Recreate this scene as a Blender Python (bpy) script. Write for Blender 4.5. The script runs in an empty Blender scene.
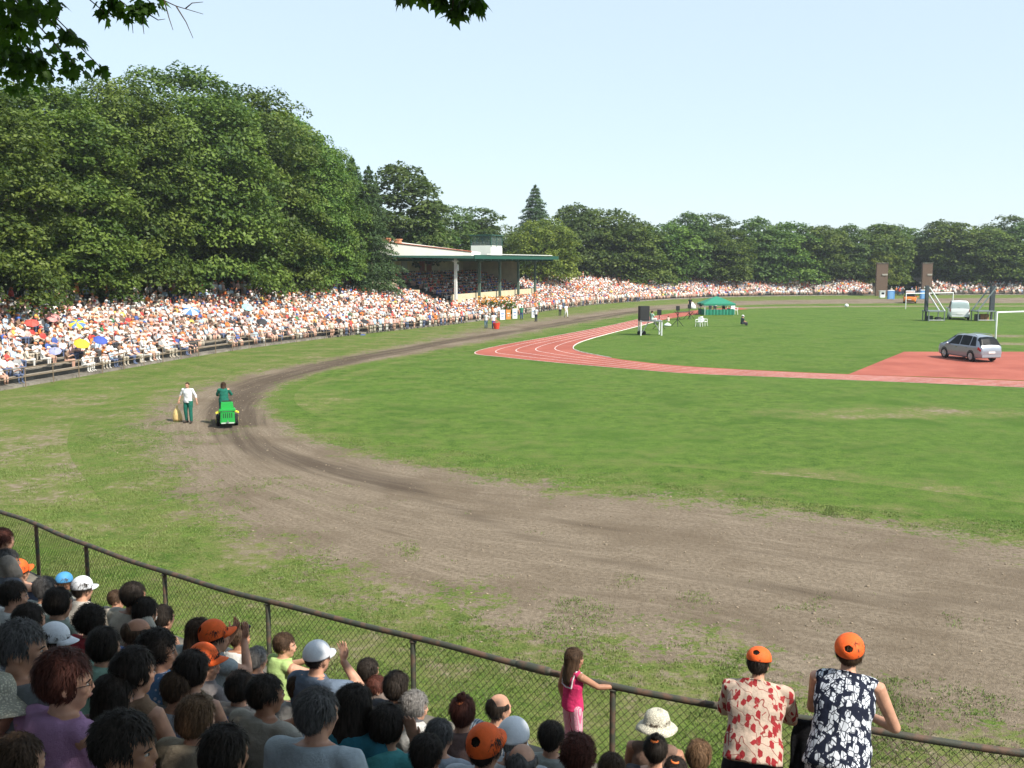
import bpy, math, random
import numpy as np
from mathutils import Vector, Matrix, noise as mnoise

random.seed(7)
rng = np.random.default_rng(11)
SC = bpy.context.scene
COL = SC.collection
R = math.radians

# ------------------------------------------------------------------ camera
CAM_Z = 7.2
FPX = 995.6
PITCH = math.atan(122.0 / FPX)
ct, st_ = math.cos(PITCH), math.sin(PITCH)

def ray(px, py):
    u = (px - 512.0) / FPX
    v = (py - 384.0) / FPX
    return np.array([u, ct - v * st_, -(st_ + v * ct)])

def at(px, py, z=0.0):
    d = ray(px, py)
    t = (z - CAM_Z) / d[2]
    return np.array([d[0] * t, d[1] * t, z])

def at_depth(px, py, depth):
    d = ray(px, py)
    t = depth / d[1]
    return np.array([d[0] * t, depth, CAM_Z + d[2] * t])

def proj(P):
    P = np.atleast_2d(np.asarray(P, float))
    x, y, z = P[:, 0], P[:, 1], P[:, 2] - CAM_Z
    f = y * ct - z * st_
    up = y * st_ + z * ct
    f = np.where(np.abs(f) < 1e-3, 1e-3, f)
    return np.stack([512 + FPX * x / f, 384 - FPX * up / f, f], 1)

cam_d = bpy.data.cameras.new('camera')
cam = bpy.data.objects.new('camera', cam_d)
COL.objects.link(cam)
cam.location = (0, 0, CAM_Z)
cam.rotation_euler = (math.pi / 2 - PITCH, 0, 0)
cam_d.sensor_width = 36.0
cam_d.lens = 36.0 * FPX / 1024.0
cam_d.clip_start = 0.05
cam_d.clip_end = 6000
SC.camera = cam

# ------------------------------------------------------------------ light
SUN_EL = R(47)
SUN_H = np.array([0.76, -0.65]); SUN_H /= np.linalg.norm(SUN_H)
SUN_DIR = np.array([SUN_H[0] * math.cos(SUN_EL), SUN_H[1] * math.cos(SUN_EL), math.sin(SUN_EL)])
w = bpy.data.worlds.new('World'); SC.world = w; w.use_nodes = True
nt = w.node_tree
bg = nt.nodes['Background']
sky = nt.nodes.new('ShaderNodeTexSky'); sky.sky_type = 'NISHITA'; sky.sun_disc = False
sky.sun_elevation = SUN_EL; sky.sun_rotation = math.atan2(SUN_H[0], SUN_H[1])
sky.altitude = 100; sky.air_density = 1.0; sky.dust_density = 0.3; sky.ozone_density = 2.5
hz = nt.nodes.new('ShaderNodeMix'); hz.data_type = 'RGBA'; hz.inputs[0].default_value = .72
hz.inputs[7].default_value = (4.15, 4.95, 5.55, 1)   # thin summer haze: evens out the clear-sky gradient
nt.links.new(sky.outputs[0], hz.inputs[6]); nt.links.new(hz.outputs[2], bg.inputs[0]); bg.inputs[1].default_value = 0.105
sl = bpy.data.lights.new('sun', 'SUN'); sl.energy = 3.9; sl.angle = R(0.5); sl.color = (1.0, 0.93, 0.83)
so = bpy.data.objects.new('sun', sl); COL.objects.link(so); so.location = (60, -30, 80)
so.rotation_euler = Vector(SUN_DIR).to_track_quat('Z', 'Y').to_euler()
SC.view_settings.view_transform = 'Standard'; SC.view_settings.look = 'None'
SC.view_settings.exposure = 0.9; SC.view_settings.gamma = 1.0
SC.view_settings.use_curve_mapping = False
SC.cycles.use_denoising = True
SC.cycles.max_bounces = 6; SC.cycles.diffuse_bounces = 3; SC.cycles.glossy_bounces = 2
SC.cycles.transmission_bounces = 3; SC.cycles.transparent_max_bounces = 6
SC.cycles.caustics_reflective = False; SC.cycles.caustics_refractive = False

# ------------------------------------------------------------------ objects
def tag(o, label=None, cat=None, group=None, kind=None):
    if label: o['label'] = label
    if cat: o['category'] = cat
    if group: o['group'] = group
    if kind: o['kind'] = kind
    return o

def empty(name, loc=(0, 0, 0), rz=0.0, scale=1.0):
    o = bpy.data.objects.new(name, None); COL.objects.link(o)
    o.location = loc; o.rotation_euler = (0, 0, rz)
    o.scale = (scale,) * 3 if not hasattr(scale, '__len__') else scale
    o.empty_display_size = 0.2
    return o

def link(name, me, parent=None, mats=None):
    o = bpy.data.objects.new(name, me); COL.objects.link(o)
    if parent is not None: o.parent = parent
    if mats is not None:
        for i, m in enumerate(mats):
            if len(me.materials) <= i: me.materials.append(m)
            s = o.material_slots[i]; s.link = 'OBJECT'; s.material = m
    return o

class MB:
    """collects vertices and faces"""
    def __init__(self):
        self.v = []; self.f = []; self.m = []; self.n = 0
    def add(self, verts, faces, mi=0):
        verts = np.asarray(verts, float)
        b = self.n
        self.v.append(verts); self.n += len(verts)
        for f in faces:
            self.f.append(tuple(int(i) + b for i in f)); self.m.append(mi)
        return self
    def box(self, c, s, rz=0.0, mi=0, taper=1.0, M=None):
        x, y, z = np.array(s) / 2.0
        v = np.array([[-x, -y, -z], [x, -y, -z], [x, y, -z], [-x, y, -z],
                      [-x * taper, -y * taper, z], [x * taper, -y * taper, z], [x * taper, y * taper, z], [-x * taper, y * taper, z]])
        if M is not None: v = v @ np.array(M).T
        if rz:
            c_, s_ = math.cos(rz), math.sin(rz)
            v = v @ np.array([[c_, s_, 0], [-s_, c_, 0], [0, 0, 1]])
        v = v + np.array(c)
        return self.add(v, [(0, 3, 2, 1), (4, 5, 6, 7), (0, 1, 5, 4), (1, 2, 6, 5), (2, 3, 7, 6), (3, 0, 4, 7)], mi)
    def tube(self, pts, rads, seg=8, mi=0, round_=True, flat=None):
        v, f = tube_arrays(pts, rads, seg, round_, flat)
        return self.add(v, f, mi)
    def ell(self, c, r, seg=14, rings=9, mi=0, M=None):
        vs = []; f = []
        for i in range(rings + 1):
            t = math.pi * i / rings
            for j in range(seg):
                a = 2 * math.pi * j / seg
                vs.append((math.sin(t) * math.cos(a) * r[0], math.sin(t) * math.sin(a) * r[1], math.cos(t) * r[2]))
        for i in range(rings):
            for j in range(seg):
                a, b = i * seg + j, i * seg + (j + 1) % seg
                if i == 0: f.append((a, a + seg, b + seg))
                elif i == rings - 1: f.append((a, a + seg, b))
                else: f.append((a, a + seg, b + seg, b))
        v = np.array(vs)
        if M is not None: v = v @ np.array(M).T
        return self.add(v + np.array(c), f, mi)
    def rings(self, rr, seg=16, mi=0):
        """rr: list of (center, xaxis, yaxis) ring vectors scaled to radii; closed ends"""
        vs = []
        a = np.linspace(0, 2 * math.pi, seg, endpoint=False)
        for c, ax, ay in rr:
            vs.append(np.array(c)[None] + np.cos(a)[:, None] * np.array(ax)[None] + np.sin(a)[:, None] * np.array(ay)[None])
        v = np.concatenate(vs)
        f = []
        for i in range(len(rr) - 1):
            for j in range(seg):
                p, q = i * seg + j, i * seg + (j + 1) % seg
                f.append((p, q, q + seg, p + seg))
        f.append(tuple(range(seg - 1, -1, -1)))
        f.append(tuple(range((len(rr) - 1) * seg, len(rr) * seg)))
        return self.add(v, f, mi)
    def arr(self):
        return np.concatenate(self.v) if self.v else np.zeros((0, 3))
    def mesh(self, name, smooth=False):
        me = bpy.data.meshes.new(name)
        me.from_pydata(self.arr().tolist(), [], self.f)
        if len(set(self.m)) > 1:
            me.polygons.foreach_set('material_index', self.m)
        if smooth: me.polygons.foreach_set('use_smooth', [True] * len(me.polygons))
        me.update()
        return me
    def build(self, name, mats, parent=None, smooth=False):
        me = self.mesh(name, smooth)
        mats = mats if isinstance(mats, (list, tuple)) else [mats]
        for m in mats: me.materials.append(m)
        o = bpy.data.objects.new(name, me); COL.objects.link(o)
        if parent is not None: o.parent = parent
        return o

def tube_arrays(pts, rads, seg=8, round_=True, flat=None):
    P = [np.array(p, float) for p in pts]
    r = list(rads) if hasattr(rads, '__len__') else [rads] * len(P)
    if round_:
        d0 = P[0] - P[1]; d0 /= np.linalg.norm(d0) + 1e-9
        d1 = P[-1] - P[-2]; d1 /= np.linalg.norm(d1) + 1e-9
        P = [P[0] + d0 * r[0] * .9, P[0] + d0 * r[0] * .6] + P + [P[-1] + d1 * r[-1] * .6, P[-1] + d1 * r[-1] * .9]
        r = [r[0] * .35, r[0] * .78] + r + [r[-1] * .78, r[-1] * .35]
    n = len(P)
    T = []
    for i in range(n):
        t = P[min(i + 1, n - 1)] - P[max(i - 1, 0)]
        T.append(t / (np.linalg.norm(t) + 1e-9))
    ref = np.array([0, 0, 1.0]) if abs(T[0][2]) < .9 else np.array([1.0, 0, 0])
    X = np.cross(ref, T[0]); X /= np.linalg.norm(X)
    a = np.linspace(0, 2 * math.pi, seg, endpoint=False)
    vs = []
    for i in range(n):
        X = X - T[i] * X.dot(T[i]); X /= np.linalg.norm(X) + 1e-9
        Y = np.cross(T[i], X)
        fy = 1.0 if flat is None else flat
        vs.append(P[i][None] + r[i] * (np.cos(a)[:, None] * X[None] + fy * np.sin(a)[:, None] * Y[None]))
    f = []
    for i in range(n - 1):
        for j in range(seg):
            p, q = i * seg + j, i * seg + (j + 1) % seg
            f.append((p, q, q + seg, p + seg))
    f.append(tuple(range(seg - 1, -1, -1)))
    f.append(tuple(range((n - 1) * seg, n * seg)))
    return np.concatenate(vs), f

def fast_mesh(name, verts, quads, fattr=None, fcol=None, smooth=False, mats=()):
    """verts Nx3, quads Mx4 (or Mx3) numpy"""
    me = bpy.data.meshes.new(name)
    verts = np.ascontiguousarray(verts, np.float32); quads = np.ascontiguousarray(quads, np.int32)
    k = quads.shape[1]
    me.vertices.add(len(verts)); me.vertices.foreach_set('co', verts.ravel())
    me.loops.add(quads.size); me.loops.foreach_set('vertex_index', quads.ravel())
    me.polygons.add(len(quads)); me.polygons.foreach_set('loop_start', np.arange(0, quads.size, k, dtype=np.int32))
    try: me.polygons.foreach_set('loop_total', np.full(len(quads), k, np.int32))
    except Exception: pass
    for n_, a_ in (fattr or {}).items():
        at_ = me.attributes.new(n_, 'FLOAT', 'FACE'); at_.data.foreach_set('value', np.asarray(a_, np.float32))
    if fcol is not None:
        at_ = me.attributes.new('col', 'FLOAT_COLOR', 'FACE')
        c = np.ones((len(quads), 4), np.float32); c[:, :3] = fcol
        at_.data.foreach_set('color', c.ravel())
    if smooth: me.polygons.foreach_set('use_smooth', np.ones(len(quads), bool))
    me.update(calc_edges=True)
    for m in mats: me.materials.append(m)
    return me

def batch_eval(items):
    """items: list of (mesh, voxel, smooth_iter) -> continuous meshes (voxel remesh + smooth), in one evaluation"""
    obs = []
    for me, vox, it in items:
        o = bpy.data.objects.new('tmp', me); COL.objects.link(o)
        m = o.modifiers.new('r', 'REMESH'); m.mode = 'VOXEL'; m.voxel_size = vox; m.use_smooth_shade = True
        if it:
            s = o.modifiers.new('s', 'SMOOTH'); s.factor = .5; s.iterations = it
        obs.append(o)
    dg = bpy.context.evaluated_depsgraph_get(); dg.update()
    out = []
    for o in obs:
        e = o.evaluated_get(dg)
        nm = bpy.data.meshes.new_from_object(e)
        nm.polygons.foreach_set('use_smooth', [True] * len(nm.polygons))
        nm.materials.clear()
        out.append(nm)
    for o in obs:
        me = o.data; bpy.data.objects.remove(o); bpy.data.meshes.remove(me)
    return out

# ------------------------------------------------------------------ curves
def catmull(pts, n=300):
    P = np.array(pts, float)
    P = np.vstack([2 * P[0] - P[1], P, 2 * P[-1] - P[-2]])
    segs = len(P) - 3
    t = np.linspace(0, segs - 1e-6, n)
    i = t.astype(int); u = (t - i)[:, None]
    p0, p1, p2, p3 = P[i], P[i + 1], P[i + 2], P[i + 3]
    return .5 * ((2 * p1) + (-p0 + p2) * u + (2 * p0 - 5 * p1 + 4 * p2 - p3) * u ** 2 + (-p0 + 3 * p1 - 3 * p2 + p3) * u ** 3)

def smooth_poly(P, it=10):
    P = P.copy()
    for _ in range(it):
        P[1:-1] = .25 * P[:-2] + .5 * P[1:-1] + .25 * P[2:]
    return P

def resample(P, n):
    d = np.r_[0, np.cumsum(np.linalg.norm(np.diff(P, axis=0), axis=1))]
    s = np.linspace(0, d[-1], n)
    return np.stack([np.interp(s, d, P[:, k]) for k in range(P.shape[1])], 1)

class Path:
    def __init__(self, P, side):
        """side +1: outward is to the left of travel, -1: to the right"""
        self.P = np.asarray(P, float)[:, :2]
        d = np.linalg.norm(np.diff(self.P, axis=0), axis=1)
        self.S = np.r_[0, np.cumsum(d)]; self.L = self.S[-1]
        t = np.gradient(self.P, axis=0); t /= np.linalg.norm(t, axis=1)[:, None]
        self.T = t
        self.N = np.stack([-t[:, 1], t[:, 0]], 1) * side
    def pos(self, s, p=0.0):
        x = np.interp(s, self.S, self.P[:, 0]); y = np.interp(s, self.S, self.P[:, 1])
        nx = np.interp(s, self.S, self.N[:, 0]); ny = np.interp(s, self.S, self.N[:, 1])
        return np.stack([x + nx * p, y + ny * p], -1)
    def tan(self, s):
        a = np.array([np.interp(s, self.S, self.T[:, 0]), np.interp(s, self.S, self.T[:, 1])]); return a / np.linalg.norm(a)
    def nor(self, s):
        a = np.array([np.interp(s, self.S, self.N[:, 0]), np.interp(s, self.S, self.N[:, 1])]); return a / np.linalg.norm(a)
    def sp(self, x, y):
        d = self.P - np.array([x, y]); i = int(np.argmin((d ** 2).sum(1)))
        return self.S[i], -float(d[i].dot(self.N[i]))

# ------------------------------------------------------------------ materials
_mc = {}
def mat(name, color, rough=.8, metal=0.0, var=0.0, vscale=8.0, bump=0.0, bscale=60.0, spec=.3, obj=True):
    key = (name, tuple(color), rough, metal, var, vscale, bump, bscale)
    if key in _mc: return _mc[key]
    m = bpy.data.materials.new(name); m.use_nodes = True
    t = m.node_tree; b = t.nodes['Principled BSDF']
    b.inputs['Base Color'].default_value = (*color, 1); b.inputs['Roughness'].default_value = rough
    b.inputs['Metallic'].default_value = metal; b.inputs['Specular IOR Level'].default_value = spec
    if var or bump:
        tc = t.nodes.new('ShaderNodeTexCoord'); src = tc.outputs['Object']
    if var:
        nz = t.nodes.new('ShaderNodeTexNoise'); nz.inputs['Scale'].default_value = vscale; nz.inputs['Detail'].default_value = 5
        t.links.new(src, nz.inputs['Vector'])
        mr = t.nodes.new('ShaderNodeMapRange'); mr.inputs[1].default_value = .3; mr.inputs[2].default_value = .7
        mr.inputs[3].default_value = 1 - var; mr.inputs[4].default_value = 1 + var
        t.links.new(nz.outputs[0], mr.inputs[0])
        mx = t.nodes.new('ShaderNodeMix'); mx.data_type = 'RGBA'; mx.blend_type = 'MULTIPLY'; mx.inputs[0].default_value = 1
        mx.inputs[6].default_value = (*color, 1)
        t.links.new(mr.outputs[0], mx.inputs[7]); t.links.new(mx.outputs[2], b.inputs['Base Color'])
    if bump:
        n2 = t.nodes.new('ShaderNodeTexNoise'); n2.inputs['Scale'].default_value = bscale; n2.inputs['Detail'].default_value = 4
        t.links.new(src, n2.inputs['Vector'])
        bp = t.nodes.new('ShaderNodeBump'); bp.inputs['Strength'].default_value = bump; bp.inputs['Distance'].default_value = .02
        t.links.new(n2.outputs[0], bp.inputs['Height']); t.links.new(bp.outputs[0], b.inputs['Normal'])
    _mc[key] = m
    return m

class NT:
    """tiny node helper"""
    def __init__(self, name):
        self.m = bpy.data.materials.new(name); self.m.use_nodes = True
        self.t = self.m.node_tree; self.b = self.t.nodes['Principled BSDF']
    def node(self, typ, **kw):
        n = self.t.nodes.new(typ)
        for k, v in kw.items(): setattr(n, k, v)
        return n
    def link(self, a, b): self.t.links.new(a, b)
    def noise(self, vec, scale, detail=4, rough=.55):
        n = self.node('ShaderNodeTexNoise'); n.inputs['Scale'].default_value = scale
        n.inputs['Detail'].default_value = detail; n.inputs['Roughness'].default_value = rough
        if vec is not None: self.link(vec, n.inputs['Vector'])
        return n.outputs[0]
    def rng(self, x, a, b, c=0.0, d=1.0):
        n = self.node('ShaderNodeMapRange'); n.interpolation_type = 'SMOOTHSTEP'
        for i, v in enumerate((a, b, c, d)): n.inputs[i + 1].default_value = v
        self.link(x, n.inputs[0]); return n.outputs[0]
    def math(self, op, a, b=None):
        n = self.node('ShaderNodeMath', operation=op)
        for i, v in enumerate((a, b)):
            if v is None: continue
            if isinstance(v, (int, float)): n.inputs[i].default_value = v
            else: self.link(v, n.inputs[i])
        return n.outputs[0]
    def mix(self, fac, a, b, blend='MIX'):
        n = self.node('ShaderNodeMix', data_type='RGBA', blend_type=blend)
        for sock, v in ((0, fac), (6, a), (7, b)):
            if isinstance(v, (int, float)): n.inputs[sock].default_value = v
            elif isinstance(v, tuple): n.inputs[sock].default_value = (*v, 1)
            else: self.link(v, n.inputs[sock])
        return n.outputs[2]
    def pos(self): return self.node('ShaderNodeNewGeometry').outputs['Position']
    def objco(self): return self.node('ShaderNodeTexCoord').outputs['Object']
    def attr(self, name):
        return self.node('ShaderNodeAttribute', attribute_name=name)
    def scale(self, vec, s):
        n = self.node('ShaderNodeMapping'); n.inputs['Scale'].default_value = s; self.link(vec, n.inputs['Vector']); return n.outputs[0]
    def bump(self, h, strength, dist=.02):
        n = self.node('ShaderNodeBump'); n.inputs['Strength'].default_value = strength; n.inputs['Distance'].default_value = dist
        self.link(h, n.inputs['Height']); self.link(n.outputs[0], self.b.inputs['Normal'])
# ------------------------------------------------------------------ figures
V = lambda *a: np.array(a, float)
def rotz(a):
    c, s = math.cos(a), math.sin(a); return np.array([[c, -s, 0], [s, c, 0], [0, 0, 1]])
def rotx(a):
    c, s = math.cos(a), math.sin(a); return np.array([[1, 0, 0], [0, c, -s], [0, s, c]])

def seated(pose='rest', hy=0.0, hp=0.0, lean=0.0):
    J = dict(P=V(0, 0, .50), C=V(0, .02 + lean * .5, .80), N=V(0, .05 + lean, 1.0), H=V(0, .075 + lean * 1.15, 1.118),
             S=[V(-.175, .02 + lean, .955), V(.175, .02 + lean, .955)], hip=[V(-.09, 0, .5), V(.09, 0, .5)],
             K=[V(-.13, .43, .53), V(.13, .43, .53)], A=[V(-.12, .41, .10), V(.12, .41, .10)],
             T=[V(-.14, .58, .04), V(.14, .58, .04)], hy=hy, hp=hp, F=V(0, 1, 0))
    E = [V(-.245, .10 + lean, .70), V(.245, .10 + lean, .70)]; W = [V(-.13, .33, .605), V(.13, .33, .605)]
    HD = [V(.2, .9, -.35), V(-.2, .9, -.35)]
    if pose == 'brow':
        E[1] = V(.30, .20, .92); W[1] = V(.15, .19, 1.09); HD[1] = V(-.35, .35, .85)
    elif pose == 'camera':
        E = [V(-.24, .2, .86), V(.24, .2, .86)]; W = [V(-.085, .28, 1.06), V(.085, .28, 1.06)]
        HD = [V(.2, .3, .9), V(-.2, .3, .9)]
    elif pose == 'phone':
        E = [V(-.24, .2, .80), V(.25, .22, .86)]; W = [V(.0, .33, .90), V(.12, .34, .94)]
        HD = [V(.2, .5, .8), V(-.3, .5, .8)]
    elif pose == 'clasp':
        E = [V(-.25, .17, .74), V(.26, .19, .74)]; W = [V(-.02, .40, .84), V(.07, .40, .87)]
        HD = [V(.25, .2, .9), V(-.25, .2, .9)]
    elif pose == 'chin':
        E[1] = V(.25, .2, .74); W[1] = V(.12, .22, 1.0); HD[1] = V(-.3, -.15, .9)
    elif pose == 'ear':
        E[1] = V(.29, .15, .82); W[1] = V(.155, .10, 1.06); HD[1] = V(-.25, .05, .95)
    J.update(E=E, W=W, HD=HD)
    return J

def standing(pose='idle', hy=0.0, hp=0.0):
    J = dict(P=V(0, 0, .92), C=V(0, .01, 1.2), N=V(0, .0, 1.42), H=V(0, .03, 1.545),
             S=[V(-.18, 0, 1.37), V(.18, 0, 1.37)], hip=[V(-.09, 0, .9), V(.09, 0, .9)],
             K=[V(-.10, .02, .5), V(.10, .02, .5)], A=[V(-.10, -.02, .09), V(.10, -.02, .09)],
             T=[V(-.13, .14, .04), V(.13, .14, .04)], hy=hy, hp=hp, F=V(0, 1, 0))
    E = [V(-.26, -.02, 1.10), V(.26, -.02, 1.10)]; W = [V(-.27, .10, .88), V(.27, .10, .88)]
    HD = [V(0, .25, -.95), V(0, .25, -.95)]
    if pose == 'walk':
        J['K'] = [V(-.09, .16, .52), V(.10, -.03, .5)]; J['A'] = [V(-.09, .20, .10), V(.10, -.26, .16)]
        J['T'] = [V(-.11, .36, .06), V(.12, -.12, .05)]
        E = [V(-.27, -.10, 1.12), V(.27, .08, 1.12)]; W = [V(-.31, -.02, .88), V(.27, .24, .92)]
    elif pose == 'wide':
        J['K'] = [V(-.12, .05, .5), V(.12, .02, .5)]; J['A'] = [V(-.13, .05, .09), V(.12, -.06, .09)]
        J['T'] = [V(-.17, .2, .04), V(.16, .1, .04)]
        E = [V(-.32, -.03, 1.13), V(.32, -.03, 1.13)]; W = [V(-.40, .06, .90), V(.36, .08, .93)]
        HD = [V(-.2, .2, -.9), V(.1, .25, -.95)]
    elif pose == 'lean':      # elbows on a rail 0.9 m up
        J['P'] = V(0, -.16, .93); J['C'] = V(0, -.03, 1.2); J['N'] = V(0, .08, 1.42); J['H'] = V(0, .12, 1.545)
        J['S'] = [V(-.185, .07, 1.35), V(.185, .07, 1.35)]; J['hip'] = [V(-.1, -.16, .9), V(.1, -.16, .9)]
        J['K'] = [V(-.1, -.1, .5), V(.1, -.12, .5)]; J['A'] = [V(-.1, -.15, .09), V(.1, -.2, .09)]
        J['T'] = [V(-.13, .02, .04), V(.13, -.03, .04)]
        E = [V(-.30, .20, 1.04), V(.30, .20, 1.04)]; W = [V(-.08, .37, 1.0), V(.10, .37, 1.0)]
        HD = [V(.85, .25, -.1), V(-.85, .25, -.1)]
    elif pose == 'girl':
        E = [V(-.25, -.06, 1.10), V(.33, .16, 1.20)]; W = [V(-.36, -.12, .88), V(.56, .32, 1.18)]
        HD = [V(-.3, .2, -.9), V(.85, .35, -.25)]
    elif pose == 'point':
        E[1] = V(.30, .16, 1.2); W[1] = V(.26, .42, 1.25); HD[1] = V(0, 1, .1)
    J.update(E=E, W=W, HD=HD)
    return J

def head_basis(J):
    return rotz(J['hy']) @ rotx(J['hp'])

def hand_mb(mb, wrist, d, side, curl=.5):
    d = d / np.linalg.norm(d)
    up = np.array([0, 0, 1.0]) if abs(d[2]) < .8 else np.array([0, 1.0, 0])
    sx = np.cross(d, up); sx /= np.linalg.norm(sx)
    nrm = np.cross(sx, d)
    palm = wrist + d * .05
    M = np.stack([sx, d, nrm], 1)
    mb.ell(palm, (.040, .052, .017), 12, 8, 0, M)
    for k, (o, ln) in enumerate(((-.031, .062), (-.0105, .074), (.0105, .078), (.031, .068))):
        a = wrist + d * .085 + sx * o
        b = a + d * ln * .5 + sx * o * .22 - nrm * ln * .16 * curl
        c = b + d * ln * .38 - nrm * ln * .42 * curl + sx * o * .10
        mb.tube([a - d * .02, a, b, c], [.0105, .0098, .009, .0078], 7)
    a = wrist + d * .03 + sx * .034 * side
    b = a + d * .03 + sx * .026 * side - nrm * .012
    c = b + d * .030 + sx * .006 * side - nrm * .012
    mb.tube([a, b, c], [.012, .011, .0088], 7)

def head_mb(mb, H, B, fem=False, hs=1.0):
    B = B * hs
    def E(c, r): mb.ell(H + B @ np.array(c), r, 18, 12, 0, B)
    E((0, -.008, .025), (.076, .097, .098))
    E((0, .022, -.035), (.062, .068, .075))
    E((0, .045, -.085), (.036, .036, .030))
    E((0, .070, .022), (.056, .026, .022))        # brow
    E((0, .079, -.042), (.034, .020, .026))       # mouth area
    for s in (-1, 1):
        E((s * .038, .066, -.015), (.022, .02, .022))   # cheek
        E((s * .078, -.004, -.008), (.010, .019, .032)) # ear
    P = [H + B @ np.array(p) for p in ((0, .087, .020), (0, .097, -.004), (0, .104, -.022), (0, .094, -.030))]
    mb.tube(P, [.009, .010, .012, .009], 8)

def torso_rings(J, w=1.0, dp=1.0, grow=0.0, low=.0, belly=0.0, neck=.062, tank=1.0):
    P, C, N = J['P'], J['C'], J['N']
    sx = J['S'][1] - J['S'][0]; sx /= np.linalg.norm(sx)
    def ring(c, rx, ry, ax):
        ax = ax / np.linalg.norm(ax)
        fy = np.cross(ax, sx); fy /= np.linalg.norm(fy)
        return (c, sx * (rx * w + grow), fy * (ry * dp + grow))
    a1 = C - P; a2 = N - C
    sh = (J['S'][0] + J['S'][1]) / 2
    fw = np.cross(a1 / np.linalg.norm(a1), sx)
    rr = []
    if low: rr.append(ring(P - a1 / np.linalg.norm(a1) * low, .178, .125, a1))
    rr += [ring(P, .172, .122, a1), ring(P + a1 * .35 + fw * belly * .5, .155, .113 + belly * .5, a1),
           ring(P + a1 * .7 + fw * belly * .4, .152, .112 + belly * .4, a1),
           ring(C, .168, .118, a1 + a2), ring(C + (sh - C) * .62, .172 * (.5 + .5 * tank), .112, a2), ring(sh + a2 * .02, .150 * tank, .088, a2),
           ring(sh + a2 * .25, .112, .074, a2), ring(N + a2 * .02, neck, neck * .98, a2)]
    return rr

def body_mb(J, w=1.0, belly=0.0, hands=True, fem=False, lean_limbs=1.0):
    mb = MB()
    mb.rings(torso_rings(J, w, .97, 0, 0.05, belly), 18)
    B = head_basis(J)
    mb.tube([J['N'] - (J['H'] - J['N']) * .35, J['N'], J['H'] - V(0, .01, .02)], [.062, .055, .053], 12)
    head_mb(mb, J['H'], B, fem, J.get('hs', 1.0))
    q = lean_limbs
    for i, s in ((0, -1), (1, 1)):
        S = J['S'][i] * np.array([w if w > 1 else 1, 1, 1]); E, W = J['E'][i], J['W'][i]
        m = S + (E - S) * .5
        mb.tube([S - V(s * .04, 0, -.005), S, m, E], [.05 * q, .058 * q, .048 * q, .041 * q], 12)
        mb.tube([E, E + (W - E) * .3, W], [.041 * q, .041 * q, .027 * q], 12)
        if hands: hand_mb(mb, W, J['HD'][i], -s)
        else: mb.ell(W + J['HD'][i] / np.linalg.norm(J['HD'][i]) * .06, (.035, .035, .05))
        h, k, a, t = J['hip'][i], J['K'][i], J['A'][i], J['T'][i]
        mb.tube([h, h + (k - h) * .5, k], [.092 * w, .08 * w, .056 * w], 12)
        mb.tube([k, k + (a - k) * .35, a], [.056, .056, .037], 12)
        mb.tube([a - (t - a) * V(1, 1, 0) * .35 - V(0, 0, .04), a * .5 + t * .5 - V(0, 0, .005), t], [.034, .038, .030], 10)
    return mb

def shirt_mb(J, w=1.0, sleeve=.55, belly=0.0, low=.07, neck=.074, collar=False, grow=.014):
    mb = MB()
    rr = torso_rings(J, w, 1.0, grow, low, belly, neck, .86 if sleeve <= 0 else 1.0)
    mb.rings(rr, 20)
    for i, s in ((0, -1), (1, 1)):
        S = J['S'][i] * np.array([w if w > 1 else 1, 1, 1]); E, W = J['E'][i], J['W'][i]
        if sleeve <= 0:
            mb.tube([S - V(s * .075, 0, 0), S - V(s * .035, 0, -.004)], [.062, .060], 12); continue
        a = S - V(s * .04, 0, -.004)
        if sleeve <= 1:
            e = S + (E - S) * sleeve
            mb.tube([a, S, S + (e - S) * .6, e], [.062, .068, .066, .067], 14)
        else:
            e = E + (W - E) * (sleeve - 1)
            mb.tube([a, S, S + (E - S) * .5, E], [.06, .066, .058, .052], 14)
            mb.tube([E, e], [.052, .042], 14)
    if collar:
        N = J['N']; a2 = J['N'] - J['C']; a2 /= np.linalg.norm(a2)
        P = [N + V(math.cos(t) * .072, math.sin(t) * .07 - .002, .0) - a2 * .012 for t in np.linspace(0, 2 * math.pi, 16)]
        mb.tube(P, .015, 8)
    return mb

def trousers_mb(J, w=1.0, length=1.0, skirt=False, wide=1.0):
    mb = MB()
    P = J['P']; a1 = J['C'] - P; a1 /= np.linalg.norm(a1)
    rr = torso_rings(J, w, 1.0, .008, .06)
    mb.rings(rr[:2] + [(P + a1 * .09, rr[1][1] * .97, rr[1][2] * .97)], 18)
    if skirt:
        k = (J['K'][0] + J['K'][1]) / 2
        mb.rings([(P, V(.18 * w, 0, 0), V(0, .13, 0)), (P * .5 + k * .5, V(.21 * w, 0, 0), V(0, .15, .0)), (k, V(.23 * w, 0, 0), V(0, .16, 0))], 18)
        return mb
    for i in (0, 1):
        h, k, a = J['hip'][i], J['K'][i], J['A'][i]
        mb.tube([h, h + (k - h) * .5, k], [.105 * w, .094 * w, .073 * wide], 14)
        if length > .55:
            e = k + (a - k) * (length - .5) * 2 * .97
            mb.tube([k, k + (e - k) * .4, e], [.073 * wide, .070 * wide, .058 * wide], 14)
    return mb

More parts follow.
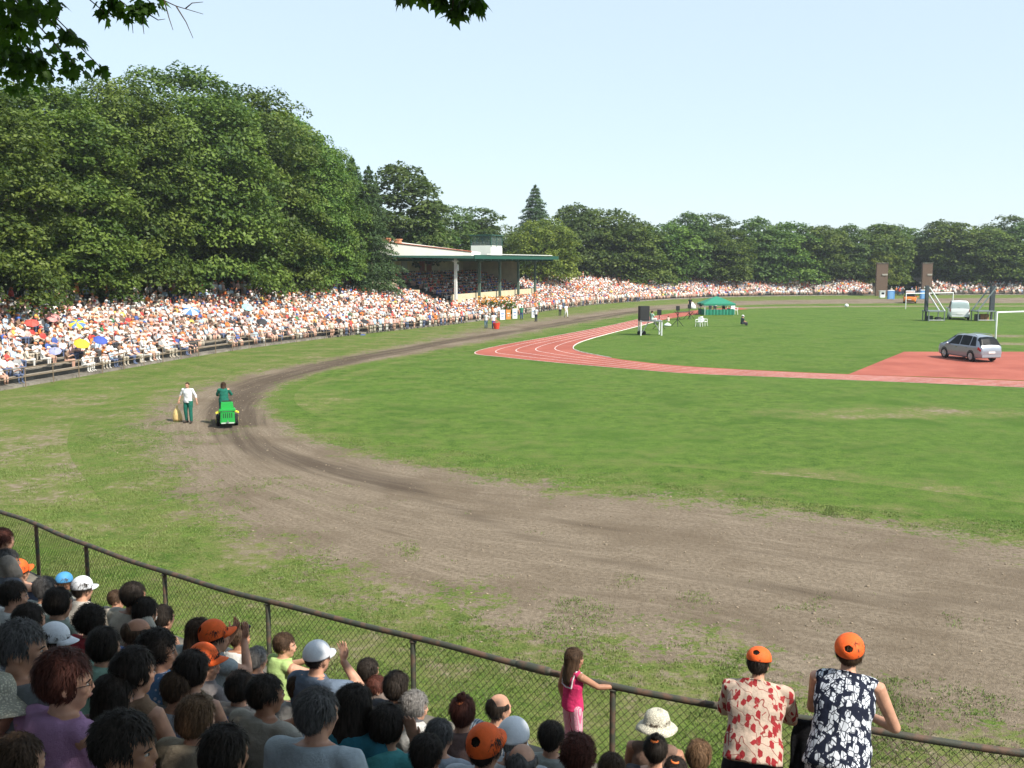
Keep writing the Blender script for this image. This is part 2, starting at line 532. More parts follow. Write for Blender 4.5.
def wrinkle(me, amp, scale=9.0, seed=0.0):
    n = len(me.vertices)
    co = np.empty(n * 3, np.float32); me.vertices.foreach_get('co', co); co = co.reshape(-1, 3)
    no = np.empty(n * 3, np.float32); me.vertices.foreach_get('normal', no); no = no.reshape(-1, 3)
    d = np.zeros(n)
    for k in range(6):
        r = np.random.default_rng(int(seed * 10) + k)
        v = r.normal(size=3); v /= np.linalg.norm(v); v *= scale * (1 + .45 * k)
        ph = r.uniform(0, 6.28); v2 = r.normal(size=3) * scale * .5
        d += np.sin(co @ v + ph + 1.6 * np.sin(co @ v2)) / (1 + .5 * k)
    co += no * (d * amp / 2.2)[:, None]
    me.vertices.foreach_set('co', co.ravel()); me.update()

# ---- hair, hats (head-local coordinates: +Y face, origin head centre)
def ico(sub):
    import bmesh
    bm = bmesh.new(); bmesh.ops.create_icosphere(bm, subdivisions=sub, radius=1.0)
    v = np.array([x.co[:] for x in bm.verts]); f = [tuple(q.index for q in p.verts) for p in bm.faces]
    bm.free(); return v, f
ICO4 = ico(4); ICO2 = ico(2)

def hair_mesh(style, seed=1):
    r_ = np.random.default_rng(seed)
    v, f = ICO4
    c = np.array([0, -.016, .034]); rad = np.array([.0865, .1015, .101])
    if style == 'crop': rad = np.array([.082, .099, .099]); c = np.array([0, -.014, .031])
    if style in ('curly',): rad = np.array([.098, .111, .110])
    if style in ('bob', 'long'): rad = np.array([.096, .110, .106])
    if style == 'full': rad = np.array([.092, .107, .107])
    d = v.copy(); p = d * rad + c
    lump = np.array([mnoise.noise(Vector(q) * 11 + Vector((seed * 2.3, 5, 0))) for q in p])
    n3 = np.array([mnoise.noise(Vector(q) * (26 if style != 'curly' else 38) + Vector((seed * 3.1, 0, 0))) for q in p])
    n4 = np.array([mnoise.noise(Vector((q[0] * 60, q[1] * 60, q[2] * 14)) + Vector((0, seed * 1.7, 0))) for q in p])
    amp = {'crop': .003, 'short': .006, 'curly': .016, 'bald': .003}.get(style, .006)
    p = p + d * (n3 * amp + n4 * amp * .9 + np.maximum(lump, -.25) * {'crop': .004, 'bald': .003, 'curly': .016}.get(style, .012))[:, None]
    if style in ('bob', 'long', 'ponytail0'):
        low = {'bob': -.125, 'long': -.31}.get(style)
        m = (d[:, 2] < .05) & (d[:, 1] < .45)
        t = np.clip((.05 - d[:, 2]) / 1.05, 0, 1)
        p[:, 2] = np.where(m, p[:, 2] * (1 - t) + (low + .02 * n3) * t + .03 * t, p[:, 2])
        p[:, 0] = np.where(m, d[:, 0] / np.maximum(np.hypot(d[:, 0], d[:, 1]), .25) * (.100 + .030 * t) * (1 - .2 * t ** 5) * np.minimum(1, np.hypot(d[:, 0], d[:, 1]) + .75 * t) , p[:, 0])
        yy = c[1] + d[:, 1] / np.maximum(np.hypot(d[:, 0], d[:, 1]), .25) * .108 * np.minimum(1, np.hypot(d[:, 0], d[:, 1]) + .4 * t)
        yy = np.minimum(yy, .03)
        if style == 'long': yy = yy - .035 * t
        p[:, 1] = np.where(m, yy, p[:, 1])
        p += (d * (n4 * .007)[:, None])
    face = (p[:, 1] > .035) & (p[:, 2] < .062 - 3.0 * np.maximum(0, .06 - p[:, 1]) * 0)
    face &= ~((np.abs(p[:, 0]) > .066) & (p[:, 1] < .05))
    p[face] = p[face] * np.array([.72, .62, .8])
    if style in ('short', 'crop', 'bald'):
        ear = (np.abs(p[:, 0]) > .055) & (p[:, 2] < .016) & (p[:, 1] > -.040) & (p[:, 1] < .04)
        p[ear] = p[ear] * np.array([.72, 1, 1]); face |= ear
    if style not in ('bob', 'long'):
        nape = p[:, 2] < -.080 + .25 * np.maximum(0, p[:, 1] + .06)
        p[nape] = p[nape] * np.array([.55, .55, .75])
    if style == 'bald':
        top = (p[:, 2] > .065) & (p[:, 1] > -.085)
        p[top] = p[top] * np.array([.7, .7, .7])
    mb = MB(); mb.add(p, f)
    if style == 'ponytail':
        mb.tube([(0, -.10, .05), (0, -.135, .045), (0.01, -.16, -.02), (0.012, -.155, -.12), (.01, -.14, -.20)], [.02, .03, .036, .03, .012], 12)
    if style == 'lowtail':
        mb.tube([(0, -.09, -.02), (-.03, -.13, -.035), (-.07, -.15, -.09), (-.09, -.145, -.15)], [.03, .042, .040, .014], 12)
    if style == 'bun':
        mb.ell((0, -.055, .145), (.034, .034, .026)); mb.ell((.012, -.05, .165), (.018, .024, .014))
    # loose strands that break up the outline
    ns = {'crop': 600, 'bald': 300, 'curly': 2200, 'long': 2200}.get(style, 1900)
    sel = r_.choice(len(p), ns * 2)
    cnt = 0
    for i in sel:
        if face[i] or (style == 'bald' and p[i, 2] > .06) or p[i, 2] < -.05 and style not in ('bob', 'long'): continue
        q = p[i]; nrm = d[i]
        dn = np.array([0, -.25, -1.0]) + r_.normal(size=3) * (.25 if style != 'curly' else 1.2)
        if nrm[2] > .7: dn = np.array([nrm[0], nrm[1] - .2, -.1]) + r_.normal(size=3) * .4
        tt = dn - nrm * dn.dot(nrm); tt /= np.linalg.norm(tt) + 1e-6
        sd = np.cross(nrm, tt); L = r_.uniform(.025, .06) if style != 'crop' else r_.uniform(.012, .02)
        wd = r_.uniform(.0012, .0026)
        a = q + nrm * .001; lift = r_.uniform(.001, .005) if r_.random() < .88 else r_.uniform(.004, .008)
        if style == 'curly': lift += r_.uniform(0, .008)
        b = q + nrm * lift + tt * L * .5; e = q + nrm * lift * r_.uniform(.4, 1.5) + tt * L
        mb.add([a - sd * wd, a + sd * wd, b + sd * wd, b - sd * wd, e], [(0, 1, 2, 3), (3, 2, 4)])
        cnt += 1
        if cnt >= ns: break
    me = mb.mesh('hair', True)
    return me

def cap_mesh(kind='cap'):
    """cap / visorcap (open hole at the back) / straw / sunhat"""
    mb = MB()
    if kind in ('cap', 'holecap', 'dome'):
        c = V(0, -.014, .045); rad = V(.095, .112, .105)
        if kind == 'holecap': rad = V(.094, .110, .112)
        nr, ns = (36, 110) if kind == 'holecap' else (16, 48)
        vs = []; fs = []
        for i in range(nr + 1):
            t = (math.pi / 2 * 1.12) * i / nr
            for j in range(ns):
                a = 2 * math.pi * j / ns
                vs.append(c + rad * V(math.sin(t) * math.cos(a), math.sin(t) * math.sin(a), math.cos(t)))
        vs = np.array(vs)
        hole = c + rad * V(0, -.80, .60)
        def keep(ids):
            m = vs[list(ids)].mean(0)
            if kind != 'holecap': return True
            return np.linalg.norm((m - hole) * V(1, 1, 1)) > .027
        for i in range(nr):
            for j in range(ns):
                q = (i * ns + j, (i + 1) * ns + j, (i + 1) * ns + (j + 1) % ns, i * ns + (j + 1) % ns)
                if i == 0: q = q[:3] if False else (q[0], q[1], q[2])
                if keep(q): fs.append(q)
        mb.add(vs, fs)
        if kind != 'dome':
            g = []; n1, n2 = 12, 5
            for j in range(n1 + 1):
                a = R(35 + 110 * j / n1)
                for k in range(n2 + 1):
                    t = k / n2
                    ext = .075 * math.sin(math.pi * j / n1) ** .6 * t
                    x = c[0] + (rad[0] * .985 + ext * .25) * math.cos(a); y = c[1] + rad[1] * .985 * math.sin(a) + ext
                    g.append((x, y, c[2] - .012 - .016 * t - .03 * abs(math.cos(a)) ** 2 * t + .01 * math.sin(a)))
            fs = [(j * (n2 + 1) + k, j * (n2 + 1) + k + 1, (j + 1) * (n2 + 1) + k + 1, (j + 1) * (n2 + 1) + k) for j in range(n1) for k in range(n2)]
            mb.add(g, fs)
    else:
        ns = 40
        prof = [(0.001, .155), (.05, .152), (.082, .135), (.096, .10), (.100, .055), (.113, .048), (.15, .042), (.18, .032), (.20, .022)]
        if kind == 'sunhat': prof = [(0.001, .148), (.05, .143), (.083, .122), (.097, .08), (.101, .05), (.118, .04), (.14, .024), (.158, .004)]
        vs = []
        for r, z in prof:
            for j in range(ns):
                a = 2 * math.pi * j / ns
                w = .012 * math.sin(3 * a + 1) * max(0, (r - .1) / .1)
                vs.append((r * math.cos(a), -.012 + r * 1.08 * math.sin(a), z + w))
        fs = [(i * ns + j, (i + 1) * ns + j, (i + 1) * ns + (j + 1) % ns, i * ns + (j + 1) % ns) for i in range(len(prof) - 1) for j in range(ns)]
        mb.add(vs, fs)
    me = mb.mesh(kind, True)
    return me

def face_meshes():
    out = []
    for s in (-1, 1):
        mb = MB(); mb.ell((s * .032, .0775, .004), (.0125, .0115, .0068), 12, 8, 0)
        mb.ell((s * .032, .0875, .004), (.0058, .003, .0058), 10, 6, 1); out.append(('eye', mb.mesh('eye', True), 0))
        mb = MB(); mb.tube([(s * .016, .0935, .018), (s * .034, .0915, .023), (s * .052, .079, .018)], [.003, .0042, .002], 6); out.append(('eyebrow', mb.mesh('eyebrow', True), 1))
    mb = MB(); mb.tube([(-.022, .090, -.054), (0, .0995, -.052), (.022, .090, -.054)], [.003, .0048, .003], 8); out.append(('mouth', mb.mesh('mouth', True), 2))
    return out

# ---- materials for people
def skin_mat(name, col):
    n = NT(name)
    oc = n.objco()
    nz = n.noise(oc, 14, 4); c = n.mix(n.rng(nz, .35, .7), tuple(x * .86 for x in col), tuple(min(1, x * 1.1) for x in col))
    n.link(c, n.b.inputs['Base Color'])
    n.b.inputs['Roughness'].default_value = .55; n.b.inputs['Specular IOR Level'].default_value = .35
    n.b.inputs['Subsurface Weight'].default_value = .0
    n.bump(n.noise(oc, 160, 3), .12, .004)
    return n.m
SKIN = [skin_mat('skin', (.50, .27, .18)), skin_mat('skin_tanned', (.36, .18, .11)), skin_mat('skin_pale', (.58, .36, .26))]

def hair_mat(name, col):
    n = NT(name)
    oc = n.objco()
    z = n.noise(n.scale(oc, (90, 90, 10)), 1.0, 4)
    c = n.mix(n.rng(z, .3, .7), tuple(x * .55 for x in col), tuple(min(1, x * 1.5) for x in col))
    n.link(c, n.b.inputs['Base Color']); n.b.inputs['Roughness'].default_value = .62; n.b.inputs['Specular IOR Level'].default_value = .14
    n.bump(z, .5, .006)
    return n.m
HAIR = dict(black=hair_mat('hair_black', (.026, .020, .016)), brown=hair_mat('hair_brown', (.060, .036, .022)),
            auburn=hair_mat('hair_auburn', (.080, .028, .020)), light=hair_mat('hair_light_brown', (.13, .075, .040)),
            grey=hair_mat('hair_grey', (.20, .19, .18)), salt=hair_mat('hair_salt_and_pepper', (.085, .08, .078)), white=hair_mat('hair_white', (.42, .40, .38)))

_fab = {}
def fabric(col, pattern=None):
    key = (tuple(col), pattern)
    if key in _fab: return _fab[key]
    n = NT('fabric' if not pattern else pattern + '_fabric')
    oc = n.objco()
    nz = n.noise(oc, 7, 5)
    base = n.mix(n.rng(nz, .3, .7), tuple(x * .85 for x in col), tuple(min(.9, x * 1.1) for x in col))
    if pattern == 'striped':
        wv = n.node('ShaderNodeTexWave', wave_type='BANDS', bands_direction='X'); wv.inputs['Scale'].default_value = 14; wv.inputs['Distortion'].default_value = .6
        n.link(oc, wv.inputs['Vector'])
        base = n.mix(n.rng(wv.outputs[1], .45, .7), base, (.12, .17, .24))
    if pattern == 'pinkstripe':
        wv = n.node('ShaderNodeTexWave', wave_type='BANDS', bands_direction='X'); wv.inputs['Scale'].default_value = 24
        n.link(oc, wv.inputs['Vector'])
        base = n.mix(n.rng(wv.outputs[1], .45, .7), base, (.7, .16, .30))
    if pattern == 'dotted':
        vo = n.node('ShaderNodeTexVoronoi'); vo.inputs['Scale'].default_value = 30; n.link(oc, vo.inputs['Vector'])
        base = n.mix(n.rng(vo.outputs[0], .28, .36), (.6, .6, .7), base)
    if pattern == 'leafred':
        dist = n.noise(oc, 5, 2)
        vo = n.node('ShaderNodeTexVoronoi'); vo.inputs['Scale'].default_value = 1.0; vo.inputs['Randomness'].default_value = .9
        vo.distance = 'MANHATTAN'; rr_ = n.node('ShaderNodeMapping'); rr_.inputs['Scale'].default_value = (17, 17, 10); rr_.inputs['Rotation'].default_value = (.2, .5, .4); n.link(oc, rr_.inputs['Vector']); n.link(rr_.outputs[0], vo.inputs['Vector'])
        leaf = n.rng(n.math('ADD', vo.outputs[0], n.math('MULTIPLY', n.noise(oc, 40, 2), .30)), .72, .78)
        wv = n.node('ShaderNodeTexWave', wave_type='BANDS', bands_direction='DIAGONAL'); wv.inputs['Scale'].default_value = 3.4
        wv.inputs['Distortion'].default_value = 9; wv.inputs['Detail'].default_value = 1; wv.inputs['Detail Scale'].default_value = 2.2; n.link(oc, wv.inputs['Vector'])
        stem = n.rng(wv.outputs[1], .982, .995)
        base = n.mix(leaf, (.30, .03, .035), base); base = n.mix(stem, base, (.26, .07, .06))
    if pattern == 'leafbw':
        vo = n.node('ShaderNodeTexVoronoi', distance='MANHATTAN', feature='F1'); vo.inputs['Scale'].default_value = 1.0
        rot = n.node('ShaderNodeMapping'); rot.inputs['Scale'].default_value = (24, 24, 13); rot.inputs['Rotation'].default_value = (.5, .6, .8); n.link(oc, rot.inputs['Vector'])
        n.link(rot.outputs[0], vo.inputs['Vector'])
        v2 = n.node('ShaderNodeTexVoronoi', feature='DISTANCE_TO_EDGE'); v2.inputs['Scale'].default_value = 1.0
        n.link(n.scale(oc, (30, 30, 17)), v2.inputs['Vector'])
        k = n.math('ADD', n.rng(vo.outputs[0], .74, .80), n.rng(v2.outputs[0], .085, .045, 0, .9))
        base = n.mix(n.math('MINIMUM', k, 1.0), base, (.018, .022, .04))
    n.link(base, n.b.inputs['Base Color']); n.b.inputs['Roughness'].default_value = .9; n.b.inputs['Specular IOR Level'].default_value = .1
    h = n.math('ADD', n.math('MULTIPLY', n.noise(oc, 18, 3), 1.0), n.math('MULTIPLY', n.noise(oc, 300, 2), .25))
    n.bump(h, .75, .022)
    _fab[key] = n.m
    return n.m

def straw_mat(name, col):
    n = NT(name); oc = n.objco()
    ck = n.node('ShaderNodeTexVoronoi'); ck.inputs['Scale'].default_value = 90; n.link(oc, ck.inputs['Vector'])
    c = n.mix(n.rng(ck.outputs[0], .2, .55), col, tuple(x * .55 for x in col))
    n.link(c, n.b.inputs['Base Color']); n.b.inputs['Roughness'].default_value = .85; n.bump(ck.outputs[0], .5, .01); return n.m
ORANGE = mat('orange_cap_cloth', (.80, .12, .02), .7, var=.12, vscale=20, bump=.15, bscale=90)
WHITECAP = mat('white_cap_cloth', (.72, .74, .78), .7, var=.06, vscale=20, bump=.15, bscale=90)
BLUECAP = mat('blue_cap_cloth', (.06, .26, .52), .6, var=.1, vscale=20)
STRAW = straw_mat('straw', (.74, .70, .56))
EYE = mat('eye_white', (.42, .38, .34), .4); IRIS = mat('dark_iris_and_brow', (.02, .014, .01), .5); LIP = mat('lips', (.27, .12, .095), .5)

HAIRM = {}; CAPM = {}
for i_, s_ in enumerate(('short', 'crop', 'bald', 'bob', 'long', 'ponytail', 'lowtail', 'bun', 'curly', 'full')):
    HAIRM[s_] = hair_mesh(s_, i_ + 1)
for k_ in ('cap', 'holecap', 'dome', 'straw', 'sunhat'):
    CAPM[k_] = cap_mesh(k_)
FACE = face_meshes()
# ------------------------------------------------------------------ the near fence line and terrace
RAIL_Z = 2.0
_rail_px = [(-330, 432), (-160, 468), (0, 511), (85, 545), (163, 571.5), (269, 601), (412, 638), (520, 664), (611, 686), (722, 705.5), (809, 719.5), (876, 733), (1024, 754), (1180, 776), (1400, 812)]
fence_xy = smooth_poly(resample(catmull([at(x, y, RAIL_Z) for x, y in _rail_px], 300), 400), 30)
NEAR = Path(fence_xy, -1)
WALK_Z = .78
def near_tread(p):
    if p < 1.5: return WALK_Z
    return WALK_Z + .36 * (math.floor((p - 1.5) / .8) + 1)

# spectators of the near stand: head centre in the picture, head height there, then looks
# (px, py, hpx, build, hair, hair colour, shirt, sleeve, pose, head turn, hat, label)
W_, LG, BG = (.62, .62, .60), (.40, .42, .40), (.42, .38, .31)
NP = [
 (3, 541, 25, 'f', 'short', 'auburn', (.30, .26, .22), .5, 'rest', 0, None, 'reddish haired spectator at the frame edge, seated highest of the fence-side heads'),
 (8, 562, 25, 'm', 'short', 'salt', (.16, .17, .20), .5, 'rest', -20, None, 'grey-haired man in dark shirt just behind the nearest orange cap by the fence'),
 (20, 573, 25, 'f', 'short', 'brown', (.30, .30, .31), .5, 'rest', 20, 'holecap', 'spectator in orange cap seated nearest the far left fence post'),
 (14, 597, 30, 'm', 'short', 'black', W_, .5, 'rest', -25, None, 'black-haired man in white shirt with a dark shoulder strap'),
 (46, 590, 27, 'm', 'short', 'salt', (.34, .37, .36), .5, 'rest', 10, None, 'grey-haired spectator in pale shirt below the bright blue cap'),
 (65, 583, 21, 'f', 'short', 'brown', (.28, .30, .28), .5, 'rest', 0, 'dome', 'spectator wearing a bright blue cap near the fence'),
 (83, 590, 26, 'f', 'short', 'black', (.50, .47, .42), .5, 'rest', -10, 'cap', 'dark-haired spectator in pale top with white peaked cap beside the blue cap'),
 (59, 605, 31, 'f', 'full', 'black', (.25, .30, .25), .5, 'rest', 0, None, 'dark-haired spectator in grey-green shirt in front of the white peaked cap'),
 (117, 600, 22, 'c', 'short', 'brown', (.40, .36, .30), .5, 'rest', -35, None, 'small brown-haired child in beige top close to the fence wire'),
 (134, 597, 27, 'm', 'short', 'black', (.45, .42, .36), .5, 'rest', 0, None, 'black-haired boy in cream shirt beside the small child'),
 (146, 614, 31, 'f', 'full', 'black', (.30, .20, .17), .5, 'rest', 0, None, 'full dark-haired woman in brown top left of the girl with white hair tie'),
 (164, 619, 28, 'c', 'ponytail', 'black', (.32, .22, .17), 0, 'rest', -10, None, 'girl with dark ponytail and bare shoulders in brown top near fence'),
 (92, 623, 35, 'f', 'curly', 'black', (.36, .05, .06), .5, 'rest', 0, None, 'woman with curly black hair in a red shirt'),
 (138, 635, 33, 'm', 'bald', 'brown', (.10, .16, .34), .5, 'rest', -15, None, 'balding brown-haired man in blue shirt behind the curly-haired woman'),
 (105, 649, 42, 'f', 'full', 'black', (.30, .48, .38), .5, 'rest', 0, None, 'full black-haired woman in a mint green top'),
 (159, 652, 42, 'f', 'curly', 'black', (.14, .26, .46), 0, 'rest', -30, None, 'dark curly-haired woman with bare shoulder in blue patterned top'),
 (22, 650, 58, 'm', 'short', 'salt', (.20, .21, .22), .5, 'rest', -35, None, 'man with thick brown and grey hair in grey shirt at the left edge'),
 (56, 642, 36, 'f', 'short', 'black', (.16, .17, .19), .5, 'rest', -60, 'cap', 'spectator whose white peaked cap pokes out beside the thick-haired man'),
 (135, 674, 50, 'f', 'lowtail', 'black', (.26, .17, .11), 0, 'rest', -25, None, 'bare-shouldered woman with low dark ponytail and brown strap top'),
 (66, 684, 66, 'f', 'full', 'auburn', (.44, .25, .42), .6, 'rest', -40, None, 'woman with full dark red hair and glasses in a mauve shirt'),
 (-7, 708, 62, 'm', 'short', 'brown', (.24, .16, .11), .5, 'rest', -40, 'straw', 'spectator under a wide straw hat with red lettering at the left edge'),
 (125, 750, 78, 'm', 'short', 'black', (.50, .50, .50), .5, 'rest', -62, None, 'young black-haired man turning his face in profile to the right'),
 (193, 673, 41, 'f', 'full', 'black', (.18, .14, .10), 0, 'rest', -10, None, 'black-haired woman in sleeveless dark top left of an orange peak'),
 (206, 664, 33, 'f', 'short', 'black', (.24, .22, .22), .5, 'rest', -65, 'holecap', 'dark-haired spectator in orange cap tilted sideways behind black-haired woman'),
 (197, 722, 54, 'f', 'full', 'light', (.32, .27, .20), .5, 'rest', 0, None, 'light brown haired woman in sandy top'),
 (226, 757, 62, 'm', 'full', 'black', (.14, .13, .13), .5, 'rest', 0, None, 'very dark full head of hair at bottom edge left of the grey-haired man'),
 (20, 764, 60, 'm', 'short', 'brown', (.20, .12, .09), .5, 'rest', 0, None, 'dark brown-haired spectator in brown shirt in the bottom left corner'),
 (200, 634, 31, 'c', 'long', 'brown', (.36, .42, .42), .5, 'rest', 10, None, 'long-haired girl in pale grey-blue shirt left of the orange cap with camera'),
 (216, 638, 34, 'f', 'short', 'black', (.32, .36, .37), .3, 'camera', -20, 'holecap', 'woman in orange cap holding up a small camera'),
 (240, 639, 26, 'c', 'short', 'brown', W_, .3, 'rest', -20, None, 'brown-haired girl in a white top right of the orange cap with camera'),
 (258, 660, 27, 'm', 'short', 'grey', (.10, .10, .12), .5, 'rest', 0, None, 'grey-haired man in dark shirt left of the boy in lime green'),
 (285, 646, 27, 'c', 'short', 'brown', (.42, .58, .22), 0, 'phone', -38, None, 'boy in sleeveless lime green shirt holding out a small camera'),
 (318, 659, 33, 'm', 'crop', 'black', (.13, .17, .23), .55, 'brow', 0, 'cap', 'man in white baseball cap and slate blue tee raising a hand to his brow'),
 (267, 696, 46, 'f', 'short', 'black', (.40, .37, .32), .3, 'clasp', -25, None, 'black-haired woman in beige top with hands clasped before her chin'),
 (318, 716, 52, 'm', 'short', 'salt', (.42, .48, .52), .6, 'rest', -20, None, 'grey-haired man in a collared pale blue-grey shirt'),
 (369, 672, 29, 'm', 'short', 'black', (.20, .16, .14), .5, 'rest', 0, None, 'dark short-haired spectator behind the raised hand of the white cap man'),
 (378, 689, 27, 'f', 'short', 'auburn', (.12, .20, .26), .5, 'rest', -30, None, 'red-brown haired spectator above the long dark-haired woman in teal'),
 (397, 689, 31, 'f', 'full', 'black', (.10, .10, .11), .5, 'rest', 0, None, 'full black-haired spectator in black right of the red-brown hair'),
 (355, 708, 47, 'f', 'long', 'black', (.05, .22, .30), .5, 'rest', 0, None, 'woman with long dark hair in a teal blue top'),
 (388, 728, 46, 'f', 'full', 'black', (.12, .46, .48), .55, 'ear', -12, None, 'dark-haired woman in turquoise tee holding a hand beside her face'),
 (416, 708, 32, 'f', 'curly', 'grey', W_, .5, 'rest', -30, None, 'woman with short grey curls in a white blouse'),
 (427, 756, 48, 'm', 'short', 'black', (.16, .15, .15), .5, 'rest', 0, None, 'black-haired spectator at bottom edge below the woman with grey curls'),
 (463, 715, 37, 'f', 'bun', 'auburn', (.18, .12, .11), .3, 'rest', -5, None, 'woman with dark red hair tied in a small topknot'),
 (499, 710, 33, 'm', 'bald', 'black', (.50, .54, .58), .55, 'rest', -25, None, 'balding man in a blue and white striped shirt'),
 (486, 750, 46, 'f', 'short', 'black', (.52, .58, .64), .5, 'rest', 5, 'holecap', 'dark-haired spectator whose orange cap shows a black hole, between red topknot and white cap'),
 (514, 741, 40, 'm', 'crop', 'grey', (.5, .54, .58), .5, 'rest', 0, 'dome', 'spectator wearing a smooth round white cap'),
 (522, 766, 48, 'm', 'bald', 'salt', (.22, .22, .24), .5, 'rest', 0, None, 'balding grey-haired man at bottom edge below the round white cap'),
 (552, 739, 36, 'm', 'short', 'black', (.34, .36, .34), .5, 'rest', 0, None, 'black-haired man with a grey collar right of the round white cap'),
 (579, 757, 42, 'f', 'curly', 'auburn', (.14, .10, .10), .5, 'rest', 0, None, 'woman with curly dark red hair at bottom edge below the girl in pink'),
 (657, 728, 30, 'f', 'short', 'brown', (.20, .13, .10), 0, 'rest', -10, 'sunhat', 'woman with tanned shoulders under a white woven sun hat'),
 (656, 752, 33, 'f', 'bun', 'black', (.05, .05, .06), .3, 'rest', 0, None, 'black-haired woman with orange hair band below the white sun hat'),
 (699, 758, 33, 'c', 'full', 'light', (.20, .18, .17), .5, 'rest', 0, None, 'brown-haired child left of the woman in the red leaf blouse'),
 (676, 772, 32, 'f', 'short', 'black', (.06, .06, .07), .5, 'rest', 0, None, 'dark head at bottom edge between orange hair band and brown-haired child'),
 # heads half hidden between the others
 (178, 690, 40, 'm', 'short', 'brown', (.34, .36, .40), .5, 'rest', 0, None, 'brown-haired spectator half hidden behind the light brown haired woman'),
 (240, 690, 36, 'f', 'full', 'black', (.40, .34, .30), .5, 'rest', 0, None, 'full black-haired spectator left of the clasped hands'),
 (30, 622, 36, 'm', 'short', 'black', (.25, .27, .30), .5, 'rest', 0, None, 'dark-haired spectator half hidden left of the woman in mint green'),
 (115, 700, 46, 'f', 'bob', 'black', (.20, .15, .13), .5, 'rest', -20, None, 'dark bobbed spectator half hidden behind the man in profile'),
 (300, 690, 34, 'm', 'short', 'brown', (.45, .44, .42), .5, 'rest', 0, None, 'brown-haired spectator hidden between clasped hands and grey-haired man'),
 (440, 738, 38, 'm', 'short', 'salt', (.36, .40, .46), .5, 'rest', 0, None, 'greying spectator half hidden below the red topknot'),
 (612, 772, 38, 'm', 'short', 'brown', (.14, .13, .13), .5, 'rest', 0, None, 'brown-haired spectator barely showing right of the curly dark red hair'),
]

def solve_seat(px, py, hpx, child):
    d0 = .245 * FPX / hpx
    hc = 1.118 * (.86 if child else 1.0)
    best = None
    for dd in np.linspace(d0 * .84, d0 * 1.18, 60):
        Q = at_depth(px, py, dd)
        s, p = NEAR.sp(Q[0], Q[1])
        if p < 1.1: continue
        tz = near_tread(p); h = Q[2] - tz
        sc_ = abs(math.log(max(h, .3) / hc)) * 2.2 + abs(math.log(dd / d0))
        fr = (p - 1.5) / .8 % 1
        if p > 1.5 and (fr < .12 or fr > .9): sc_ += .12
        if best is None or sc_ < best[0]: best = (sc_, Q, tz, h, s, p, dd)
    return best

def collar_of(sp): return 'collar' in sp[11] or (sp[3] == 'm' and (sp[0] // 7) % 2 == 0 and sp[7] > 0)
def qz(a): return round(a / 20.0) * 20
need_body = {}; need_shirt = {}; need_trs = {}
def key_pose(spec):
    px, py, hpx, b, hair, hc, shirt, sl_, pose, ht, hat, lab = spec
    return (pose, qz(ht) if pose == 'rest' else ht, b)
W_B = {'m': 1.06, 'f': 1.0, 'c': .84}
jobs = []; job_keys = []
for sp in NP:
    k = key_pose(sp)
    if k not in need_body:
        need_body[k] = None
        J = seated(k[0], R(k[1]), R(-4 if k[0] == 'rest' else 0))
        jobs.append((body_mb(J, W_B[k[2]], .02 if k[2] == 'm' else 0, hands=k[0] != 'rest' or True).mesh('body'), .0085, 3)); job_keys.append((need_body, k))
    k2 = (k[0], k[2], sp[7], collar_of(sp))
    if k2 not in need_shirt:
        need_shirt[k2] = None
        jobs.append((shirt_mb(seated(k2[0]), W_B[k2[1]], k2[2], .02 if k2[1] == 'm' else 0, collar=k2[3]).mesh('shirt'), .013, 5)); job_keys.append((need_shirt, k2))
    if k[2] not in need_trs:
        need_trs[k[2]] = None
        jobs.append((trousers_mb(seated(), W_B[k[2]], 1.0).mesh('trousers'), .016, 4)); job_keys.append((need_trs, k[2]))
need_shoes = {}
_sj = seated(); _sm = MB()
for i in (0, 1):
    a, t = _sj['A'][i], _sj['T'][i]
    _sm.tube([a - (t - a) * V(1, 1, 0) * .4 - V(0, 0, .05), a * .5 + t * .5 - V(0, 0, .005), t + (t - a) * .12], [.044, .048, .038], 10)
jobs.append((_sm.mesh('shoes'), .014, 2)); job_keys.append((need_shoes, 's'))
# standing figures at the fence, on the dirt track and on the field
STAND = {}
def stand_job(name, J, w, sleeve, length=1.0, skirt=False, belly=0.0, vox=.0085, hem=.07, hands=True):
    STAND[name] = dict(J=J)
    sm = MB()
    for i in (0, 1):
        a, t = J['A'][i], J['T'][i]
        sm.tube([a - (t - a) * V(1, 1, 0) * .4 - V(0, 0, .045), a * .5 + t * .5 - V(0, 0, .005), t + (t - a) * .12], [.044, .048, .038], 10)
    jobs.append((sm.mesh('shoes'), .014, 2)); job_keys.append((STAND[name], 'shoes'))
    jobs.append((body_mb(J, w, belly, hands).mesh('body'), vox, 3)); job_keys.append((STAND[name], 'body'))
    jobs.append((shirt_mb(J, w, sleeve, belly, hem, grow=.030 if w > 1.12 else .014).mesh('shirt'), max(.012, vox), 4)); job_keys.append((STAND[name], 'shirt'))
    jobs.append((trousers_mb(J, w, length, skirt).mesh('trousers'), max(.014, vox), 4)); job_keys.append((STAND[name], 'trousers'))
JL1 = standing('lean', R(-12), R(-10)); JL2 = standing('lean', R(6), R(-4))
JL2['E'] = [V(-.27, .20, 1.04), V(.34, .14, 1.04)]
stand_job('blouse_woman', JL1, 1.28, .85, 1.0, True, .03, hem=.13)
stand_job('tank_woman', JL2, 1.16, 0, 1.0, True, .02, hem=.14)
JG = standing('girl', R(-25), 0); JG['hs'] = 1.16; JG['H'] = JG['H'] + V(0, 0, .01); JG['W'][1] = V(.34, .50, 1.17); JG['E'][1] = V(.27, .24, 1.20); JG['HD'][1] = V(.75, .65, -.1); JG['W'][0] = V(-.27, .02, .88); JG['E'][0] = V(-.25, -.04, 1.10)
stand_job('girl', JG, .92, 0, .95, False, 0)
stand_job('walker', standing('wide', R(0), 0), 1.05, 1.35, 1.0)
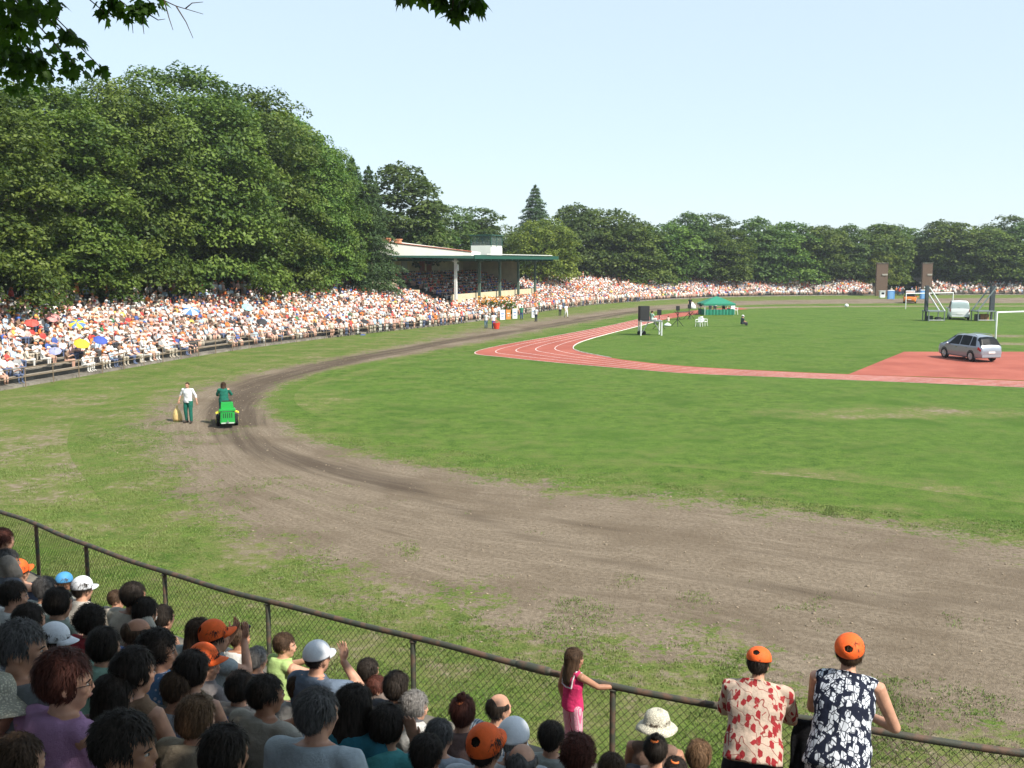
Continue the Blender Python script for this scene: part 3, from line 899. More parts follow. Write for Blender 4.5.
JD = seated('rest', R(8), 0); JD['E'] = [V(-.26, .14, .74), V(.30, .12, .74)]; JD['W'] = [V(-.2, .42, .70), V(.30, .40, .70)]
stand_job('driver', JD, 1.0, 1.8, 1.0)
stand_job('idle', standing('idle'), 1.05, .6, 1.0, vox=.014, hands=False)
stand_job('walk', standing('walk'), 1.05, .6, 1.0, vox=.014, hands=False)
JK = seated('camera'); JK['lean'] = 1
stand_job('sitter', seated('rest'), 1.05, .6, 1.0, vox=.014, hands=False)
for (dct, k), me in zip(job_keys, batch_eval(jobs)): dct[k] = me
for i, (k, me) in enumerate(need_shirt.items()): wrinkle(me, .010, 14, i)
for k, dct in STAND.items():
    wrinkle(dct['shirt'], .011, 13, len(k)); wrinkle(dct['trousers'], .005, 10, len(k) + 3)
TROUS = [fabric((.05, .06, .09)), fabric((.16, .14, .11)), fabric((.03, .03, .035))]

SHOE = mat('dark_shoe_leather', (.04, .03, .025), .5)
def headgear(root, J, hair, haircol, hat, hatmat=None, seed=0, tilt=0):
    if hat in ('cap', 'holecap', 'dome') and hair in ('full', 'bob', 'curly') and not seed: hair = 'short'
    if False and hat in ('cap', 'holecap', 'dome') and hair in ('full', 'bob', 'curly'): hair = 'short'
    B = head_basis(J)
    M = Matrix.Translation(Vector(J['H'])) @ Matrix([list(r) + [0] for r in B] + [[0, 0, 0, 1]]) @ Matrix.Scale(J.get('hs', 1.0), 4)
    if hair:
        h = link('hair', HAIRM[hair], root, [HAIR[haircol]]); h.matrix_local = M @ Matrix.Diagonal((random.uniform(.98, 1.05), random.uniform(.99, 1.06), random.uniform(.98, 1.06), 1)) @ Matrix.Rotation(R(random.uniform(-7, 7)), 4, 'Z')
    for nm, fm, mi in FACE:
        f = link(nm, fm, root, [EYE, IRIS] if mi == 0 else [IRIS if mi == 1 else LIP]); f.matrix_local = M
    c = None
    if hat:
        c = link('hat' if hat in ('straw', 'sunhat') else 'cap', CAPM[hat], root, [hatmat]); c.matrix_local = M @ (Matrix.Translation((0, 0, .030)) @ Matrix.Rotation(R(tilt), 4, 'X') @ Matrix.Diagonal((1.13, 1.13, .86, 1)) if seed else Matrix.Rotation(R(tilt), 4, 'X') @ Matrix.Scale(1.0 if hat == 'cap' else 1.05, 4))
        so_ = c.modifiers.new('s', 'SOLIDIFY'); so_.thickness = .004
    return c

for i, sp in enumerate(NP):
    px, py, hpx, b, hair, hc, shirt, slv, pose, ht, hat, lab = sp
    best = solve_seat(px, py, hpx, b == 'c')
    _, Q, tz, h, s, p, dd = best
    k = key_pose(sp); J = seated(k[0], R(k[1]), R(-4 if k[0] == 'rest' else 0))
    sc = h / J['H'][2]
    sc_c = min(max(sc, .78), 1.10)
    yaw = math.atan2(-(-NEAR.nor(s))[0], (-NEAR.nor(s))[1]) + R(random.uniform(-8, 8))
    if pose != 'rest': yaw -= R(8)
    off = rotz(yaw) @ (np.array(J['H']) * sc_c)
    zb = Q[2] - J['H'][2] * sc_c
    root = empty('person', (Q[0] - off[0], Q[1] - off[1], zb), yaw, sc_c)
    tag(root, lab, 'person', 'spectators on the near terrace')
    sk = SKIN[1] if 'tan' in lab or i % 4 == 1 else SKIN[0]
    link('body', need_body[k], root, [sk])
    pat = 'striped' if 'striped' in lab else ('dotted' if 'patterned' in lab else None)
    link('shirt', need_shirt[(k[0], b, slv, collar_of(sp))], root, [fabric(shirt, pat)])
    link('trousers', need_trs[b], root, [TROUS[i % 3]]); link('shoes', need_shoes['s'], root, [SHOE])
    hm = None
    if hat: hm = BLUECAP if 'blue cap' in lab and 'bright' in lab and hat == 'dome' else (ORANGE if hat == 'holecap' else (STRAW if hat in ('straw', 'sunhat') else WHITECAP))
    c = headgear(root, J, hair, hc, hat, hm, 0, 12 if hat == 'holecap' else 0)
    if 'glasses' in lab:
        g = MB()
        for s_ in (-1, 1):
            g.tube([(s_ * .033 + .02 * math.cos(t), .100, .004 + .016 * math.sin(t)) for t in np.linspace(0, 6.3, 14)], .0018, 6)
            g.tube([(s_ * .054, .098, .008), (s_ * .080, .0, .004)], .002, 6)
        o = g.build('glasses', mat('spectacle_frame', (.05, .03, .02), .3), root)
        B = head_basis(J); o.matrix_local = Matrix.Translation(Vector(J['H'])) @ Matrix([list(r) + [0] for r in B] + [[0, 0, 0, 1]])
    if 'strap' in lab and 'shoulder strap' in lab:
        g = MB(); g.tube([(-.10, -.09, .72), (-.09, -.085, .88), (-.085, -.03, 1.0), (-.09, .07, 1.0), (-.08, .14, .85)], .018, 8, flat=.35)
        g.build('strap', fabric((.03, .03, .04)), root)
    if 'hair tie' in lab or 'hair band' in lab or lab.startswith('girl with dark ponytail'):
        g = MB(); P0 = J['H'] + (V(0, -.108, .05) if 'ponytail' in lab else V(0, -.05, .118))
        g.tube([P0 + .03 * V(math.cos(t), 0 if 'ponytail' in lab else math.sin(t), math.sin(t) if 'ponytail' in lab else 0) for t in np.linspace(0, 6.28, 16)], .010, 8)
        g.build('hair_tie', mat('hair_tie', (.75, .74, .72) if 'ponytail' in lab else (.8, .2, .05), .8), root)
    if hat == 'straw' and c is not None:
        g = MB()
        for q in range(5):
            a = -2.5 + q * .42
            z0 = .031
            ctr = V(.15 * math.cos(a), -.012 + .16 * math.sin(a), z0 + .020)
            g.tube([ctr + V(-.02, -.012, 0), ctr + V(.0, .018, .003), ctr + V(.02, -.004, 0)], .006, 6)
        o = g.build('lettering', mat('red_print', (.65, .09, .04), .7), root); o.matrix_local = c.matrix_local.copy()
    if pose in ('camera', 'phone'):
        g = MB(); cc = (np.array(J['W'][0]) + np.array(J['W'][1])) / 2 + V(0, .07, .07) if pose == 'camera' else np.array(J['W'][1]) + V(-.05, .06, .07)
        g.box((0, 0, 0), (.095, .026, .058)); g.tube([(0.01, .01, 0), (.01, .032, 0)], [.022, .019], 14)
        co = g.build('compact_camera', mat('camera_shell', (.04, .04, .045), .35))
        wc = np.array([Q[0] - off[0], Q[1] - off[1], zb]) + rotz(yaw) @ (cc * sc_c)
        co.location = wc; co.rotation_euler = (0, 0, yaw)
        tag(co, 'small dark camera held by the ' + ('woman in orange cap' if pose == 'camera' else 'boy in lime green'), 'camera')

# ---- three figures standing at the fence
def stand_person(name, loc, yaw, sc, lab, skin, shirt, trs, hair, hc, hat=None, hatmat=None, group=None, cat='person', tilt=0):
    D = STAND[name]; J = D['J']
    root = empty('person', loc, yaw, sc); tag(root, lab, cat, group)
    link('body', D['body'], root, [skin]); link('shirt', D['shirt'], root, [shirt]); link('trousers' if name not in ('blouse_woman', 'tank_woman') else 'skirt', D['trousers'], root, [trs]); link('shoes', D['shoes'], root, [SHOE])
    c = headgear(root, J, hair, hc, hat, hatmat, 1 if hair == 'full' else 0, tilt)
    return root, c

def fence_stander(name, px, py_top, gap, extra=0.0):
    """feet on the walkway GAP metres behind the fence, head top at the given pixel"""
    J = STAND[name]['J']
    # find s where the head projects to px
    best = None
    for s in np.linspace(0, NEAR.L, 900):
        q = NEAR.pos(s, gap); t = -NEAR.nor(s); yaw = math.atan2(-t[0], t[1])
        hd = rotz(yaw) @ np.array(J['H']); P = proj([[q[0] + hd[0], q[1] + hd[1], 2.0]])[0]
        e = abs(P[0] - px)
        if best is None or e < best[0]: best = (e, s, q, yaw, hd)
    _, s, q, yaw, hd = best
    Q = at_depth(px, py_top, q[1] + hd[1])
    sc = (Q[2] - WALK_Z - extra) / (J['H'][2] + .13)
    return (q[0], q[1], WALK_Z + extra), yaw, sc

SC_LOG = {}
loc, yaw, sc = fence_stander('blouse_woman', 756, 652, .60, .0); SC_LOG['w1'] = sc
w1, c = stand_person('blouse_woman', loc, yaw + R(2), sc, 'woman in cream blouse with red leaves and orange cap leaning on the fence', SKIN[0], fabric((.52, .41, .33), 'leafred'), fabric((.02, .02, .025)), 'full', 'black', 'holecap', ORANGE, tilt=-2)
loc2, yaw2, sc2 = fence_stander('tank_woman', 846, 639, .60, .0); SC_LOG['w2'] = sc2
w2, c2 = stand_person('tank_woman', loc2, yaw2 + R(-4), sc2, 'woman in sleeveless black and white leaf print top leaning on the fence', SKIN[0], fabric((.66, .70, .76), 'leafbw'), fabric((.60, .64, .70), 'leafbw'), 'full', 'brown', 'holecap', ORANGE, tilt=20)
g = MB()
for row, n_ in ((0, 9), (1, 7)):
    for q in range(n_):
        a = math.pi * 1.5 + (q - n_ / 2) * .085 ; t = .62 - row * .17
        cc = V(0, -.014, .045) + V(.0965, .1125, .1145) * V(math.sin(t) * math.cos(a), math.sin(t) * math.sin(a), math.cos(t))
        g.tube([cc + V(-.003, 0, -.006), cc + V(.0, 0, .006), cc + V(.004, 0, -.005)], .0042, 5)
o = g.build('lettering', mat('purple_print', (.30, .03, .24), .7), w2); o.matrix_local = c2.matrix_local.copy()
loc3, yaw3, sc3 = fence_stander('girl', 573, 650, .21, .17); SC_LOG['girl'] = sc3
gl, _ = stand_person('girl', loc3, yaw3 - R(28), sc3, 'girl in pink strap top with one arm along the fence rail', SKIN[1], fabric((.60, .04, .14)), fabric((.68, .45, .52), 'pinkstripe'), 'long', 'brown')
g = MB(); Jg = STAND['girl']['J']
for s_ in (-1, 1):
    sx = s_ * .135
    g.tube([(sx * .8, -.105, 1.20), (sx * .86, -.088, 1.32), (sx * .9, -.03, 1.43), (sx * .9, .06, 1.39), (sx * .7, .115, 1.25)], .011, 8)
g.tube([(-.108, -.108, 1.2), (0, -.124, 1.19), (.108, -.108, 1.2)], .009, 8)
g.build('straps', fabric((.75, .70, .72)), gl)
# black jacket hanging over the rail between the two women
sj = NEAR.sp(*at(806, 720, RAIL_Z)[:2])[0]
pj = NEAR.pos(sj, .07); tj = NEAR.tan(sj); yj = math.atan2(tj[1], tj[0])
n1, n2 = 26, 22; gv = []; gf = []
for i in range(n1 + 1):
    for j in range(n2 + 1):
        u = j / n2 * 2 - 1; v_ = i / n1
        x = u * (.12 + .20 * v_ ** .8) + .08 * v_ + .02 * math.sin(v_ * 7 + u * 3)
        y = -.045 - .05 * v_ + .05 * math.sin(u * 7 + 2 * v_) * v_
        gv.append((x, y, .03 - .95 * v_ * (1 - .10 * abs(u)) ))
gf = [(i * (n2 + 1) + j, i * (n2 + 1) + j + 1, (i + 1) * (n2 + 1) + j + 1, (i + 1) * (n2 + 1) + j) for i in range(n1) for j in range(n2)]
mb = MB(); mb.add(gv, gf)
jk = mb.build('jacket', fabric((.012, .012, .014)), smooth=True)
jk.location = (pj[0], pj[1], RAIL_Z + .02); jk.rotation_euler = (0, 0, yj)
m_ = jk.modifiers.new('s', 'SOLIDIFY'); m_.thickness = .02
tag(jk, 'black jacket hung over the rail between the two leaning women', 'jacket')

# ---- terrace under the near crowd
n_s = 160
ss = np.linspace(0, NEAR.L, n_s)
prof = [(.02, -.3), (.02, WALK_Z + .17), (.37, WALK_Z + .17), (.374, WALK_Z), (1.5, WALK_Z)]
for k in range(18):
    z = WALK_Z + .36 * (k + 1); prof += [(1.5 + .8 * k + .004, z), (1.5 + .8 * (k + 1), z)]
prof += [(30, WALK_Z + .36 * 18), (30.5, -.3)]
vv = []
for p, z in prof:
    q = NEAR.pos(ss, p); vv.append(np.c_[q, np.full(n_s, z)])
vv = np.concatenate(vv)
i0 = np.arange(len(prof) - 1)[:, None] * n_s; j0 = np.arange(n_s - 1)[None]
Q4 = np.stack([i0 + j0, i0 + n_s + j0, i0 + n_s + j0 + 1, i0 + j0 + 1], -1).reshape(-1, 4)
CONC = NT('weathered_concrete')
_p = CONC.pos(); _c = CONC.mix(CONC.rng(CONC.noise(_p, .8, 6), .3, .7), (.11, .095, .075), (.20, .18, .145))
_c = CONC.mix(CONC.rng(CONC.noise(_p, 5, 5), .5, .75), _c, (.07, .065, .045)); CONC.link(_c, CONC.b.inputs['Base Color'])
CONC.b.inputs['Roughness'].default_value = .9; CONC.bump(CONC.noise(_p, 30, 4), .4, .02)
CONC = CONC.m
ter = link('terrace', fast_mesh('terrace', vv, Q4, mats=[CONC]))
tag(ter, 'stepped concrete terrace under the near spectators behind the mesh fence', 'terrace')

PLANK = mat('weathered_bench_plank', (.20, .165, .12), .85, var=.25, vscale=3)
for k in range(14):
    p0 = 1.5 + .8 * k + .14; z = WALK_Z + .36 * (k + 1) + .36
    sec = [(p0, z), (p0, z + .045), (p0 + .48, z + .045), (p0 + .48, z)]
    sb = np.linspace(.5, NEAR.L - .5, 120)
    vb = np.concatenate([np.c_[NEAR.pos(sb, p), np.full(120, zz)] for p, zz in sec])
    qb = np.concatenate([np.stack([a * 120 + np.arange(119), b * 120 + np.arange(119), b * 120 + np.arange(119) + 1, a * 120 + np.arange(119) + 1], -1) for a, b in ((0, 1), (1, 2), (2, 3), (3, 0))])
    bn = link('bench', fast_mesh('bench', vb, qb, mats=[PLANK]), ter)
    lg = MB()
    for s in np.arange(1, NEAR.L - 1, 1.8):
        a = NEAR.pos(s, p0 + .24); lg.box((a[0], a[1], z - .18), (.12, .12, .36))
    lg.build('supports', CONC, bn)
# ---- chain link fence
RUST = NT('rusty_dark_paint'); _o = RUST.pos()
_c = RUST.mix(RUST.rng(RUST.noise(_o, 6, 6), .42, .66), (.045, .050, .036), (.12, .07, .045)); RUST.link(_c, RUST.b.inputs['Base Color'])
RUST.b.inputs['Roughness'].default_value = .65; RUST.bump(RUST.noise(_o, 60, 4), .4, .006); RUST = RUST.m
WIRE = mat('rusty_wire', (.075, .06, .045), .6, .3)
fr = empty('chain_link_fence', (0, 0, 0)); tag(fr, 'dark rusty pipe and chain-link fence between near spectators and dirt track', 'fence')
s0, s1 = NEAR.L * .03, NEAR.L * .97
sl_ = np.linspace(s0, s1, 220)
q = NEAR.pos(sl_, 0)
wob = [.012 * math.sin(s * .9) + .008 * math.sin(s * 2.3 + 1) for s in sl_]
g = MB(); g.tube([(a[0], a[1], RAIL_Z + w_) for a, w_ in zip(q, wob)], .042, 12); g.build('top_rail', RUST, fr, True)
post_s = [NEAR.sp(*at(x, y, RAIL_Z)[:2])[0] for x, y in ((33, 525), (84.5, 545), (163, 571.5), (269, 601), (412, 638), (611, 686), (838, 726))]
post_s += [post_s[-1] + 3.3, post_s[-1] + 6.6] + [post_s[0] - 2.6 * k for k in range(1, 5)]
for s in post_s:
    if s < s0 or s > s1: continue
    a = NEAR.pos(s, .0); g = MB()
    g.tube([(0, 0, -.1), (random.uniform(-.01, .01), 0, RAIL_Z - .03)], .038, 10); g.box((0, 0, RAIL_Z - .045), (.1, .1, .012), mi=0)
    o = g.build('post', RUST, fr, False); o.location = (a[0], a[1], 0)
    for po in o.data.polygons: po.use_smooth = True
# rail coupling sleeve
sc_ = NEAR.sp(*at(534, 666, RAIL_Z)[:2])[0]; a = NEAR.pos(sc_ - .22, 0); b_ = NEAR.pos(sc_ + .22, 0)
g = MB(); g.tube([(a[0], a[1], RAIL_Z - .006), (b_[0], b_[1], RAIL_Z - .006)], .056, 12); g.build('coupling', RUST, fr, True)
# woven diamonds
pitch = .098; zb_, zt_ = WALK_Z + .18, RAIL_Z - .03
g = MB(); nw = int((s1 - s0) / pitch)
hgt = zt_ - zb_
wv, wf = [], []
base = 0
for d_ in (1, -1):
    for i in range(-int(hgt / pitch / .9), nw + int(hgt / pitch / .9)):
        sa = s0 + i * pitch; sb = sa + d_ * hgt * .9
        pts = []
        for t in np.linspace(0, 1, 5):
            s = sa + (sb - sa) * t
            if s < s0 or s > s1: continue
            off = (.004 if d_ > 0 else -.004) + .012 * math.sin(s * 1.7 + t * 3)
            xy = NEAR.pos(s, off); pts.append((xy[0], xy[1], zb_ + hgt * t))
        if len(pts) < 2: continue
        v_, f_ = tube_arrays(pts, .0032, 4, False)
        wv.append(v_); wf += [tuple(x + base for x in f) for f in f_ if len(f) == 4]; base += len(v_)
wm = fast_mesh('wire_mesh', np.concatenate(wv), np.array(wf), mats=[WIRE]); link('wire_mesh', wm, fr)
# ------------------------------------------------------------------ curves of the field
PAIRS = [((1320, 860), (1320, 590)), ((1150, 800), (1150, 566)), ((1024, 752), (1024, 545)), ((860, 715), (860, 520)), ((700, 668), (700, 502)), ((560, 640), (560, 488)),
 ((430, 605), (430, 468)), ((300, 560), (340, 447)), ((205, 510), (287, 426)), ((158, 458), (266, 408)), ((146, 424), (268, 394)),
 ((172, 399), (290, 382)), ((240, 377), (340, 367)), ((330, 359), (420, 353)), ((420, 343), (490, 341)), ((490, 328), (550, 329)),
 ((560, 317), (605, 319)), ((630, 308), (655, 311)), ((690, 303.5), (710, 307)), ((745, 301), (765, 304.5)), ((870, 299), (870, 303.5)), ((1024, 298), (1024, 303)), ((1200, 297.5), (1200, 302.6))]
def gcurve(px, n=500, it=12):
    return smooth_poly(catmull([at(x, y)[:2] for x, y in px], n), it)
D_OUT = gcurve([a for a, b in PAIRS]); D_IN = gcurve([b for a, b in PAIRS])
RPAIRS = [((1320, 399), (1320, 392)), ((1150, 393), (1150, 386)), ((1024, 387.5), (1024, 381)), ((920, 383), (920, 377)), ((800, 378), (800, 372.4)), ((691, 373.6), (691, 366.6)),
 ((630, 369), (630, 360.7)), ((560, 363), (595, 355)), ((507, 357.6), (577, 351)), ((474, 353.2), (573, 347.3)), ((500, 345.5), (580, 342.5)),
 ((560, 335), (600, 336.2)), ((610, 325.5), (637, 326.7)), ((650, 316.8), (668, 319)), ((690, 311), (708, 313)), ((735, 307.2), (748, 309.0))]
R_OUT = gcurve([a for a, b in RPAIRS]); R_IN = gcurve([b for a, b in RPAIRS])

def in_poly(P, poly):
    x, y = P[:, 0], P[:, 1]; c = np.zeros(len(P), bool)
    a = poly; b = np.roll(poly, -1, 0)
    for (x0, y0), (x1, y1) in zip(a, b):
        if y0 == y1: continue
        m = ((y0 > y) != (y1 > y)) & (x < (x1 - x0) * (y - y0) / (y1 - y0) + x0)
        c ^= m
    return c
def dist_to(P, line, step=1):
    L = line[::step]
    out = np.full(len(P), 1e9)
    for i in range(0, len(P), 4000):
        d = ((P[i:i + 4000, None] - L[None]) ** 2).sum(-1).min(1); out[i:i + 4000] = np.sqrt(d)
    return out

# ------------------------------------------------------------------ grass and soil materials
def grass_color(n, pos, wear):
    big = n.noise(pos, .07, 3); mid = n.noise(pos, .55, 5, .6); fine = n.noise(pos, 3.2, 5, .65); tiny = n.noise(pos, 16, 4, .7)
    g = n.mix(n.rng(n.math('ADD', n.math('MULTIPLY', tiny, .7), n.math('MULTIPLY', n.noise(pos, 1.5, 5, .75), .5)), .47, .70), (.030, .070, .010), (.132, .205, .036))
    g = n.mix(n.math('MULTIPLY', n.rng(big, .35, .7), .6), g, (.095, .165, .028))
    g = n.mix(n.math('MULTIPLY', n.rng(mid, .45, .68), .55), g, (.135, .170, .045))
    g = n.mix(n.math('MULTIPLY', n.rng(n.noise(pos, .28, 4), .50, .66), .55), g, (.045, .100, .012))
    g = n.mix(n.math('MULTIPLY', n.rng(fine, .42, .66), .5), g, (.055, .120, .014))
    straw = n.mix(n.rng(tiny, .3, .7), (.12, .135, .040), (.235, .215, .090))
    soil = n.mix(n.rng(fine, .3, .7), (.155, .12, .085), (.28, .23, .165))
    ws = n.math('ADD', n.math('MULTIPLY', mid, .55), n.math('MULTIPLY', fine, .55))
    # straw where wear + noise passes a threshold, soil a little further
    a = n.math('ADD', n.math('MULTIPLY', wear, .52), ws)
    g = n.mix(n.math('MULTIPLY', n.rng(a, .66, .95), .8), g, straw)
    g = n.mix(n.rng(a, .84, 1.02), g, soil)
    return g, tiny, fine
n = NT('grass_turf')
pos = n.pos(); wear = n.attr('wear').outputs['Fac']
gcol, tiny, fine = grass_color(n, pos, wear)
n.link(gcol, n.b.inputs['Base Color']); n.b.inputs['Roughness'].default_value = .9; n.b.inputs['Specular IOR Level'].default_value = .1
n.bump(n.math('ADD', tiny, n.math('MULTIPLY', n.noise(pos, 45, 3), .8)), .75, .05)
GRASS = n.m
n = NT('trodden_dirt')
pos = n.pos()
e = n.attr('edge').outputs['Fac']; dk = n.attr('dark').outputs['Fac']
uv = n.node('ShaderNodeUVMap').outputs[0]
streak = n.noise(n.scale(uv, (1.2, 60, 1)), 1.0, 5, .65)
streak2 = n.noise(n.scale(uv, (6, 260, 1)), 1.0, 4, .6)
fine = n.noise(pos, 9, 6, .7); mid = n.noise(pos, .5, 4)
base = n.mix(n.rng(fine, .28, .72), (.142, .112, .080), (.292, .236, .172))
base = n.mix(n.rng(streak, .40, .75, 0, .55), base, (.122, .092, .063))
base = n.mix(n.math('MULTIPLY', n.rng(streak2, .5, .7), .55), base, (.30, .245, .18))
base = n.mix(n.math('MULTIPLY', n.rng(n.noise(pos, .22, 5, .6), .46, .64), .55), base, (.130, .098, .066))
peb = n.noise(pos, 38, 3, .8)
base = n.mix(n.math('MULTIPLY', n.rng(peb, .52, .7), .4), base, (.11, .085, .06))
dkf = n.math('MULTIPLY', n.rng(n.math('ADD', dk, n.math('MULTIPLY', n.math('SUBTRACT', n.math('ADD', streak, fine), 1.0), .9)), .34, .80), .80)
base = n.mix(dkf, base, (.075, .056, .041))
gcol, tiny, gf = grass_color(n, pos, n.attr('wear').outputs['Fac'])
side = n.attr('side').outputs['Fac']   # 0 on the outer verge, 1 along the infield
amp = n.rng(side, .3, .7, 15.0, 11.0)
ed = n.math('ADD', e, n.math('MULTIPLY', n.math('SUBTRACT', n.math('ADD', n.math('MULTIPLY', n.noise(pos, .4, 4, .6), .6), n.math('ADD', n.math('MULTIPLY', n.noise(pos, 2.2, 5, .7), .7), n.math('MULTIPLY', n.noise(pos, 8, 4, .7), .7))), 1.0), amp))
base = n.mix(n.rng(ed, -.5, .9), gcol, base)
n.link(base, n.b.inputs['Base Color']); n.b.inputs['Roughness'].default_value = .95; n.b.inputs['Specular IOR Level'].default_value = .1
n.bump(n.math('ADD', n.math('MULTIPLY', fine, 1.3), n.math('ADD', n.math('MULTIPLY', streak, 1.2), n.noise(pos, 40, 3))), .7, .06)
DIRT = n.m
n = NT('red_tartan')
pos = n.pos()
c = n.mix(n.rng(n.noise(pos, .35, 5), .3, .7), (.30, .085, .060), (.41, .130, .092))
c = n.mix(n.math('MULTIPLY', n.rng(n.noise(pos, 2.5, 5), .5, .75), .4), c, (.30, .12, .09))
c = n.mix(n.math('MULTIPLY', n.noise(pos, 25, 2), .35), c, (.25, .07, .055))
n.link(c, n.b.inputs['Base Color']); n.b.inputs['Roughness'].default_value = .92; n.b.inputs['Specular IOR Level'].default_value = .12
n.bump(n.noise(pos, 60, 3), .4, .01)
TARTAN = n.m
n = NT('faded_white_paint'); pos = n.pos()
c = n.mix(n.rng(n.noise(pos, 3, 5), .3, .62), (.58, .42, .36), (.78, .75, .72)); n.link(c, n.b.inputs['Base Color']); n.b.inputs['Roughness'].default_value = .8
LINE = n.m

# ------------------------------------------------------------------ ground sheet
def axis(segs):
    out = []
    for a, b, s in segs: out += list(np.arange(a, b, s))
    return np.array(out + [segs[-1][1]])
gx = axis([(-4000, -400, 600), (-400, -120, 20), (-120, -40, 2), (-40, 60, .7), (60, 200, 2), (200, 500, 20), (500, 4000, 700)])
gy = axis([(-3000, -100, 580), (-100, -10, 6), (-10, 110, .7), (110, 260, 2), (260, 560, 20), (560, 6000, 900)])
GX, GY = np.meshgrid(gx, gy); GP = np.c_[GX.ravel(), GY.ravel()]
nearm = (np.abs(GP[:, 0]) < 260) & (GP[:, 1] > -40) & (GP[:, 1] < 330)
wear_v = np.full(len(GP), .35)
inner = np.zeros(len(GP), bool); inner[nearm] = in_poly(GP[nearm], D_IN[::2])
dr = np.full(len(GP), 99.0); dr[nearm] = dist_to(GP[nearm], D_IN, 2)
do = np.full(len(GP), 99.0); do[nearm] = dist_to(GP[nearm], D_OUT, 2)
wear_v = np.where(inner, .06 + .50 * np.exp(-dr / 4.5), .44 + .18 * np.exp(-do / 3.5))
far_line = gcurve([(730, 308.2), (800, 306.9), (900, 306.3), (1024, 306), (1250, 305.6)], 120)
fl = np.full(len(GP), 99.0); fl[nearm] = dist_to(GP[nearm], far_line)
wear_v = wear_v + .75 * np.exp(-(fl / 3.0) ** 2)
def blob(px, py, rx, ry, a):
    global wear_v
    c = at(px, py); wear_v = wear_v + a * np.exp(-(((GP[:, 0] - c[0]) / rx) ** 2 + ((GP[:, 1] - c[1]) / ry) ** 2))
for b_ in ((850, 417, 4, 1.0, .5), (905, 409, 3, 1.2, .45), (985, 413, 5, 1.6, .5), (800, 412, 3, 1.4, .35), (1005, 336, 3.5, 2.5, .8), (1012, 344, 4, 2, .8), (720, 482, 6, 1.8, .48), (850, 503, 8, 1.8, .55), (600, 476, 4, 1.2, .5), (330, 400, 1.2, 3, .25),
           (520, 655, 2.2, 1.6, .45), (600, 700, 1.6, 1.2, .4), (120, 470, 5, 5, .2), (60, 440, 6, 4, .18), (40, 400, 8, 3, .12), (880, 700, 2, 1.5, -.2), (330, 610, 2.5, 2, -.15), (100, 560, 5, 3, -.12)):
    blob(*b_)
nx_, ny_ = len(gx), len(gy)
ii = np.arange(ny_ - 1)[:, None] * nx_ + np.arange(nx_ - 1)[None]
GQ = np.stack([ii, ii + 1, ii + nx_ + 1, ii + nx_], -1).reshape(-1, 4)
GZ = np.zeros(len(GP))
me = fast_mesh('ground', np.c_[GP, GZ], GQ, smooth=True, mats=[GRASS])
a_ = me.attributes.new('wear', 'FLOAT', 'POINT'); a_.data.foreach_set('value', wear_v.astype(np.float32))
tag(link('ground', me), 'mown sports field and surrounding worn grass', kind='structure')

def strip(name, A, B, nacross, z, mats, vpad=0.0, attrs=True, darkf=None):
    n_ = len(A); vs = []; E = []; DK = []; U = []
    wd = np.linalg.norm(A - B, axis=1)
    L = np.r_[0, np.cumsum(np.linalg.norm(np.diff((A + B) / 2, axis=0), axis=1))]
    ts = np.linspace(0, 1, nacross)
    pad = vpad / wd
    for t in ts:
        tt = -pad + t * (1 + 2 * pad)
        P = A + (B - A) * tt[:, None]
        vs.append(np.c_[P, np.full(n_, z)])
        E.append(np.minimum(tt, 1 - tt) * wd); DK.append(darkf(L, tt, P) if darkf else np.zeros(n_)); U.append(np.c_[L / 10.0, tt * wd / 60.0 * 1.0])
    vs = np.concatenate(vs)
    i = np.arange(nacross - 1)[:, None] * n_ + np.arange(n_ - 1)[None]
    q = np.stack([i, i + n_, i + n_ + 1, i + 1], -1).reshape(-1, 4)
    # face up
    v = vs[q[0]]; nrm = np.cross(v[1] - v[0], v[2] - v[0])
    if nrm[2] < 0: q = q[:, ::-1]
    me = fast_mesh(name, vs, q, mats=mats)
    if attrs:
        for nm, ar in (('edge', np.concatenate(E)), ('dark', np.concatenate(DK))):
            a = me.attributes.new(nm, 'FLOAT', 'POINT'); a.data.foreach_set('value', ar.astype(np.float32))
        uvl = me.uv_layers.new(name='UVMap'); UU = np.concatenate(U)
        uvl.data.foreach_set('uv', UU[q.ravel()].astype(np.float32).ravel())
    return me

# wheel-worn darker band of the dirt ring, as lines on the ground
dark_lines = [(gcurve([(660, 308.5), (600, 316), (520, 330), (430, 345), (350, 358), (290, 372), (246, 386), (222, 405), (224, 425), (250, 445), (300, 462), (352, 474), (400, 487)], 300), 1.2, .72),
              (gcurve([(400, 487), (470, 515), (560, 548), (700, 578), (860, 596), (1030, 606)], 200), .8, .48),
              (gcurve([(640, 311), (560, 325), (470, 338), (380, 355), (300, 373), (256, 388), (240, 405), (246, 424)], 200), 1.5, .76),
              (gcurve([(480, 500), (560, 520), (700, 545), (860, 562), (1030, 572)], 120), .35, .5),
              (gcurve([(300, 492), (400, 535), (520, 575), (680, 615), (860, 640), (1030, 655)], 160), .5, .38),
              (gcurve([(345, 470), (380, 484), (420, 492)], 30), .8, .6)]
def darkf(L, t, P):
    o = np.zeros(len(P))
    for ln, wd, am in dark_lines:
        o = np.maximum(o, am * np.exp(-(dist_to(P, ln, 1) / wd) ** 2))
    return o
me = strip('dirt_track', D_OUT, D_IN, 60, .006, [DIRT], 5.0, True, darkf)
e_ = np.empty(len(me.vertices), np.float32); me.attributes['edge'].data.foreach_get('value', e_)
tz_ = me.attributes.new('side', 'FLOAT', 'POINT'); tz_.data.foreach_set('value', np.repeat(np.linspace(0, 1, 60), len(D_OUT)).astype(np.float32))
tq = np.repeat(np.linspace(0, 1, 60), len(D_OUT)) > .5
a_ = me.attributes.new('wear', 'FLOAT', 'POINT')
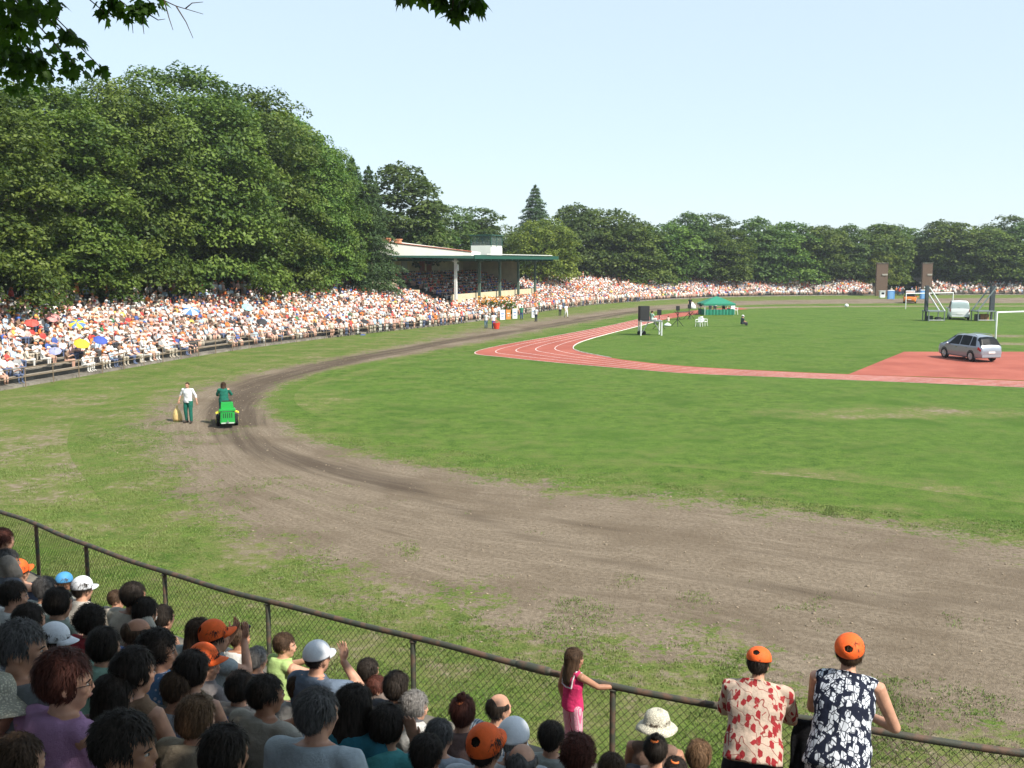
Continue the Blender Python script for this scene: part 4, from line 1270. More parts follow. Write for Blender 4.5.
a_.data.foreach_set('value', np.where(tq, .06 + .50 * np.exp(-np.abs(np.minimum(e_, 0)) / 4.5), .44 + .18 * np.exp(-np.abs(np.minimum(e_, 0)) / 3.5)).astype(np.float32))
tag(link('dirt_track', me), 'brown rutted dirt track curving round the field', kind='structure')
me = strip('running_track', R_OUT, R_IN, 6, .010, [TARTAN], 0)
tag(link('running_track', me), 'red running track curving round the infield', kind='structure')
def line_strip(t, wdt, a, b):
    P = R_OUT + (R_IN - R_OUT) * t
    d = (R_IN - R_OUT); d /= np.linalg.norm(d, axis=1)[:, None]
    return strip('track_line', P[a:b] - d[a:b] * wdt / 2, P[a:b] + d[a:b] * wdt / 2, 2, .015, [LINE], 0, False)
for t, wd in ((.0, .07), (.2, .08), (.4, .08), (.6, .08), (.8, .08)):
    tag(link('track_line', line_strip(t + .006, wd, 20, 440)), 'faded white lane line on the red running track', kind='structure')
# raised white kerb along the inside lane
P = R_IN[215:420]; d = (R_IN - R_OUT)[215:420]; d /= np.linalg.norm(d, axis=1)[:, None]
g = MB(); vs = []
for o, z in ((-.02, .004), (-.02, .05), (.06, .05), (.06, .004)): vs.append(np.c_[P + d * o, np.full(len(P), z)])
vs = np.concatenate(vs); n_ = len(P); i = np.arange(3)[:, None] * n_ + np.arange(n_ - 1)[None]
tag(link('kerb', fast_mesh('kerb', vs, np.stack([i, i + 1, i + n_ + 1, i + n_], -1).reshape(-1, 4), mats=[LINE])), 'white inside kerb of the running track', kind='structure')
# tartan apron
ap = [at(x, y)[:2] for x, y in ((904, 351.8), (1320, 351.8), (1320, 391), (1150, 385.5), (1024, 380.5), (920, 376.5), (848, 374.6))]
me = bpy.data.meshes.new('tartan_apron'); me.from_pydata([(a[0], a[1], .0085) for a in ap], [], [tuple(range(len(ap)))]); me.materials.append(TARTAN)
tag(link('tartan_apron', me), 'red tartan apron under the silver car', kind='structure')
# patchy 3-D grass close to the near fence
def vnoise(P, s, seed):
    r_ = np.random.default_rng(seed); T = r_.random((64, 64))
    q = P / s; i = np.floor(q).astype(int); f = q - i; f = f * f * (3 - 2 * f)
    g_ = lambda a, b: T[(i[:, 0] + a) % 64, (i[:, 1] + b) % 64]
    return (g_(0, 0) * (1 - f[:, 0]) + g_(1, 0) * f[:, 0]) * (1 - f[:, 1]) + (g_(0, 1) * (1 - f[:, 0]) + g_(1, 1) * f[:, 0]) * f[:, 1]
NB = 80000
s_ = rng.uniform(NEAR.L * .02, NEAR.L * .98, NB * 2); dd_ = -rng.uniform(.01, 1, NB * 2) ** 1.2 * 19
P = NEAR.pos(s_, 0) + np.stack([np.interp(s_, NEAR.S, NEAR.N[:, 0]), np.interp(s_, NEAR.S, NEAR.N[:, 1])], 1) * dd_[:, None]
pp = proj(np.c_[P, np.zeros(len(P))])
vis = (pp[:, 0] > -60) & (pp[:, 0] < 1090) & (pp[:, 1] < 800) & (pp[:, 2] > 0)
P = P[vis]
inD = in_poly(P, np.vstack([D_OUT[::3], D_IN[::-3]])); do_ = dist_to(P, D_OUT, 2)
dens = .62 * vnoise(P, 1.3, 1) + .5 * vnoise(P, .42, 2) - .10
dens = np.where(inD, dens - .06 - .07 * do_, dens + .05)
keepm = rng.random(len(P)) < np.clip((dens - .30) * 3.0, 0, 1)
P = P[keepm][:NB]
m_ = len(P); nb = 4
C3 = np.repeat(np.c_[P, np.zeros(m_)], nb, 0) + np.c_[rng.normal(0, .035, (m_ * nb, 2)), np.zeros(m_ * nb)]
a = rng.uniform(0, 6.28, m_ * nb); h = rng.uniform(.018, .052, m_ * nb); wd = rng.uniform(.005, .011, m_ * nb)
dx = np.c_[np.cos(a), np.sin(a), 0 * a]; bend = rng.uniform(.2, .9, m_ * nb) * h
ab = rng.uniform(0, 6.28, m_ * nb); bd = np.c_[np.cos(ab), np.sin(ab), 0 * ab] * bend[:, None]
up = np.c_[0 * a, 0 * a, h]
vs = np.stack([C3 - dx * wd[:, None], C3 + dx * wd[:, None], C3 + up + bd + dx * (wd * .3)[:, None], C3 + up + bd - dx * (wd * .3)[:, None]], 1).reshape(-1, 3)
qs = np.arange(m_ * nb * 4).reshape(-1, 4)
n = NT('grass_blades'); v = n.attr('var').outputs['Fac']
c = n.mix(v, (.080, .145, .024), (.190, .240, .060)); n.link(c, n.b.inputs['Base Color']); n.b.inputs['Roughness'].default_value = .7
BLADE = n.m
tag(link('grass', fast_mesh('grass', vs, qs, fattr={'var': np.repeat(vnoise(P, 2.5, 5) * .6 + rng.random(m_) * .5, nb)}, mats=[BLADE])), 'short patchy grass between the near fence and the dirt track', kind='stuff')
# ------------------------------------------------------------------ far stand
_front = [(-420, 505), (-200, 440), (-60, 404), (0, 392), (60, 382.5), (130, 369.5), (230, 352), (330, 338.5), (400, 330.5), (470, 323), (540, 312.5), (600, 304.5), (680, 299.3), (740, 297), (800, 296), (870, 295.4), (960, 295), (1060, 295), (1250, 295)]
FAR = Path(resample(smooth_poly(resample(gcurve(_front, 600), 700), 160), 600), 1)
RISE, RUN, NROW = .245, .86, 14
def far_tread(p):
    if p < .8: return .0
    k = min(int((p - .8) / RUN), NROW - 1); return .15 + RISE * k
sF = np.linspace(0, FAR.L, 500)
prof = [(.55, -.2), (.55, .15)]
for k in range(NROW):
    z = .15 + RISE * k
    if k: prof.append((.8 + RUN * k - .05, z))
    prof.append((.8 + RUN * (k + 1) - .054, z))
TOPZ = .15 + RISE * NROW
prof += [(.8 + RUN * NROW - .05, TOPZ), (70, TOPZ), (90, -1)]
vv = np.concatenate([np.c_[FAR.pos(sF, p), np.full(500, z)] for p, z in prof])
i0 = np.arange(len(prof) - 1)[:, None] * 500 + np.arange(499)[None]
Q4 = np.stack([i0 + 500, i0, i0 + 1, i0 + 501], -1)
_gp = proj(np.c_[FAR.pos(sF[:-1], 6.0), np.zeros(499)]); GAP = (_gp[:, 0] > 880) & (_gp[:, 0] < 925) & (_gp[:, 2] > 0)
Q4 = np.concatenate([Q4[:-2][:, ~GAP].reshape(-1, 4), Q4[-2:].reshape(-1, 4)])
ft = link('terraced_stand', fast_mesh('terraced_stand', vv, Q4[:, ::-1], mats=[CONC]))
tag(ft, 'stepped concrete stand sweeping round the far side under the tall trees', 'stand')

WOOD = mat('weathered_plank', (.26, .22, .17), .85, var=.2, vscale=3)
for k in range(NROW):
    p0 = .8 + RUN * (k + .42); z = .15 + RISE * k + .37
    sec = [(p0, z), (p0, z + .05), (p0 + .3, z + .05), (p0 + .3, z)]
    sb = np.linspace(1, FAR.L - 1, 260)
    vb = np.concatenate([np.c_[FAR.pos(sb, p), np.full(260, zz)] for p, zz in sec])
    qb = np.concatenate([np.stack([a * 260 + np.arange(259), b * 260 + np.arange(259), b * 260 + np.arange(259) + 1, a * 260 + np.arange(259) + 1], -1) for a, b in ((0, 1), (1, 2), (2, 3), (3, 0))])
    gq = proj(np.c_[FAR.pos(sb, 6.0), np.zeros(260)]); bad = (gq[:, 0] > 878) & (gq[:, 0] < 927) & (gq[:, 2] > 0)
    qb = qb[~bad[qb[:, 0] % 260]]
    link('bench', fast_mesh('bench', vb, qb, mats=[WOOD]), ft)

def px2s(px, p=0.0):
    pr = proj(np.c_[FAR.pos(FAR.S, p), np.zeros(len(FAR.P))]); m = pr[:, 2] > 1
    return float(np.interp(px, pr[m, 0], FAR.S[m]))
# rail along the front
fr = empty('pipe_railing'); tag(fr, 'low brown pipe railing in front of the far crowd', 'railing')
PIPE = mat('brown_pipe', (.20, .15, .10), .7)
sr = np.linspace(px2s(-60) , px2s(420), 200)
for z in (1.15, .62):
    q = FAR.pos(sr, .25); g = MB(); g.tube([(a[0], a[1], z) for a in q], .028, 6); g.build('rail', PIPE, fr, True)
for s in np.arange(sr[0], sr[-1], 2.4)[:60]:
    a = FAR.pos(s, .25); g = MB(); g.tube([(0, 0, -.1), (0, 0, 1.15)], .03, 6); o = g.build('post', PIPE, fr); o.location = (a[0], a[1], 0)

# ------------------------------------------------------------------ grandstand
s0 = px2s(462) ; U = FAR.tan(s0 + 20); U /= np.linalg.norm(U); N = np.array([-U[1], U[0]])
A0 = at_depth(477, 262, 127)[:2] + N * 3.4
GS_S, GS_P = FAR.sp(*A0)
def gp(u, n_, z=0.0):
    q = A0 + U * u + N * n_; return (q[0], q[1], z)
GL, GD = 33.0, 12.5
def gs_local(P):
    d = P - A0; return d @ U, d @ N
ang = math.atan2(U[1], U[0])
gs = empty('grandstand', (A0[0], A0[1], 0), ang)
tag(gs, 'cream grandstand with flat dark green canopy roof and rooftop box', 'grandstand')
CREAM = mat('cream_render', (.62, .54, .36), .85, var=.12, vscale=1.2, bump=.2, bscale=20)
WHITEW = mat('white_render', (.83, .81, .74), .85, var=.05, vscale=.8)
DKGREEN = mat('dark_green_steel', (.035, .10, .075), .5); GREENF = mat('green_fascia', (.012, .08, .055), .5)
FL = 2.2   # floor of the covered seating
g = MB()
g.box((GL / 2, .15, FL / 2), (GL, .3, FL)); g.build('front_base', CREAM, gs)
g = MB()
for k in range(9): g.box((GL / 2, .3 + 1.0 * k + (10.5 - k) / 2 - .3 * 0, FL + .36 * k - .18 - .5), (GL - .02, 10.5 - k, .36 + 1.0 if k == 0 else .36))
g.build('seating_steps', mat('grey_concrete', (.22, .21, .19), .9), gs)
g = MB(); g.box((GL / 2, .10, FL + .42), (GL, .14, .85)); g.build('parapet', CREAM, gs)
g = MB(); g.box((GL / 2, GD - .2, 4.6), (GL, .35, 9.2)); g.build('back_wall', CREAM, gs)
# end wall: solid low part by the camera side, stepped down towards the field
g = MB(); [g.add([(-(n0 + 3) * .33 - .9, n0, 0), (-(n0 + 3) * .33 - .5, n0, 0), (-(n1 + 3) * .33 - .5, n1, 0), (-(n1 + 3) * .33 - .9, n1, 0), (-(n0 + 3) * .33 - .9, n0, h_), (-(n0 + 3) * .33 - .5, n0, h_), (-(n1 + 3) * .33 - .5, n1, h_), (-(n1 + 3) * .33 - .9, n1, h_)], [(0, 3, 2, 1), (4, 5, 6, 7), (0, 1, 5, 4), (1, 2, 6, 5), (2, 3, 7, 6), (3, 0, 4, 7)]) for n0, n1, h_ in ((9.0, 12.9, 8.0), (6.2, 8.99, 5.0), (3.4, 6.19, 3.7))]
g.build('end_wall', CREAM, gs)
g = MB(); g.box((GL + .16, 7.5, 4), (.32, 9.6, 8)); g.build('end_wall', CREAM, gs)
# sloping white attic with coping and vents
g = MB()
y0, y1 = -3.0, 13.4
za, zb = 8.45, 10.4
vs = [(-.9, y0, 8.0), (2.2, y0, 8.05), (2.2, y1, 8.05), (-6.3, y1, 8.0), (-.9, y0, za), (2.2, y0, za), (2.2, y1, zb), (-6.3, y1, zb)]  # skewed plan, shaped so the end face catches more sun
g.add(vs, [(0, 3, 2, 1), (4, 5, 6, 7), (0, 1, 5, 4), (1, 2, 6, 5), (2, 3, 7, 6), (3, 0, 4, 7)]); g.build('attic_wall', WHITEW, gs)
g = MB(); g.tube([(-.92, y0, za + .05), (-6.32, y1, zb + .05)], .09, 6); g.build('coping', mat('red_brown_tile', (.35, .12, .07), .8), gs)
for k in range(4):
    g = MB(); g.box((-2.2 - .43 * k, 6.6 + 1.3 * k, zb - .25 - .12 * (4 - k)), (.7, .8, .7)); g.box((-2.2 - .43 * k, 6.6 + 1.3 * k, zb + .15 - .12 * (4 - k)), (.9, 1.0, .1)); g.build('vent', mat('terracotta_vent', (.50, .22, .12), .8), gs)
# canopy
g = MB()
vs = []
for (u, n_) in ((-1.0, -3.4), (GL + 2, -3.4), (GL + 2, GD + 1), (-6.6, GD + 1)): vs.append((u, n_, 7.62 if n_ < 0 else 7.9))
for (u, n_) in ((-1.0, -3.4), (GL + 2, -3.4), (GL + 2, GD + 1), (-6.6, GD + 1)): vs.append((u, n_, 7.98 if n_ < 0 else 8.04))
g.add(vs, [(0, 3, 2, 1), (4, 5, 6, 7), (0, 1, 5, 4), (1, 2, 6, 5), (2, 3, 7, 6), (3, 0, 4, 7)]); g.build('canopy', DKGREEN, gs)
g = MB(); g.box((GL / 2 + .5, -3.46, 7.84), (GL + 3.1, .1, .52)); g.build('fascia', GREENF, gs)
g = MB(); g.box((GL / 2 + .5, -3.3, 8.2), (GL * .86, .7, .10)); g.build('roof_sheet', mat('pale_roof_sheet', (.70, .72, .70), .5), gs)
g = MB()
for k in range(13): g.box((k * GL / 12, 4, 7.46), (.16, 14.5, .28))
g.build('beams', DKGREEN, gs)
for i_, u in enumerate((-.2, 8.0, 16, 24, 32)):
    g = MB(); g.box((u, -.55, 3.9), (.32, .32, 7.5)); g.box((u, -.55, 7.3), (.7, .7, .16)); g.build('column', mat('white_column_paint', (.72, .72, .68), .6) if i_ == 0 else mat('grey_green_column', (.10, .15, .12), .6), gs)
g = MB(); g.box((-.5, -.9, 6.5), (.35, .3, .8)); g.build('loudspeaker', mat('pale_grey', (.6, .6, .58), .6), gs)
for k, (u, c) in enumerate(((11, (.5, .5, .48)), (17, (.30, .10, .06)), (19.5, (.34, .14, .08)))):
    g = MB(); g.box((u, GD - .45, 6.6), (1.6, .12, 2.0)); g.build('banner', mat('banner_cloth', c, .8), gs)
pb = MB(); pb.box((15.4, 1.2, 8.75), (4.6, 3.0, 1.5)); pbo = pb.build('press_box', WHITEW, gs)
g = MB()
for u in (13.2, 15.4, 17.6):
    for v_ in (-.3, 2.7): g.box((u, v_, 10.1), (.12, .12, 1.7))
g.box((15.4, 1.2, 10.95), (5.0, 3.5, .12)); g.build('frame', DKGREEN, pbo)
g = MB(); g.box((13.2, 1.2, 10.2), (.02, 2.7, 1.4)); g.box((15.4, -.3, 10.2), (4.2, .02, 1.4))
GLASS = bpy.data.materials.new('dim_glass'); GLASS.use_nodes = True
b_ = GLASS.node_tree.nodes['Principled BSDF']; b_.inputs['Base Color'].default_value = (.12, .16, .16, 1); b_.inputs['Roughness'].default_value = .08; b_.inputs['Alpha'].default_value = .45
g.build('glazing', GLASS, pbo)

# ------------------------------------------------------------------ seats of the far crowd
def far_fig(pose, hat):
    """one small continuous figure, material slots: skin, top, bottom, head cover"""
    J = seated('rest') if pose != 'stand' else standing('idle')
    if pose == 'lean': J = seated('clasp')
    segs = []
    for i in (0, 1):
        segs += [(J['S'][i], J['E'][i], .055, 1), (J['E'][i], J['W'][i], .045, 0), (J['W'][i], J['W'][i] + V(0, .06, -.02), .045, 0),
                 (J['hip'][i], J['K'][i], .10, 2), (J['K'][i], J['A'][i], .065, 2 if pose != 'shorts' else 0), (J['A'][i], J['T'][i], .045, 2)]
    mb = MB()
    mb.rings(torso_rings(J, 1.08, 1.05, .02, .06), 10)
    for a, b, r, m in segs: mb.tube([a, b], [r, r * .9], 7)
    mb.tube([J['N'], J['H']], .06, 7); mb.ell(J['H'], (.085, .105, .125), 10, 7)
    top = J['H'] + V(0, -.01, .05)
    mb.ell(top, (.105, .125, .095), 10, 7)
    if hat: mb.ell(J['H'] + V(0, .12 if hat == 1 else 0, .035), (.085, .09, .022) if hat == 1 else (.19, .2, .022), 10, 6)
    return mb, segs, J, top, hat
jobs = []; meta = []
for pose in ('rest', 'lean', 'stand'):
    for hat in (0, 1, 2):
        mb, segs, J, top, hat = far_fig(pose, hat); jobs.append((mb.mesh('person'), .034, 1)); meta.append((pose, hat, segs, J, top))
FARM = {}
for (pose, hat, segs, J, top), me in zip(meta, batch_eval(jobs)):
    c = np.array([p.center[:] for p in me.polygons])
    best = np.full(len(c), 1e9); mi = np.zeros(len(c), int)
    def seg(a, b, r, m):
        global best, mi
        a = np.array(a); b = np.array(b); ab = b - a; t = np.clip(((c - a) @ ab) / (ab @ ab), 0, 1)
        d = np.linalg.norm(c - a - t[:, None] * ab, axis=1) / r; k = d < best; best = np.where(k, d, best); mi = np.where(k, m, mi)
    for a, b, r, m in segs: seg(a, b, r, m)
    seg(J['P'], J['P'] + (J['C'] - J['P']) * .1, .16, 2); seg(J['P'] + (J['C'] - J['P']) * .3, J['N'] - V(0, 0, .05), .15, 1)
    seg(J['N'], J['H'] - V(0, 0, .03), .07, 0); seg(J['H'] - V(0, -.04, .02), J['H'] - V(0, -.05, .05), .09, 0); seg(top, top + V(0, -.02, .01), .09, 3)
    if hat: seg(J['H'] + V(0, .10, .035), J['H'] + V(0, .14, .035), .07, 3); 
    if hat == 2: seg(J['H'] + V(-.15, .0, .035), J['H'] + V(.15, 0, .035), .1, 3)
    for _ in range(4): me.materials.append(None)
    me.polygons.foreach_set('material_index', mi.astype(np.int32)); FARM[(pose, hat)] = me
SHIRTS = [('white', (.76, .75, .72), 32), ('cream', (.66, .60, .47), 14), ('pale pink', (.66, .42, .38), 16), ('red', (.55, .07, .06), 4), ('orange', (.72, .20, .04), 5), ('pale blue', (.42, .55, .68), 8), ('blue', (.07, .12, .36), 2),
          ('yellow', (.70, .52, .12), 2), ('black', (.04, .04, .045), 4), ('green', (.06, .22, .10), 1), ('grey', (.32, .32, .32), 5), ('brown', (.20, .13, .09), 6)]
BOT = [('', (.45, .40, .32)), ('', (.10, .13, .22)), ('', (.62, .60, .56)), ('', (.06, .06, .07)), ('', (.50, .30, .22))]
HATS = [('orange cap', (.74, .25, .11), 1, 34), ('white cap', (.78, .77, .74), 1, 16), ('white sun hat', (.76, .72, .62), 2, 6), ('dark hair', (.05, .032, .025), 0, 18), ('brown hair', (.10, .055, .03), 0, 14), ('grey hair', (.32, .31, .30), 0, 6), ('red cap', (.6, .05, .04), 1, 4), ('blue cap', (.06, .14, .45), 1, 2)]
wS = np.array([x[2] for x in SHIRTS], float); wS /= wS.sum(); wH = np.array([x[3] for x in HATS], float); wH /= wH.sum()
SK = (.64, .38, .28)
cloth = {}
def cm(nm, c):
    if (nm, c) not in cloth: cloth[(nm, c)] = mat(nm, c, .85)
    return cloth[(nm, c)]

seats = []
for k in range(NROW):
    p = .8 + RUN * (k + .62); z = .15 + RISE * k
    s = 2.0
    while s < FAR.L - 2:
        f = float(np.linalg.norm(FAR.pos(s + .5, p) - FAR.pos(s, p)) / .5)
        s += rng.uniform(.50, .72) / max(f, .2)
        q = FAR.pos(s, p + rng.uniform(-.12, .12)); seats.append((q[0], q[1], z, s, k))
# people standing behind the last row, under the trees
s = 2.0
for pz in (.9, 1.7, 2.6):
    s = 2.0
    while s < FAR.L - 2:
        s += rng.uniform(.6, 1.9); q = FAR.pos(s, .8 + RUN * NROW + pz + rng.uniform(-.3, .3)); seats.append((q[0], q[1], TOPZ, s, NROW + (0 if pz < 1 else 1)))
# in front of the first row, feet on the grass
s = px2s(330)
while s < px2s(640):
    s += rng.uniform(.5, 1.4); q = FAR.pos(s, rng.uniform(.0, .3)); seats.append((q[0], q[1], 0.0, s, -1))
S = np.array(seats)
pr = proj(np.c_[S[:, :2], S[:, 2] + .9])
keepm = (pr[:, 0] > -170) & (pr[:, 0] < 1075) & (pr[:, 2] > 5)
gu, gn = gs_local(S[:, :2]); keepm &= ~((gu > -3.5) & (gu < GL + 1) & (gn > -.9) & (gn < 30))
# bare steps near the front at the left, gangways, the gate at the far right and thin rows there
x_, y_ = pr[:, 0], pr[:, 1]; kk = S[:, 4]
bare = ((x_ > 24) & (x_ < 62) & (kk < 2)) | ((x_ > 30) & (x_ < 96) & (kk < 1) & (rng.random(len(S)) < .8)) | ((x_ > 18) & (x_ < 36) & (kk < 6) & (kk > 3)) | ((x_ > 200) & (x_ < 228) & (kk < 2)) | ((x_ > 130) & (x_ < 205) & (kk < 1) & (rng.random(len(S)) < .3))
bare |= (x_ > 872) & (x_ < 930) & ((kk > -.5) | (rng.random(len(S)) < .5))
bare |= np.array([mnoise.noise(Vector((a * .35, b * .9, 3.0))) for a, b in zip(S[:, 3], S[:, 4])]) < -.36
bare |= (x_ > 930) & ((kk > 7) | (rng.random(len(S)) < .45)) | (x_ > 720) & (kk > 10)
bare |= (rng.random(len(S)) < .05) | ((kk < 2) & (rng.random(len(S)) < .14) & (x_ < 420)) | ((kk >= 12) & (x_ < 330) & (rng.random(len(S)) < .25)) | ((kk >= 9) & (x_ > 600) & (rng.random(len(S)) < .25))
keepm &= ~bare
S = S[keepm]; pr = pr[keepm]
order = np.argsort(pr[:, 2] + 1e3 * (pr[:, 0] < 1)); S = S[order]; pr = pr[order]
nP = len(S)
iS = rng.choice(len(SHIRTS), nP, p=wS); iH = rng.choice(len(HATS), nP, p=wH); iB = rng.choice(len(BOT), nP)
pose_ = rng.random(nP); stand = (S[:, 4] >= NROW) | (S[:, 4] < 0)
yaw_ = np.array([math.atan2(FAR.nor(s)[0], -FAR.nor(s)[1]) for s in S[:, 3]]) + rng.normal(0, .22, nP)
scl = rng.normal(1.0, .06, nP)
N_IND = 215
ROWN = ['first', 'second', 'third', 'fourth', 'fifth', 'sixth', 'seventh', 'eighth', 'ninth', 'tenth', 'eleventh', 'twelfth', 'thirteenth', 'fourteenth']
inf = []
for i in range(min(N_IND, nP)):
    pn = 'stand' if stand[i] else ('rest' if pose_[i] < .6 else 'lean')
    o = link('person', FARM[(pn, HATS[iH[i]][2])], None, [SKIN[i % 2 * 2 if i % 5 else 1], cm('shirt_cloth', SHIRTS[iS[i]][1]), cm('trouser_cloth', BOT[iB[i]][1]), cm('head_cover', HATS[iH[i]][1])])
    o.location = (S[i, 0], S[i, 1], S[i, 2] - (0 if stand[i] else .0)); o.rotation_euler = (0, 0, yaw_[i]); o.scale = (scl[i],) * 3
    inf.append((o, i, pr[i, 0]))
# labels: what each wears, its row, and its neighbours
byrow = {}
for t in inf: byrow.setdefault(int(S[t[1], 4]), []).append(t)
cand = {}
ordn = lambda j: '%d%s' % (j, 'th' if 10 <= j % 100 <= 20 else {1: 'st', 2: 'nd', 3: 'rd'}.get(j % 10, 'th'))
for k, L in byrow.items():
    L.sort(key=lambda t: t[2])
    sh = lambda q: SHIRTS[iS[L[q][1]]][0]
    rn = 'at the front rail of far stand' if k < 0 else ('standing behind the far stand' if k == NROW else ('standing deep under the trees' if k > NROW else '%s row of far stand' % ROWN[k]))
    for j, (o, i, x) in enumerate(L):
        base = '%s top, %s, %s' % (sh(j), HATS[iH[i]][0], rn)
        c = [base]
        if j > 0: c.append('%s, right of %s top' % (base, sh(j - 1)))
        if j < len(L) - 1: c.append('%s, left of %s top' % (base, sh(j + 1)))
        if 0 < j < len(L) - 1: c.append('%s, between %s and %s' % (base, sh(j - 1), sh(j + 1)))
        c.append('%s, %s from the left' % (base, ordn(j + 1)))
        cand[o.name] = c; o['category'] = 'person'; o['group'] = 'spectators in the far stand'
from collections import Counter
cnt = Counter(l for c in cand.values() for l in set(c))
for o, i, x in inf:
    c = cand[o.name]; o['label'] = next((l for l in c if cnt[l] == 1 and len(l.split()) <= 16), c[-1])
# the countless rest of the crowd as one mass
def lowfig(st):
    J = standing('idle') if st else seated('rest')
    mb = MB(); 
    mb.rings([r for r in torso_rings(J, 1.1, 1.1, .02, .06)][::2] + [torso_rings(J, 1.1, 1.1, .02, .06)[-1]], 7, 1)
    mb.ell(J['H'] - V(0, 0, .01), (.085, .10, .12), 7, 5, 0); mb.ell(J['H'] + V(0, -.012, .05), (.105, .13, .09), 7, 5, 3)
    mb.ell(J['H'] + V(0, .11, .03), (.075, .07, .02), 6, 4, 4)
    for i in (0, 1):
        mb.tube([J['S'][i], J['E'][i]], .055, 5, 1, False); mb.tube([J['E'][i], J['W'][i]], .045, 5, 0, False)
        mb.tube([J['hip'][i], J['K'][i]], .09, 5, 2, False); mb.tube([J['K'][i], J['A'][i]], .06, 5, 2 if st else 5, False)
    v = mb.arr(); tr = []; ti = []
    for f, m in zip(mb.f, mb.m):
        for a in range(1, len(f) - 1): tr.append((f[0], f[a], f[a + 1])); ti.append(m)
    return v, np.array(tr), np.array(ti)
LF = [lowfig(False), lowfig(True)]
SC_ = np.array([x[1] for x in SHIRTS]); HC_ = np.array([x[1] for x in HATS]); HK_ = np.array([x[2] for x in HATS]); BC_ = np.array([x[1] for x in BOT])
extra = []
# seated crowd inside the grandstand
for k in range(9):
    u = .8
    while u < GL - .6:
        u += rng.uniform(.55, .8); q = gp(u, .75 + 1.0 * k + rng.uniform(-.1, .1)); extra.append((q[0], q[1], FL + .36 * k - .36, math.atan2(N[0], -N[1])))
# a few people standing in the far gateway
for k in range(16):
    q = at_depth(rng.uniform(890, 922), 262, rng.uniform(214, 224)); S = np.vstack([S, [q[0], q[1], 0, FAR.L * .8, -1]]); yaw_ = np.r_[yaw_, rng.uniform(0, 6.28)]; scl = np.r_[scl, 1.05]
    iS = np.r_[iS, rng.integers(0, 12)]; iH = np.r_[iH, rng.integers(0, 8)]; iB = np.r_[iB, 1]; stand = np.r_[stand, True]; nP += 1
VV, TT, CC = [], [], []; base = 0
def put(x, y, z, yaw, sc, iS_, iH_, iB_, st):
    global base
    v, t, ti = LF[1 if st else 0]
    c_, s_ = math.cos(yaw), math.sin(yaw)
    w_ = v * sc; w_ = np.c_[w_[:, 0] * c_ - w_[:, 1] * s_ + x, w_[:, 0] * s_ + w_[:, 1] * c_ + y, w_[:, 2] + z]
    sk = np.array(SK) * rng.uniform(.85, 1.1)
    pal = np.array([sk, SC_[iS_] * rng.uniform(.85, 1.05), BC_[iB_], HC_[iH_], HC_[iH_] if HK_[iH_] else sk, sk if rng.random() < .6 else BC_[iB_]])
    VV.append(w_); TT.append(t + base); CC.append(pal[ti]); base += len(w_)
for i in range(N_IND, nP):
    put(S[i, 0], S[i, 1], S[i, 2], yaw_[i], scl[i], iS[i], iH[i], iB[i], stand[i])
for x, y, z, yw in extra:
    put(x, y, z, yw + rng.normal(0, .2), 1.0, rng.choice([3, 6, 8, 9, 10, 11, 0]), rng.choice([3, 3, 4, 5, 0]), rng.choice(len(BOT)), False)  # darker clothes picked here, standing in for shade under the roof
n = NT('crowd_cloth_and_skin'); n.link(n.attr('col').outputs['Color'], n.b.inputs['Base Color']); n.b.inputs['Roughness'].default_value = .85
cr = link('crowd', fast_mesh('crowd', np.concatenate(VV), np.concatenate(TT), fcol=np.concatenate(CC), mats=[n.m]))
tag(cr, 'dense mass of spectators filling the rest of far stand and grandstand', kind='stuff')
print('far people', nP, 'extra', len(extra), 'grandstand p', GS_P)
# ------------------------------------------------------------------ trees
def leaf_mat(name, dark, light, transl=.25):
    n = NT(name)
    v = n.attr('var').outputs['Fac']
    oi = n.node('ShaderNodeObjectInfo').outputs['Random']
    c = n.mix(n.rng(v, 0, 1), dark, light)
    k = n.node('ShaderNodeHueSaturation'); n.link(c, k.inputs['Color'])
    n.link(n.rng(oi, 0, 1, .488, .516), k.inputs['Hue']); n.link(n.rng(oi, 0, 1, .92, 1.3), k.inputs['Value'])
    n.link(k.outputs[0], n.b.inputs['Base Color']); n.b.inputs['Roughness'].default_value = .55; n.b.inputs['Specular IOR Level'].default_value = .25
    tr = n.node('ShaderNodeBsdfTranslucent'); br = n.mix(1.0, k.outputs[0], (1.5, 1.7, .6), 'MULTIPLY'); n.link(br, tr.inputs[0])
    ms = n.node('ShaderNodeMixShader'); ms.inputs[0].default_value = transl
    n.link(n.b.outputs[0], ms.inputs[1]); n.link(tr.outputs[0], ms.inputs[2])
    out = [x for x in n.t.nodes if x.type == 'OUTPUT_MATERIAL'][0]; n.link(ms.outputs[0], out.inputs[0])
    return n.m
LEAF = leaf_mat('maple_leaves', (.038, .076, .012), (.140, .198, .036))
LEAF_D = leaf_mat('dark_leaves', (.040, .074, .018), (.115, .165, .042))
LEAF_Y = leaf_mat('yellow_green_leaves', (.070, .105, .012), (.190, .225, .035))
NEEDLE = leaf_mat('needles', (.028, .062, .020), (.085, .140, .048), .12)
BARK = mat('bark', (.085, .065, .048), .9, var=.3, vscale=6, bump=.8, bscale=22)
DRYSOIL = None

